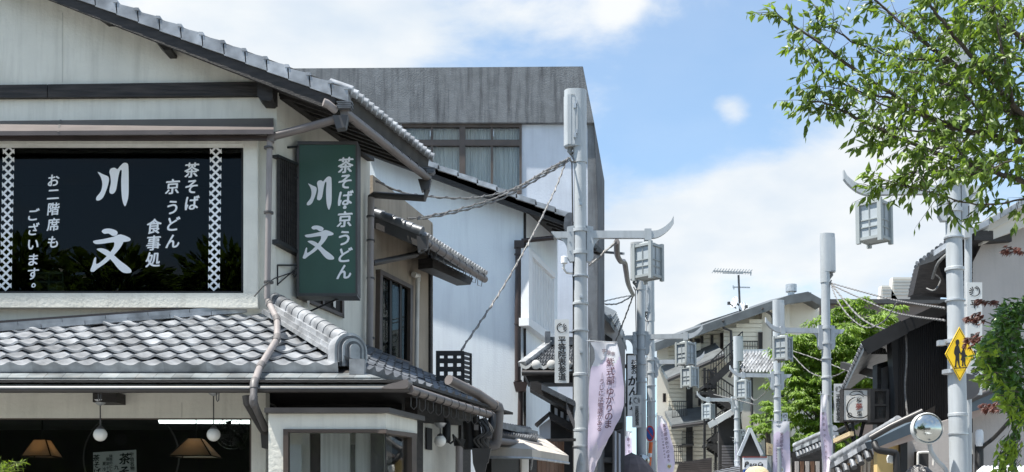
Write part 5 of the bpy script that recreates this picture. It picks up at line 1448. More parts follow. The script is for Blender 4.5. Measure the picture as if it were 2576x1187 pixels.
# windows
def hwin(x0, y0, x1, y1, Y=53.9):
    w = bpy.data.objects.new('window', None); COL.objects.link(w); w.parent = HT; w.location = P(x0, y1, Y) - HT.location
    MB().rect(FR(Y), x0, y0, x1, y1, .05).build('pane', M['room'], w)
    m = MB(); m.rect(FR(Y), x0 - 1, y0 - 1, x0 + .6, y1 + 1, .08, .03); m.rect(FR(Y), x1 - .6, y0 - 1, x1 + 1, y1 + 1, .08, .03); m.rect(FR(Y), x0 + .6, y0 - 1, x1 - .6, y0 + .6, .08, .03); m.rect(FR(Y), x0 + .6, y1 - .8, x1 - .6, y1 + 1, .08, .035); m.build('frame', M['winbrown'], w)
for q in ((1748, 852, 1760, 872), (1788, 843, 1793, 874), (1812, 838, 1818, 876), (1803 - 40, 845, 1768, 862), (1727, 930 + 20, 1734, 990), (1757, 985, 1762, 1020), (1731, 1010, 1738, 1045), (1786, 930, 1792, 975), (1668, 990, 1674, 1010)):
    hwin(*q)
hwin(1908, 836, 1917, 880, 53.1); hwin(1748, 930, 1752, 960)
MB().slab(FR(53.6), [(1740, 866), (1762, 862), (1762, 880), (1740, 884)], .3).build('window_box', M['beige'], HT)
# downpipes
for pts in (((1818, 805, 52.6), (1820, 825, 52.8), (1838, 832, 53), (1840, 905, 53)), ((1915, 775, 52.6), (1940, 790, 53), (1944, 800, 53), (1944, 900, 53)), ((1720, 845, 53), (1738, 853, 53.4), (1739, 900, 53.4))):
    MB().tube(PT(*pts), .07, 8).build('downpipe', M['gutd'], HT, True)
# balconies
for (x0, y0, x1, y1) in ((1690, 1008, 1728, 1052), (1692, 1120, 1716, 1165), (1715, 1085, 1745, 1120)):
    b = bpy.data.objects.new('balcony', None); COL.objects.link(b); b.parent = HT; b.location = P(x0, y1, 52.6) - HT.location
    BP2 = FR(52.6)
    MB().rect(BP2, x0, y1 - 4, x1, y1, 1.2).build('floor', M['gutd'], b)
    m = MB(); m.rect(BP2, x0, y0, x1, y0 + 2, .06, .01); m.rect(BP2, x0, y0 + 14, x1, y0 + 15.4, .05, .01); m.build('rail', M['black'], b)
    k = x0
    while k <= x1:
        MB().rect(BP2, k, y0 + 2, k + 1.1, y1 - 4, .04).build('baluster', M['black'], b); k += 4.6
MB().rect(FR(53.8), 1726, 950, 1742, 1187, .1).build('dark_opening', M['room'], HT)
# outside stair
ST = thing('outside_stair', 'black steel zigzag fire stair climbing the beige hotel', 'stair', P(1830, 1187, 51))
YS = 50.6; SPn = FR(YS)
def flight(x0, y0, x1, y1, n=12, rail=True):
    f = bpy.data.objects.new('flight', None); COL.objects.link(f); f.parent = ST; f.location = P(x0, y0, YS) - ST.location
    for dY in (0, 1.0): MB().bar(P(x0, y0, YS) + V((0, dY, 0)), P(x1, y1, YS) + V((0, dY, 0)), .06, .3).build('stringer', M['black'], f)
    for i in range(n):
        c = lerp(P(x0, y0, YS), P(x1, y1, YS), (i + .5) / n) + V((0, .5, 0)); MB().box(c, (.28, 1.0, .04)).build('tread', M['gutd'], f)
    if rail:
        m = MB(); h = V((0, 0, 1.05))
        m.bar(P(x0, y0, YS) + h, P(x1, y1, YS) + h, .05, .06); m.bar(P(x0, y0, YS) + h * .55, P(x1, y1, YS) + h * .55, .03, .04); m.build('handrail', M['black'], f)
        for i in range(n + 1):
            c = lerp(P(x0, y0, YS), P(x1, y1, YS), i / n); MB().bar(c, c + h, .03, .03).build('baluster', M['black'], f)
flight(1788, 965, 1868, 890); flight(1780, 985, 1862, 1040); flight(1790, 1110, 1856, 1058); flight(1790, 1120, 1862, 1170)
for (x0, x1, y) in ((1770, 1800, 968), (1760, 1800, 985), (1848, 1905, 885), (1778, 1812, 1115)):
    MB().slab(SPn, [(x0, y), (x1, y), (x1, y + 7), (x0, y + 7)], 1.3).build('landing', M['black'], ST)
def rail(x0, x1, y, h=28):
    r = bpy.data.objects.new('railing', None); COL.objects.link(r); r.parent = ST; r.location = P(x0, y, YS) - ST.location
    m = MB(); m.rect(SPn, x0, y - h, x1, y - h + 2.2, .05, .01); m.rect(SPn, x0, y - h * .5, x1, y - h * .5 + 1.4, .05, .01); m.build('rail', M['black'], r)
    k = x0
    while k <= x1: MB().rect(SPn, k, y - h + 2, k + 1.2, y, .04).build('baluster', M['black'], r); k += 4.2
rail(1850, 1906, 885); rail(1765, 1802, 968, 38); rail(1776, 1800, 985 + 28, 24)
for x in (1770, 1798, 1858):
    MB().slab(FR(YS + .6), [(x, 900 if x > 1800 else 925), (x + 5, 900 if x > 1800 else 925), (x + 5, 1500), (x, 1500)], .2).build('column', M['black'], ST)
# antenna, dishes, chimney
t = thing('tv_antenna', 'tall thin television aerial on the ridge of the beige hotel', 'antenna', P(1857, 782, 54))
AY = FR(54)
m = MB(); m.bar(AY(1857, 692), AY(1861, 788), .09, .09); m.build('mast', M['gutd'], t)
m = MB(); m.bar(AY(1793, 682), AY(1890, 686), .07, .07); m.bar(AY(1817, 687), AY(1868, 688), .04, .04); m.build('boom', M['steel'], t)
for i in range(14):
    c = AY(1795 + i * 7, 682 + i * .28); MB().bar(c + V((0, -.5, .03)), c + V((0, .5, .03)), .03, .03).build('element', M['steel'], t)
m = MB(); m.bar(AY(1842, 722), AY(1886, 723), .06, .06); m.bar(AY(1888, 680), AY(1888, 693), .05, .05); m.bar(AY(1843, 718), AY(1846, 728), .05, .05); m.build('boom', M['steel'], t)
def dish(x, y, r, dirv, label):
    t = thing('satellite_dish', label, 'dish', P(x, y, 54)); c = P(x, y, 53.8); q = V(dirv).normalized().to_track_quat('Z', 'Y').to_matrix(); rr = r / F * 54
    m = MB(); m.lathe(c, [(rr * f, rr * .35 * f * f) for f in (.001, .25, .5, .75, 1)] + [(rr, rr * .35 + .03), (rr * .5, rr * .12 + .0), (.001, -.04)][:1], 20, 'z', q); m.build('reflector', M['white'], t, True)
    d = V(dirv).normalized(); m = MB(); m.tube([c + V((0, 0, -rr * .9)), c + d * rr * 1.5 + V((0, 0, -rr * .5))], .03, 6); m.box(c + d * rr * 1.5 + V((0, 0, -rr * .5)), (.14, .14, .14)); m.build('feed_arm', M['gutd'], t)
    MB().tube([c - d * .05, P(1860, y + 8, 54)], .04, 6).build('mount', M['gutd'], t)
dish(1851, 762, 15, (-1, -.45, .25), 'white satellite dish seen almost edge-on at the aerial mast')
dish(1868, 774, 13, (.25, -1, .3), 'white round satellite dish facing the street at the aerial mast')
t = thing('chimney_pipe', 'steel flue pipe with cap on the hotel roof', 'chimney', P(1990, 752, 54))
MB().tube(PT((1989.5, 733, 53.5), (1989.5, 765, 53.5)), .16, 14).build('pipe', M['steel'], t, True)
MB().tube(PT((1989.5, 716, 53.5), (1989.5, 734, 53.5)), .27, 16).build('cap', M['steel'], t, True)
# brown flat-roofed building
BB = thing('brown_building', 'brown flat-roofed building with pink end wall behind the maple', 'building', P(2150, 1100, 62))
m = MB(); m.deep(62, [(2004, 757), (2500, 757), (2500, 1560), (2004, 1560)], 8); m.build('wall', M['brownw'], BB)
m = MB(); m.slab(FR(61.8), [(1978, 776), (2004, 762), (2004, 1560), (1978, 1560)], 1); m.build('end_wall', M['pinkw'], BB)
m = MB(); m.rect(FR(61.7), 2002, 752, 2500, 763, .6); m.slab(FR(61.6), [(1976, 772), (2003, 752), (2003, 763), (1976, 782)], .6); m.build('roof_edge', M['gutd'], BB)
m = MB(); m.rect(FR(61.9), 2006, 868, 2020, 915, .1); m.build('window', M['room'], BB)
for x0, x1, y0, label in ((2212, 2240, 718, 'small pale roof gable peeping over the brown building, lower one'), (2240, 2330, 697, 'larger pale green roof gable above the brown building')):
    t = thing('roof_gable', label, 'roof', P(x0, 757, 66)); m = MB(); m.slab(FR(66), [(x0, 757), (x0 + 5, y0), (x1 - 4, y0), (x1 + 20, 757)], .5); m.build('slope', M['stucco2'], t)
    for k in range(6):
        y = y0 + 4 + k * 8
        if y < 755: MB().slab(FR(65.95), [(x0 + 6, y), (x1 + 2, y), (x1 + 2, y + 1), (x0 + 6, y + 1)], .04).build('board', M['lampgrey2'], t)
# tiled roof house
TR = thing('tiled_roof_house', 'cream house with silver tiled roof between two lamp posts', 'house', P(1910, 1100, 48))
o = P(1864, 938, 46.5); a = (P(1957, 938, 46.5) - o) / 11; b = V((0, 1.6, P(1864, 888, 48.1).z - o.z)) / 7
tile_roof(TR, o, a, b, 11, 7, M['tile'], .12, None, .1, nu=6, t=.05)
m = MB(); m.prism([o, o + a * 11, o + a * 11 + b * 7, o + b * 7], (0, 0, -.12)); m.build('boarding', M['dark'], TR)
m = MB(); m.bar(P(1856, 886, 48.2), P(1965, 884, 48.2), .3, .2); m.build('ridge', M['lampgrey'], TR)
m = MB(); m.deep(47.5, [(1866, 944), (1990, 944), (1990, 1560), (1866, 1560)], 4); m.build('wall', M['stucco2'], TR)
m = MB(); m.slab(FR(47.3), [(1836, 945), (1858, 898), (1866, 945)], .4); m.build('gable', M['plaster2'], TR)
MB().bar(P(1834, 948, 46.8), P(1860, 893, 46.8), .2, .12).build('barge_board', M['dark'], TR)
MB().tube(PT((1890, 948, 47.3), (1891, 1100, 47.3)), .06, 8).build('downpipe', M['gutd'], TR, True)
m = MB(); m.rect(FR(47.4), 1960, 950, 1976, 1000, .1); m.build('window', M['room'], TR)
for i in range(6): MB().rect(FR(47.3), 1961 + i * 2.6, 951, 1962 + i * 2.6, 999, .04).build('window_bar', M['gutd'], TR)
m = MB(); m.slab(FR(46), [(1800, 1052), (1862, 1016), (1864, 1030), (1806, 1066)], 2); m.build('canopy', M['signwhite'], TR)
m = MB(); m.slab(FR(46.5), [(1808, 1060), (1862, 1040), (1880, 1187), (1808, 1187)], .3); m.build('dark_shed', M['room'], TR)
for i in range(10): MB().slab(FR(46.3), [(1816, 1120 + i * 7), (1850, 1120 + i * 7), (1850, 1125 + i * 7), (1816, 1125 + i * 7)], .06).build('plank', M['joint'], TR)
# little blue gable
BGH = thing('blue_gable_shed', 'small dark shed with pale blue metal gable roof', 'shed', P(1895, 1180, 42))
m = MB(); m.deep(42, [(1861, 1140), (1886, 1085), (1912, 1140), (1912, 1400), (1861, 1400)], 3); m.build('wall', M['joint'], BGH)
pk = P(1886, 1074, 41.5)
for q, mat in (((1857, 1144), 'gutd'), ((1916, 1142), 'bluep')):
    e = P(*q, 41.5); m = MB(); m.prism([pk, e, e + V((.9, 3, 0)), pk + V((.9, 3, 0))], (0, 0, -.07)); m.build('roof_slope', M[mat], BGH)
m = MB(); m.bar(pk + V((0, -.02, -.05)), P(1857, 1146, 41.45), .05, .12); m.bar(pk + V((0, -.02, -.05)), P(1916, 1144, 41.45), .05, .12); m.build('barge_board', M['bluewall'], BGH)
for i in range(5):
    f = (i + .5) / 5; e = lerp(pk, P(1916, 1142, 41.5), f) ; MB().bar(e + V((0, 0, .02)), e + V((.9, 3, .02)), .02, .03).build('seam', M['steel'], BGH)
t = thing('parking_sign', 'white parking sign with black lettering and blue square below', 'sign', P(1890, 1187, 38))
PP = FR(38)
MB().rect(PP, 1869, 1151, 1929, 1180, .1).build('panel', M['white'], t)
write(MB(), [('P', 1882, 1167, 18), ('a', 1892, 1167, 12), ('r', 1899, 1167, 12), ('a', 1904.5, 1167, 12), ('C', 1912, 1167, 12), ('a', 1920.5, 1167, 12)], lambda x, y: PP(x, y, .006), 12, .05, 1.0, .2).build('lettering', M['ink'], t, fix=False)
m = MB(); m.rect(PP, 1869, 1148, 1929, 1150.5, .12, .01); m.build('top_edge', M['inkr'], t)
m = MB(); m.rect(PP, 1870, 1180.5, 1898, 1200, .1, .002); m.build('blue_square', M['signblue'], t)
write(MB(), [('P', 1884, 1192, 14)], lambda x, y: PP(x, y, .01), 14, .05).build('lettering', M['white'], t, fix=False)
m = MB(); m.rect(FR(38.1), 1930, 1147, 1940, 1400, .1); m.rect(FR(38.1), 1872, 1200, 1876, 1400, .08); m.build('post', M['lampgrey2'], t)
t = thing('wooden_sign', 'small tan wooden board hanging right of the parking sign', 'sign', P(1935, 1145, 37.8))
MB().slab(FR(37.8), [(1928, 1113), (1943, 1117), (1943, 1145), (1929, 1144)], .05).build('board', M['straw'], t)
write(MB(), [('入', 1936, 1126), ('口', 1936, 1137)], lambda x, y: FR(37.8)(x, y, .005), 8, .02).build('lettering', M['inkp'], t, fix=False)
t = thing('straw_dome', 'woven straw parasol top at the lower edge below the parking sign', 'parasol', P(1902, 1187, 30))
c = P(1903, 1172, 30)
MB().lathe(c, [(.36, -.25), (.3, -.12), (.18, -.03), (.001, 0)], 18).build('canopy', M['straw'], t, True)
MB().tube([c, V((c.x, c.y, .02))], .02, 8).build('pole', M['steel'], t)
for k, (x0, y0, x1, y1, mat) in enumerate(((1700, 1150, 1790, 1187, 'brown'), (1790, 1170, 1862, 1190, 'bluewall'))):
    t = thing('shop_roof', ('low brown shop roof under the hotel balconies', 'pale low canopy at the foot of the stair')[k], 'roof', P(x0, y1, 44))
    m = MB(); m.deep(44, [(x0, y1), (x0 + 8, y0 + 14), (x1, y0), (x1, y1 + 100), (x0, y1 + 100)], 2); m.build('slope', M[mat], t)
    for i in range(5): MB().slab(FR(43.9), [(x0 + 4, y1 - 6 - i * 5), (x1, y0 + 26 - i * 5), (x1, y0 + 27.5 - i * 5), (x0 + 4, y1 - 4.5 - i * 5)], .03).build('plank', M['soffit'], t)
t = thing('small_house', 'white house corner with dark window behind the right lavender banner', 'house', P(2010, 1180, 40))
m = MB(); m.deep(44, [(1985, 1125), (2040, 1112), (2040, 1400), (1985, 1400)], 3); m.build('wall', M['stucco2'], t)
m = MB(); m.slab(FR(43.6), [(1980, 1118), (2044, 1106), (2044, 1114), (1980, 1126)], 2); m.build('roof', M['roofgrey'], t)
m = MB(); m.rect(FR(43.9), 1990, 1132, 2012, 1150, .1); m.build('window', M['room'], t)

# ============================================================ black timber building on the right
BT = thing('black_building', 'black corrugated building with deep eaves and timber lattice behind the crossing sign', 'building', (7.4, 23, 0))
KP = FR(22.6)
m = MB(); m.slab(KP, [(2240, 830), (2262, 818), (2376, 776), (2500, 770), (2500, 1560), (2250, 1560), (2250, 1000)], .3); m.build('wall', M['blackwall'], BT)
x = 2262
while x < 2376:
    MB().slab(KP, [(x, 818 - (x - 2262) * .36), (x + 2.2, 817 - (x - 2262) * .36), (x + 2.2, 1090), (x, 1090)], .03, .028).build('wall_batten', M['blackwall'], BT)
    x += 4.9
e0_, e1_ = P(2118, 910, 27.5), P(2175, 872, 24.0)
zb0 = P(2172, 864, 22.2).z
roofp = [P(2118, 908, 29.5), P(2172, 864, 22.2), P(2270, 812, 22.2), P(2400, 752, 22.2), P(2400, 752, 29.5)]
roofp[0].z = zb0; roofp[0].x = P(2118, 908, 29.5).x
m = MB(); m.add(roofp + [p - V((0, 0, .16)) for p in roofp], [(0, 1, 2, 3, 4), (9, 8, 7, 6, 5)] + [(i, i + 5, (i + 1) % 5 + 5, (i + 1) % 5) for i in range(5)]); m.build('roof', M['tile_d'], BT)
for i in range(26):
    p = lerp(roofp[0], roofp[1], (i + .5) / 26); MB().tube([p + V((.25, 0, .12)), p + V((-.04, 0, -.03))], .05, 8).build('eave_tile', M['tile'] if i % 2 else M['tile_d'], BT, True)
m = MB(); m.bar(roofp[1] + V((0, -.05, -.1)), roofp[2] + V((0, -.05, -.1)), .08, .3); m.bar(roofp[2] + V((0, -.05, -.1)), roofp[3] + V((0, -.05, -.1)), .08, .26); m.build('barge_board', M['black'], BT)
m = MB(); m.bar(P(2118, 918, 27.6), P(2262, 958, 23.2), .1, .16); m.build('eave_beam', M['dark'], BT)
KS = Pl(P(2242, 900, 22.7), (P(2205, 900, 30) - P(2242, 900, 22.7))[:2])
m = MB(); m.slab(FR(23.3), [(2206, 915), (2262, 900), (2262, 1400), (2206, 1400)], .3); m.build('street_wall', M['black'], BT)
for x0, x1, mat in ((2206, 2216, 'dark'), (2219, 2233, 'joint'), (2234, 2243, 'dark'), (2246, 2254, 'concrete2')):
    MB().slab(FR(23.1), [(x0, 925), (x1, 920), (x1, 1060), (x0, 1055)], .1, 0).build('wall_board', M[mat], BT)
for i in range(8):
    MB().slab(FR(23.0), [(2188 + i * 5, 862 + i * 2), (2191 + i * 5, 862 + i * 2), (2196 + i * 5, 890), (2193 + i * 5, 890)], .06).build('rafter', M['black'], BT)
# lattice bay beside the sign
LB = thing('lattice_bay', 'black timber lattice bay hung on the black building beside the rabbit sign', 'lattice', P(2212, 1055, 22.4))
LBP = FR(22.3)
m = MB(); m.rect(LBP, 2189, 978, 2200, 1062, .5); m.rect(LBP, 2200, 978, 2236, 984, .5); m.rect(LBP, 2200, 1016, 2236, 1021, .1, .01); m.rect(LBP, 2200, 1054, 2236, 1062, .5); m.rect(LBP, 2228, 984, 2236, 1054, .5); m.build('frame', M['black'], LB)
for i in range(8): MB().rect(LBP, 2202 + i * 3.4, 984, 2203.6 + i * 3.4, 1054, .05, -.02).build('slat', M['dark'], LB)
MB().rect(FR(22.7), 2198, 980, 2230, 1058, .04).build('screen', M['concrete2'], LB)
# rabbit sign
RS = thing('round_emblem_sign', 'cream square sign with bold black round outline and three characters', 'sign', P(2157, 1058, 22.6))
RP = FR(22.5)
m = MB(); m.rect(RP, 2122, 980, 2191, 1056, .2); m.build('panel', M['paper'], RS)
m = MB(); m.rect(RP, 2120, 977, 2192, 980.5, .24, .015); m.rect(RP, 2120, 1056, 2192, 1060, .24, .015); m.rect(RP, 2120, 980.5, 2122.4, 1056, .24, .015); m.build('frame', M['dark'], RS)
rm = lambda x, y: RP(x, y, .006)
def stroke(mb, pts, w, mp_=rm):
    q = smooth([(a, b, 0) for a, b in pts], 5, False); n = len(q); L_, R_ = [], []
    for i, p in enumerate(q):
        d = (q[min(i + 1, n - 1)] - q[max(i - 1, 0)]); d = d / max(1e-6, d.length); nn = V((-d.y, d.x, 0)); ww = w * (.55 + .45 * math.sin(math.pi * (i + .5) / n)) / 2
        L_.append(mp_(p.x + nn.x * ww, p.y + nn.y * ww)); R_.append(mp_(p.x - nn.x * ww, p.y - nn.y * ww))
    mb.add(L_ + R_, [(i, i + 1, n + i + 1, n + i) for i in range(n - 1)])
m = MB()
stroke(m, [(2150, 999), (2138, 1006), (2131, 1018), (2130, 1031), (2135, 1042), (2146, 1049), (2160, 1051), (2174, 1049), (2186, 1041), (2190, 1036)], 3.2)
c5 = lambda pts: [((3250 + a / 2.71) / 1.5907, (1450 + b / 2.71) / 1.5907) for a, b in pts]
stroke(m, c5([(400, 346), (432, 320), (480, 310), (530, 326), (556, 352), (602, 366)]), 2.0)
stroke(m, c5([(402, 346), (440, 358), (498, 346), (530, 356), (556, 374)]), 2.0)
stroke(m, c5([(505, 312), (530, 310), (548, 330)]), 1.4)
stroke(m, c5([(405 + 22 * math.cos(a), 572 + 24 * math.sin(a)) for a in [2 * math.pi * i / 12 for i in range(13)]]), 2.2)
m.build('outline', M['ink'], RS, fix=False)
write(MB(), [('和', 2160, 1006, 13), ('兎', 2161, 1040, 13)], rm, 13, .02, 1, .05).build('lettering', M['ink'], RS, fix=False)
write(MB(), [('夢', 2160, 1023, 17)], rm, 17, .02).build('lettering', M['inkr'], RS, fix=False)
m = MB(); m.bar(P(2143, 1062, 22.6), P(2150, 1112, 22.6), .05, .05); m.bar(P(2125, 1062, 22.6), P(2148, 1112, 22.7), .05, .05); m.bar(P(2172, 1062, 22.6), P(2160, 1112, 22.7), .05, .05); m.build('leg', M['black'], RS)
# low tiled roofs at the right
LT = thing('low_tiled_roof', 'low grey tiled shop roof running below the rabbit sign', 'roof', P(2130, 1150, 22))
for k, (p0, p1, dz_) in enumerate((((2000, 1128, 33.5), (2100, 1085, 31.5), .0), ((2096, 1166, 22.3), (2262, 1068, 20.5), 0))):
    a_, b_ = P(*p0), P(*p1); n = 14
    m = MB(); m.prism([a_, b_, b_ + V((.9, .6, .42)), a_ + V((.9, .6, .42))], (0, 0, -.12)); m.build('boarding', M['dark'], LT)
    for i in range(n):
        p, q = lerp(a_, b_, i / n), lerp(a_, b_, (i + .96) / n)
        MB().tube([p + V((0, 0, .08)), q + V((0, 0, .10))], [.10, .09], 10).build('ridge_cap', M['tile'], LT, True)
        MB().bar(p + V((0, -.04, -.06)), q + V((0, -.04, -.06)), .2, .1).build('roof_tile', M['tile'] if i % 3 else M['tile_d'], LT)
    for i in range(9 if k else 12):
        p = lerp(a_, b_, (i + .5) / (9 if k else 12)); MB().tube([p + V((-.03, -.3, -.3)), p + V((.0, 0, -.05))], .06, 8).build('roof_tile', M['tile_d'], LT, True)
m = MB(); m.bar(P(2100, 1109, 22.9), P(2142, 1090, 22.3), .09, .09); m.build('bamboo_pole', M['straw'], LT)
SR = thing('stall_shop', 'dark open shop with small warm lamps beneath the low tiled roof', 'shop', P(2160, 1187, 23))
m = MB(); m.slab(FR(23.8), [(2098, 1150), (2270, 1090), (2270, 1500), (2098, 1500)], .3); m.build('wall', M['room'], SR)
for q in (((2100, 1146), (2130, 1136), (2168, 1148), (2112, 1166)), ((2180, 1120), (2252, 1098), (2262, 1112), (2200, 1140)), ):
    MB().slab(FR(22.2), list(q), .5).build('awning_board', M['gutd'], SR)
m = MB(); m.slab(FR(22.0), [(2166, 1120), (2226, 1104), (2222, 1116), (2170, 1134)], .06); m.slab(FR(22.3), [(2130, 1140), (2170, 1140), (2130, 1160)], .05); m.build('blue_panel', M['bluedark'], SR)
for x in (2172, 2182, 2189):
    MB().slab(FR(22.0), [(x, 1155), (x + 7, 1155), (x + 6, 1210), (x + 1, 1210)], .03 + .004 * (x % 3)).build('hanging_cloth', M['paper'] if x != 2189 else M['leafmatte'] if 'leafmatte' in M else M['straw'], SR)
for x, y in ((2142, 1163), (2150, 1160)):
    MB().lathe(P(x, y, 22.2), [(.0, -.05), (.04, -.03), (.04, .02), (0, .05)], 10).build('bulb', M['bulb'], SR, True)
MB().lathe(P(2157, 1155, 22.15), [(.0, -.09), (.06, -.07), (.09, 0), (.06, .07), (0, .09)], 14).build('glass_globe', M['glob'], SR, True)
m = MB(); m.rect(FR(22.1), 2167, 1135, 2170, 1500, .06); m.build('post', M['pipew'], SR)
t = thing('back_shop', 'dim shop front under the farther low roof left of the narrow banner', 'shop', P(2040, 1187, 34.5))
m = MB(); m.deep(34.5, [(1990, 1140), (2100, 1100), (2100, 1500), (1990, 1500)], 2); m.build('wall', M['dark'], t)
for i in range(5): MB().rect(FR(34.3), 2000 + i * 13, 1160, 2009 + i * 13, 1300, .06).build('panel', M['plank'] if i % 2 else M['stucco'], t)
# ochre walled house with blue-grey eave
OH = thing('ochre_house', 'ochre plaster house front with blue-grey eave and black bent pipe', 'house', P(2250, 1187, 19.6))
m = MB(); m.slab(FR(20), [(2206, 1118), (2280, 1090), (2280, 1500), (2206, 1500)], .2); m.build('wall', M['ochre'], OH)
m = MB(); m.slab(FR(19.7), [(2196, 1108), (2300, 1058), (2300, 1088), (2204, 1126)], .5); m.build('eave', M['bluedark'], OH)
m = MB(); m.slab(FR(19.8), [(2208, 1122), (2300, 1086), (2300, 1106), (2208, 1134)], .3); m.build('fascia', M['pinkw'], OH)
m = MB(); m.tube(PT((2188, 1102, 19.5), (2240, 1072, 19.4), (2320, 1035, 19.3)), .06, 10); m.build('gutter', M['gutd'], OH, True)
m = MB(); m.tube(smooth(PT((2198, 1112, 19.5), (2206, 1130, 19.4), (2225, 1135, 19.4), (2246, 1138, 19.4), (2254, 1150, 19.4), (2254, 1250, 19.4)), 4, False), .06, 10); m.build('bent_pipe', M['black'], OH, True)
m = MB(); m.slab(FR(19.9), [(2264, 1095), (2282, 1090), (2282, 1500), (2264, 1500)], .1); m.build('dark_post', M['black'], OH)
MB().lathe(P(2242, 1152, 19.6), [(.0, -.1), (.08, -.08), (.09, 0), (.06, .08), (0, .1)], 14).build('white_lamp', M['glob'], OH, True)
m = MB(); m.slab(FR(20.2), [(2282, 1085), (2400, 1050), (2400, 1500), (2282, 1500)], .2); m.build('grey_wall', M['stucco'], OH)
m = MB(); m.rect(FR(20.0), 2304, 1136, 2335, 1300, .1); m.build('window', M['room'], OH)
# stucco house at the far right
SU = thing('stucco_house', 'warm grey stucco house with sloping tiled verge at the right edge', 'house', P(2550, 1187, 20))
UP = FR(20)
m = MB(); m.deep(20, [(2446, 660), (2480, 592), (2700, 500), (2700, 1560), (2446, 1560)], 5); m.build('wall', M['stucco'], SU)
m = MB(); m.slab(UP, [(2470, 585), (2700, 470), (2700, 520), (2472, 612)], .2, .35); m.slab(UP, [(2462, 560), (2700, 432), (2700, 475), (2468, 590)], .2, .42); m.build('barge_board', M['stucco2'], SU)
vt = lambda x: 577 - .56 * (x - 2452)
for i in range(12):
    x = 2380 + i * 27
    MB().slab(FR(19.4), [(x, vt(x) - 8), (x + 28, vt(x + 28) - 8), (x + 28, vt(x + 28) + 8), (x, vt(x) + 6)], .6).build('verge_tile', M['tile'], SU)
roofq = [P(2290, 735, 27), P(2306, 668, 24.5), P(2330, 625, 22.5), P(2385, 612, 20.0), P(2450, 585, 19.5), P(2480, 580, 22), P(2400, 700, 30)]
ev = [P(2288, 735, 25.5), P(2305, 665, 23.6), P(2380, 610, 20.5), P(2450, 578, 19.4)]
m = MB()
for i in range(3):
    a_, b_ = ev[i], ev[i + 1]
    m.add([a_, b_, b_ + V((.9, .5, .1)), a_ + V((.9, .5, .1))] + [p - V((0, 0, .18)) for p in (a_, b_, b_ + V((.9, .5, .1)), a_ + V((.9, .5, .1)))], [(0, 1, 2, 3), (7, 6, 5, 4), (0, 4, 5, 1), (1, 5, 6, 2), (2, 6, 7, 3), (3, 7, 4, 0)])
m.build('eave_roof', M['dark'], SU)
for i in range(22):
    f = (i + .5) / 22 * 3; k = min(2, int(f)); p = lerp(ev[k], ev[k + 1], f - k)
    MB().tube([p + V((-.02, -.06, .0)), p + V((.3, .1, .12))], .055, 8).build('eave_tile', M['tile'] if i % 2 else M['tile_d'], SU, True)
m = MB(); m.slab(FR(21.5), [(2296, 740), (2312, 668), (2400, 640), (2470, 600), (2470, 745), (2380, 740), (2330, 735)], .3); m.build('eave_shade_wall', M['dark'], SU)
for i in range(4):
    MB().slab(FR(21.3), [(2428, 675 + i * 14), (2462, 672 + i * 14), (2462, 680 + i * 14), (2428, 683 + i * 14)], .1).build('vent_slat', M['stucco'], SU)
m = MB(); m.tube(smooth(PT((2345, 700, 21), (2360, 660, 20.6), (2395, 630, 20.4), (2420, 615, 20.2)), 4, False), .03, 8); m.tube(smooth(PT((2330, 725, 21.2), (2350, 730, 21), (2365, 705, 21), (2352, 690, 21)), 4, False), .015, 6); m.build('conduit', M['cable'], SU, True)
m = MB(); m.slab(UP, [(2430, 990), (2560, 955), (2560, 1000), (2430, 1040)], .5, .5); m.build('lower_eave', M['bluedark'], SU)
m = MB(); m.slab(UP, [(2425, 1030), (2560, 985), (2560, 1010), (2425, 1060)], .4, .35); m.build('lower_fascia', M['pinkw'], SU)
m = MB(); m.tube(PT((2392, 1032, 19.4), (2450, 1000, 19.4), (2570, 948, 19.4)), .06, 10); m.build('gutter', M['gutd'], SU, True)
t = thing('service_drop', 'black service cable and white weatherhead on the stucco wall', 'cable', P(2458, 1180, 19.6))
MB().tube(smooth(PT((2575, 1000, 18), (2545, 1050, 18.8), (2500, 1100, 19.4), (2470, 1125, 19.7), (2462, 1150, 19.7), (2460, 1260, 19.7)), 5, False), .035, 8).build('cable', M['cabled'], t, True)
MB().lathe(P(2463, 1103, 19.7), [(.06, -.14), (.07, -.1), (.07, .12), (.05, .16), (0, .17)], 12).build('weatherhead', M['white'], t, True)
MB().tube(PT((2462, 1118, 19.75), (2463, 1260, 19.75)), .075, 10).build('pipe', M['black'], t, True)
t = thing('meter_box', 'narrow cream box on the wall behind the slim pole', 'box', P(2445, 1130, 19.9))
MB().rect(FR(19.8), 2437, 1088, 2447, 1142, .15).build('case', M['stucco2'], t)
t = thing('corrugated_roof', 'little white corrugated roof in the lower right corner', 'roof', P(2530, 1187, 15))
for i in range(12): MB().tube(PT((2460 + i * 11, 1190, 14.6), (2475 + i * 10, 1177, 15.4)), .035, 8).build('corrugation', M['white'], t, True)

# ============================================================ crossing sign, mirrors on the crossing post
YZ = yR1 - .18
CS = thing('crossing_sign', 'yellow diamond warning sign with two walking children on the lamp post', 'sign', P(2414, 958, YZ))
ZP = FR(YZ)
def dia(k):
    return [(2414 + (2413 - 2414) * k, 890 - 68 * k), (2414 + 37 * k, 890 - 0 * k), (2414 + 0 * k, 890 + 68 * k), (2414 - 37 * k, 890 + 0 * k)]
m = MB(); m.slab(ZP, dia(1.0), .02); m.build('panel', M['yellow'], CS)
zm = lambda o: (lambda x, y: ZP(x, y, o))
m = MB()
o_, i_ = dia(.95), dia(.91)
m.add([zm(.004)(*p) for p in o_ + i_], [(k, (k + 1) % 4, 4 + (k + 1) % 4, 4 + k) for k in range(4)])
m.build('border', M['ink'], CS, fix=False)
def crop7(pts): return [((3200 + a / 2.019) / 1.5907, (1300 + b / 2.019) / 1.5907) for a, b in pts]
m = MB()
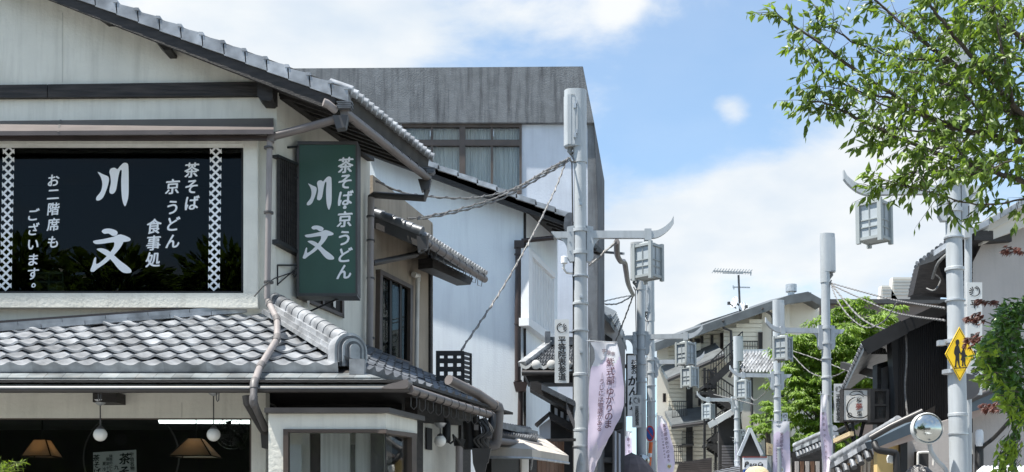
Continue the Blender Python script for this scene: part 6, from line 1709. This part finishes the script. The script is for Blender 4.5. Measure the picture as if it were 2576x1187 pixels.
figs = [[(1258, 128), (1270, 116), (1283, 120), (1288, 138), (1282, 158), (1272, 168), (1260, 160), (1256, 142)],
        [(1262, 164), (1280, 166), (1290, 190), (1294, 215), (1304, 232), (1300, 240), (1288, 226), (1286, 262), (1288, 300), (1290, 328), (1302, 338), (1284, 340), (1276, 305), (1270, 285), (1264, 310), (1262, 330), (1264, 342), (1246, 340), (1252, 325), (1254, 290), (1256, 250), (1244, 232), (1246, 205), (1252, 180)],
        [(1312, 166), (1322, 160), (1331, 168), (1330, 190), (1322, 202), (1313, 196), (1310, 180)],
        [(1314, 200), (1328, 200), (1334, 225), (1340, 240), (1352, 246), (1348, 262), (1336, 258), (1336, 285), (1334, 290), (1334, 315), (1344, 332), (1330, 334), (1325, 300), (1320, 300), (1318, 332), (1306, 332), (1310, 312), (1308, 288), (1298, 284), (1306, 250), (1300, 235), (1306, 215)],
        [(1244, 346), (1350, 340), (1350, 347), (1246, 353)]]
for f in figs:
    q = smooth([(a, b, 0) for a, b in crop7(f)], 2) if len(f) > 5 else [V((a, b, 0)) for a, b in crop7(f)]
    m.add([zm(.005)(p.x, p.y) for p in q], [tuple(range(len(q)))])
m.build('children_silhouette', M['ink'], CS, fix=False)
for y in (860, 935):
    MB().lathe(P(2396, y, yR1), [(.15, -.03), (.16, -.03), (.16, .03), (.15, .03)], 18).build('strap', M['steel'], CS, True)
m = MB(); m.rect(FR(yR1 - .1), 2361, 855, 2378, 868, .1); m.build('strap_bolt', M['steel'], CS)
t = thing('round_sign', 'grey back of a round sign behind the yellow diamond', 'sign', P(2436, 1000, yR1 + .25))
c = P(2432, 972, yR1 + .2); MB().lathe(c, [(.0, 0), (.2, 0), (.21, .01), (.2, .02), (0, .02)], 30, 'y').build('disc', M['joint'], t, True)
m = MB(); m.rect(FR(yR1 + .1), 2412, 962, 2430, 984, .08); m.build('mount', M['steel'], t)
convex_mirror(2337, 1076, 38, yR1 - .3, 'large round convex mirror on a white bent tube beside the crossing post', ((2337, 1116, yR1 - .1), (2342, 1136, yR1 - .1), (2358, 1160, yR1 - .05), (2378, 1182, yR1), (2388, 1230, yR1)))
t = thing('tubular_mirror', 'rectangular mirror back in a white tube frame below the round mirror', 'mirror', P(2320, 1187, 18.2))
m = MB(); m.tube(smooth(PT((2309, 1200, 18.2), (2308, 1146, 18.2), (2313, 1138, 18.2), (2340, 1138, 18.2), (2347, 1146, 18.2), (2347, 1170, 18.2)), 3, False), .02, 8); m.build('frame', M['pipew'], t, True)

# ============================================================ trees
def leafverts(p, d, nrm, l, w, curl=.12):
    d = d.normalized(); s = d.cross(nrm)
    if s.length < 1e-3: s = V((1, 0, 0))
    s.normalize(); n = s.cross(d)
    return [p, p + d * (l * .45) + s * (w / 2) - n * (w * .18), p + d * l - n * (l * curl), p + d * (l * .45) - s * (w / 2) - n * (w * .18), p + d * (l * .5) + n * (w * .06)]
LF = [(0, 1, 4), (1, 2, 4), (2, 3, 4), (3, 0, 4)]
def rnd(a=1.0):
    return V((random.gauss(0, a), random.gauss(0, a), random.gauss(0, a)))
def leaf_obj(mesh, parent, p, d, nrm, l):
    d = d.normalized(); s = d.cross(nrm).normalized() if d.cross(nrm).length > 1e-3 else V((1, 0, 0)); n = s.cross(d)
    o = bpy.data.objects.new('leaf', mesh); COL.objects.link(o); o.parent = parent
    o.matrix_local = Matrix.Translation(p - wloc(parent)) @ Matrix((s, d, n)).transposed().to_4x4() @ Matrix.Scale(l, 4)
    return o
def unit_leaf(mat, wr):
    m = MB(); m.add(leafverts(V((0, 0, 0)), V((0, 1, 0)), V((0, 0, 1)), 1, wr), LF)
    return m.mesh('leaf', mat, False, fix=False)

class Plant:
    def __init__(s): s.leaves = []; s.tw = MB()
    def spray(s, p, q, r, n, ll, droop=.9, wr=.42, spread=.5):
        """a twig from p to q hung with n leaves"""
        ax = (q - p); L_ = ax.length; ax.normalize()
        mid = lerp(p, q, .5) + rnd(.03) * L_
        s.tw.tube([p, mid, q], [r, r * .7, r * .3], 4, False)
        for i in range(n):
            f = random.uniform(.25, 1.0) if i else 1.0
            b = lerp(p, q, f)
            d = ax * random.uniform(.2, .8) + rnd(spread); d.z -= droop * random.uniform(.35, 1.0)
            nr = V((0, -.35, 1)) + rnd(.45)
            s.leaves.append((b, d.normalized(), nr.normalized(), ll * random.uniform(.65, 1.15), wr))
    def finish(s, root, mat, near=300, seed_mesh=None):
        lv = sorted(s.leaves, key=lambda L_: (L_[0] - EYE).length - 3 * L_[3])
        inview = lambda p: (lambda d: abs(d.x / d.y) < .466 and -.0 < (d.z / d.y) < .49)(p - EYE) if p.y > 1 else False
        vis = [L_ for L_ in lv if inview(L_[0])]
        random.shuffle(vis); vis.sort(key=lambda L_: -round(L_[3] / max(1, L_[0].y) * 400))
        ids = set(id(L_) for L_ in vis[:near])
        ul = unit_leaf(mat, lv[0][4])
        m = MB()
        for L_ in s.leaves:
            if id(L_) in ids: leaf_obj(ul, root, L_[0], L_[1], L_[2], L_[3])
            else: m.add(leafverts(*L_[:4], L_[3] * L_[4]), LF)
        o = m.build('foliage', mat, root, False, False); o['kind'] = 'stuff'
        o = s.tw.build('twigs', M['bark'], root, True, False); o['kind'] = 'stuff'

# cherry tree reaching in from the right
CT = thing('cherry_tree', 'leafy cherry tree with drooping green leaves reaching over the lamp at the upper right', 'tree', (5.3, 9.6, 0))
tr = [V((5.6, 9.9, 0)), V((5.5, 9.8, 1.2)), P(2790, 700, 9.7), P(2760, 480, 9.7), P(2690, 300, 9.7), P(2640, 120, 9.8), P(2600, -120, 9.9)]
MB().tube(smooth(tr, 4, False), [.19 - .15 * i / 24 for i in range(25)], 12).build('trunk', M['bark'], CT, True)
branches = [
    ([(2760, 480, 9.7), (2640, 470, 9.6), (2543, 448, 9.5), (2434, 412, 9.4), (2296, 362, 9.3), (2153, 295, 9.3), (2090, 264, 9.3), (2034, 254, 9.3)], .030),
    ([(2740, 420, 9.7), (2640, 375, 9.7), (2505, 343, 9.7), (2410, 324, 9.7), (2315, 286, 9.6), (2258, 248, 9.6), (2124, 157, 9.5), (2029, 86, 9.5), (1945, 34, 9.5)], .036),
    ([(2700, 330, 9.7), (2610, 320, 9.8), (2520, 267, 9.9), (2391, 157, 10), (2315, 100, 10), (2245, 40, 10.1), (2190, -10, 10.1)], .038),
    ([(2690, 300, 9.7), (2580, 290, 9.5), (2505, 214, 9.4), (2434, 133, 9.3), (2358, 38, 9.2), (2320, -20, 9.2)], .034),
    ([(2760, 500, 9.7), (2640, 500, 9.4), (2575, 500, 9.3), (2458, 516, 9.2), (2362, 490, 9.1), (2262, 466, 9.1), (2205, 474, 9.1)], .012),
    ([(2640, 120, 9.8), (2560, 90, 9.6), (2480, 20, 9.5), (2440, -40, 9.4)], .03),
    ([(2410, 324, 9.7), (2330, 330, 9.4), (2240, 322, 9.3), (2190, 330, 9.2)], .012),
    ([(2391, 157, 10), (2300, 150, 9.7), (2180, 120, 9.6), (2090, 70, 9.5), (2060, 30, 9.5)], .013),
    ([(2258, 248, 9.6), (2180, 235, 9.4), (2080, 190, 9.3), (2020, 120, 9.3)], .012),
    ([(2315, 286, 9.6), (2240, 270, 9.4), (2150, 230, 9.3), (2050, 215, 9.3)], .010),
    ([(2434, 412, 9.4), (2380, 430, 9.2), (2320, 432, 9.1), (2280, 440, 9.1)], .010),
    ([(2505, 343, 9.7), (2440, 250, 9.4), (2350, 200, 9.3), (2260, 170, 9.2)], .014),
    ([(2560, 330, 9.7), (2540, 220, 9.3), (2520, 120, 9.2), (2500, 20, 9.2)], .02),
    ([(2434, 412, 9.4), (2400, 370, 9.2), (2330, 380, 9.1), (2280, 350, 9.0)], .010),
    ([(2620, 400, 9.6), (2560, 400, 9.1), (2500, 420, 9.0), (2440, 440, 9.0)], .012),
    ([(2700, 250, 9.7), (2620, 180, 10.2), (2540, 60, 10.4), (2460, -30, 10.5)], .022),
    ([(2520, 267, 9.9), (2440, 300, 10.1), (2360, 250, 10.2), (2290, 210, 10.2)], .012),
    ([(2640, 330, 9.9), (2580, 400, 10.2), (2480, 385, 10.2), (2400, 350, 10.2)], .012),
]
PL = Plant()
for k, (px, r) in enumerate(branches):
    path = smooth(PT(*px), 5, False); n = len(path)
    MB().tube([p + rnd(.006) for p in path], [r * (1 - .8 * i / (n - 1)) for i in range(n)], 7).build('branch', M['bark'], CT, True)
    for i in range(2, n):
        for q in range(2):
            p = path[i] + rnd(.01)
            if p.x / p.y > .60: continue
            ax = (path[min(n - 1, i + 1)] - path[i - 1]).normalized()
            d = ax * random.uniform(.2, 1) + rnd(.6); d.z += random.uniform(-.15, .35)
            l_ = random.uniform(.10, .36) * (1.0 if i < n - 4 else .8)
            PL.spray(p, p + d.normalized() * l_, .0035, random.randint(4, 7), .105)
    PL.spray(path[-2], path[-1] + (path[-1] - path[-2]) * .6, .004, 8, .10)
# extra sprays filling the dense side
for k in range(330):
    x = 2600 - abs(random.gauss(0, 1)) * 170; y = random.uniform(-40, 445)
    if y > 330 + (2600 - x) * .1 and random.random() < .5: continue
    if x < 2180 + (0 if y > 40 else 60): continue
    p = P(x, y, random.uniform(9.0, 10.5)); d = V((-1, 0, .1)) + rnd(.7)
    PL.spray(p, p + d.normalized() * random.uniform(.1, .3), .003, random.randint(4, 7), .12)
for k in range(220):
    p = P(random.uniform(2600, 3050), random.uniform(-260, 430), random.uniform(8.6, 11)); d = V((random.uniform(-1, 1), 0, .1)) + rnd(.6)
    PL.spray(p, p + d.normalized() * random.uniform(.15, .4), .004, random.randint(5, 8), .115)
PL.finish(CT, M['leaf'])

# broad-leaved evergreen at the lower right
EV = thing('evergreen_shrub', 'glossy dark green broad-leaved shrub crowding in at the right edge beside the yellow sign', 'shrub', (5.2, 10.2, 0))
MB().tube(smooth([V((5.1, 10.3, 0)), P(2660, 1250, 10.3), P(2620, 1050, 10.3), P(2600, 850, 10.2)], 4, False), [.07 - .004 * i for i in range(13)], 8).build('trunk', M['bark'], EV, True)
PE = Plant()
def left_edge(y):
    pts = [(752, 2560), (775, 2505), (800, 2475), (840, 2458), (880, 2446), (915, 2438), (950, 2452), (985, 2490), (1010, 2505), (1040, 2525), (1075, 2545), (1100, 2530), (1187, 2520)]
    for (a, b), (c, d) in zip(pts, pts[1:]):
        if y <= c: return lerp(b, d, (y - a) / (c - a))
    return 2530
for k in range(430):
    y = random.uniform(760, 1060); x0 = left_edge(y); x = x0 + abs(random.gauss(0, 1)) * 60 + 42
    if x > 2700: continue
    p = P(x, y, random.uniform(9.6, 10.7)); d = V((-.8, -.35, .25)) + rnd(.45)
    PE.spray(p, p + d.normalized() * random.uniform(.05, .13), .004, random.randint(4, 7), .105, .55, .46, .75)
for bx, y0 in ((2560, 1030), (2545, 1080), (2575, 1000), (2530, 1110), (2565, 1120)):
    for i in range(10):
        p = P(bx + random.gauss(0, 7) - i * 2, y0 + i * 12, 9.8); PE.spray(p, p + V((-.04, 0, -.08)), .003, 3, .10, .9, .4, .5)
PE.finish(EV, M['leafc'], 240)
PY = Plant()
for k in range(60):
    y = random.uniform(860, 1080); x = left_edge(y) + random.uniform(26, 80)
    p = P(x, y, random.uniform(9.4, 9.6)); PY.spray(p, p + V((-.08, -.02, .0)), .003, 3, .10, .7, .42, .6)
for k in range(36):
    p = P(random.uniform(2520, 2575), random.uniform(1085, 1187), 9.4); PY.spray(p, p + V((-.06, 0, -.06)), .003, 3, .085, .9, .42, .6)
o = thing('young_shoots', 'bright yellow-green young leaves at the tips of the glossy shrub', 'shrub', (5.2, 9.5, 0)); PY.finish(o, M['leafy'], 60)
# red maple sprigs
for k, (cx, cy, sx, sy, Y, n, label) in enumerate(((2485, 757, 28, 6, 10.6, 26, 'small dark red maple sprig above the glossy shrub top'), (2455, 800, 24, 12, 10.8, 36, 'dark red maple leaves between the pole plate and the shrub'), (2452, 850, 22, 16, 11, 34, 'dark red maple leaves beside the point of the yellow sign'), (2550, 627, 26, 9, 9.0, 30, 'dark red maple sprig against the plain stucco wall'), (2490, 1022, 24, 16, 12.5, 34, 'withered red-brown maple leaves below the pale plate'))):
    t = thing('maple_sprig', label, 'branch', P(cx, cy, Y), 'dark red maple sprigs'); pl_ = Plant()
    pl_.tw.tube([P(cx + sx + 30, cy + 20, Y), P(cx, cy, Y), P(cx - sx, cy + 3, Y)], [.008, .005, .002], 5, False)
    for i in range(n):
        p = P(cx + random.uniform(-sx, sx), cy + random.gauss(0, sy * .5), Y + random.uniform(-.15, .15))
        for j in range(5):
            a = (j - 2) * .55; d = V((-math.cos(a), random.uniform(-.3, .3), math.sin(a) * .4 - .45)); pl_.leaves.append((p, d.normalized(), (V((0, -.4, 1)) + rnd(.3)).normalized(), .058 * Y / 10.5, .24))
    pl_.finish(t, M['leafr'], 20)

# light green maples beyond the lamp posts
def far_tree(label, base, clumps, Y, n, ll, mat, seed, near=300, trunk_to=None, dY=2.5):
    random.seed(seed)
    t = thing('maple_tree', label, 'tree', P(*base))
    b = P(*base); b.z = 0; t.location = b
    c0 = P(clumps[0][0], clumps[0][1], Y)
    MB().tube(smooth([b, V((b.x + .1, b.y, 2)), V((lerp(b.x, c0.x, .6), b.y, lerp(2, c0.z, .6))), c0], 3, False), [.22 - .018 * i for i in range(10)], 10).build('trunk', M['bark'], t, True)
    pl_ = Plant()
    for cx, cy, r in clumps:
        cc = P(cx, cy, Y); rr = r / F * Y
        MB().tube([lerp(V((b.x, b.y, c0.z * .5)), cc, .3), cc], [.06, .02], 6).build('limb', M['bark'], t, True)
        sub = [(cc + V((random.gauss(0, rr * .5), random.gauss(0, .9), random.gauss(0, rr * .5))), rr * random.uniform(.25, .5)) for _ in range(max(12, int(n * rr * rr * 12)))]
        for sc_, sr in sub:
            for i in range(75):
                v = rnd(1).normalized(); v.z = abs(v.z) * .9 - .25
                p = sc_ + V((v.x * sr, v.y * sr, v.z * sr * .75)) * random.uniform(.55, 1.05)
                d = V((v.x, v.y - .3, -.75)) + rnd(.35)
                pl_.leaves.append((p, d.normalized(), (V((0, -.3, 1)) + v * .5 + rnd(.3)).normalized(), ll * random.uniform(.6, 1.2), .34))
    pl_.finish(t, mat, near)
far_tree('bright green maple with layered fine foliage behind the lamp post near the rabbit sign', (2120, 1200, 44), [(2130, 850, 62), (2060, 880, 62), (2010, 900, 42), (2190, 830, 50), (2230, 800, 32), (2150, 785, 30), (2030, 960, 62), (2120, 940, 70), (2060, 1020, 52), (2110, 1020, 50), (2180, 900, 50), (2040, 1080, 42), (1990, 960, 28), (2085, 1075, 40), (2200, 960, 40), (2000, 1010, 38), (2025, 1125, 34), (2085, 1118, 34), (2140, 1075, 40), (2165, 1010, 42), (2000, 870, 28), (2085, 800, 24), (2130, 900, 60)], 44, 3.4, .25, M['leafg'], 3)
far_tree('smaller bright green maple in front of the blue gable shed', (1945, 1187, 41), [(1930, 1040, 24), (1950, 1065, 26), (1925, 1075, 16), (1995, 1110, 22), (1960, 1030, 20)], 40.5, 3.0, .2, M['leafg'], 5, 120)
# planter by the restaurant window
random.seed(11)
t = thing('potted_plant', 'bright green feathery plant at the lower left corner before the window', 'plant', P(20, 1300, 11.2))
pl_ = Plant()
for i in range(46):
    p = P(random.uniform(-60, 40), 1200, 11.2 + random.uniform(-.2, .2)); q = P(random.uniform(-60, 62), random.uniform(1143, 1185), 11.15 + random.uniform(-.2, .2))
    if q.x > P(30, 0, 11.2).x: q.z = min(q.z, P(0, 1163, 11.2).z)
    pl_.spray(p, q, .003, 12, .075, .15, .16, .55)
pl_.finish(t, M['leafy'], 150)
MB().lathe(V((P(0, 1300, 11.2).x, 11.2, 0)), [(.2, .01), (.28, .35), (.3, .4), (.27, .4), (.2, .1)], 18).build('pot', M['joint'], t, True)
MB().tube([V((P(0, 1300, 11.2).x, 11.2, .3)), P(0, 1200, 11.2)], .03, 8).build('stem', M['bark'], t, True)

# trees and an added hall across the road behind the viewer (they show only in the window glass)
random.seed(21)
def roadside_tree(x, y, h, label):
    t = thing('roadside_tree', label, 'tree', (x, y, 0), 'trees across the road mirrored in the shop windows')
    MB().tube([(x, y, 0), (x + .1, y, h * .35), (x, y + .1, h * .7)], [.2, .16, .08], 8).build('trunk', M['bark'], t, True)
    m = MB()
    for i in range(5200):
        v = rnd(1).normalized(); p = V((x, y, h * .54)) + V((v.x * 3.6, v.y * 2.2, v.z * h * .5)) * random.uniform(.5, 1) ** .6
        m.add(leafverts(p, (v + V((0, 0, -.6))).normalized(), (v + rnd(.4)).normalized(), .6, .3), LF)
    o = m.build('foliage', M['leaf'], t, False, False); o['kind'] = 'stuff'
for i, (x, h) in enumerate(((-23, 11.5), (-19, 12), (-15, 11.4), (-11, 11.8), (-7, 11.2), (-3, 11.6), (1, 11.2))):
    roadside_tree(x, -13.5 - 1.2 * (i % 2), h, 'green roadside tree across the road, seen only as a window reflection')
t = thing('reflection_backdrop', 'long dark timber hall added across the road to darken window reflections', 'building', (0, -12, 0))
MB().box((-1, -20, 2.5), (44, 4, 5)).build('wall', M['plank'], t)  # unseen mass added to close bright sky gaps in the reflections
m = MB(); m.prism([V((-24, -17.2, 4.9)), V((-24, -20, 6.6)), V((-24, -23, 4.9))], (46, 0, 0)); m.build('roof', M['tile_d'], t)

# a passer-by in front of the mirror: only the crown of the head is in the picture
pe = thing('person', 'dark-haired passer-by at the lower edge in front of the mirrors', 'person', (P(2310, 1172, 6.2).x, 6.2, 0))
top = P(2310, 1173, 6.2); hz = top.z
me = bpy.data.meshes.new('body')
J = [((0, 0, hz - .82), .14), ((0, 0, hz - .55), .13), ((0, 0, hz - .36), .15), ((0, 0, hz - .26), .055), ((0, .01, hz - .2), .06),
     ((.17, 0, hz - .33), .06), ((.24, .02, hz - .58), .045), ((.22, .12, hz - .8), .035), ((-.17, 0, hz - .33), .06), ((-.24, .02, hz - .58), .045), ((-.22, .12, hz - .8), .035),
     ((.09, 0, hz - .92), .085), ((.1, .05, hz - 1.32), .06), ((.1, 0, .06), .045), ((-.09, 0, hz - .92), .085), ((-.1, -.05, hz - 1.32), .06), ((-.1, .0, .06), .045), ((.1, .14, .03), .03), ((-.1, .14, .03), .03)]
ed = [(0, 1), (1, 2), (2, 3), (3, 4), (2, 5), (5, 6), (6, 7), (2, 8), (8, 9), (9, 10), (0, 11), (11, 12), (12, 13), (0, 14), (14, 15), (15, 16), (13, 17), (16, 18)]
me.from_pydata([j[0] for j in J], ed, [])
bo = bpy.data.objects.new('body', me); COL.objects.link(bo); bo.parent = pe
sk = bo.modifiers.new('skin', 'SKIN'); bo.modifiers.new('sub', 'SUBSURF').levels = 1
for v, j in zip(me.skin_vertices[0].data, J): v.radius = (j[1], j[1] * .8)
me.skin_vertices[0].data[0].use_root = True
me.materials.append(M['cloth'])
hc = V((pe.location.x, 6.2, hz - .125))
m = MB(); m.lathe(hc, [(.078 * math.sin(a) ** .9 + .0001, -.125 * math.cos(a)) for a in [math.pi * i / 14 for i in range(15)]], 20); m.build('head', M['skin'], pe, True)
m = MB(); m.lathe(hc + V((0, -.005, .012)), [(.001, .118), (.045, .108), (.075, .075), (.092, .02), (.094, -.03), (.085, -.08), (.06, -.1)], 26)
for i, v in enumerate(m.v): m.v[i] = v + (v - hc).normalized() * random.uniform(-.004, .008)
for i in range(260):
    a = random.uniform(0, 2 * math.pi); b = random.uniform(.1, 1.5); p = hc + V((.09 * math.sin(b) * math.cos(a), .09 * math.sin(b) * math.sin(a), .118 * math.cos(b)))
    tn = V((-math.sin(a), math.cos(a), 0)) * random.uniform(-.5, .5) + V((math.cos(a), math.sin(a), -.6)); m.tube([p, p + tn.normalized() * .03 + (p - hc).normalized() * random.uniform(.0, .012)], [.002, .0006], 3, False)
m.build('hair', M['hair'], pe, True, False)
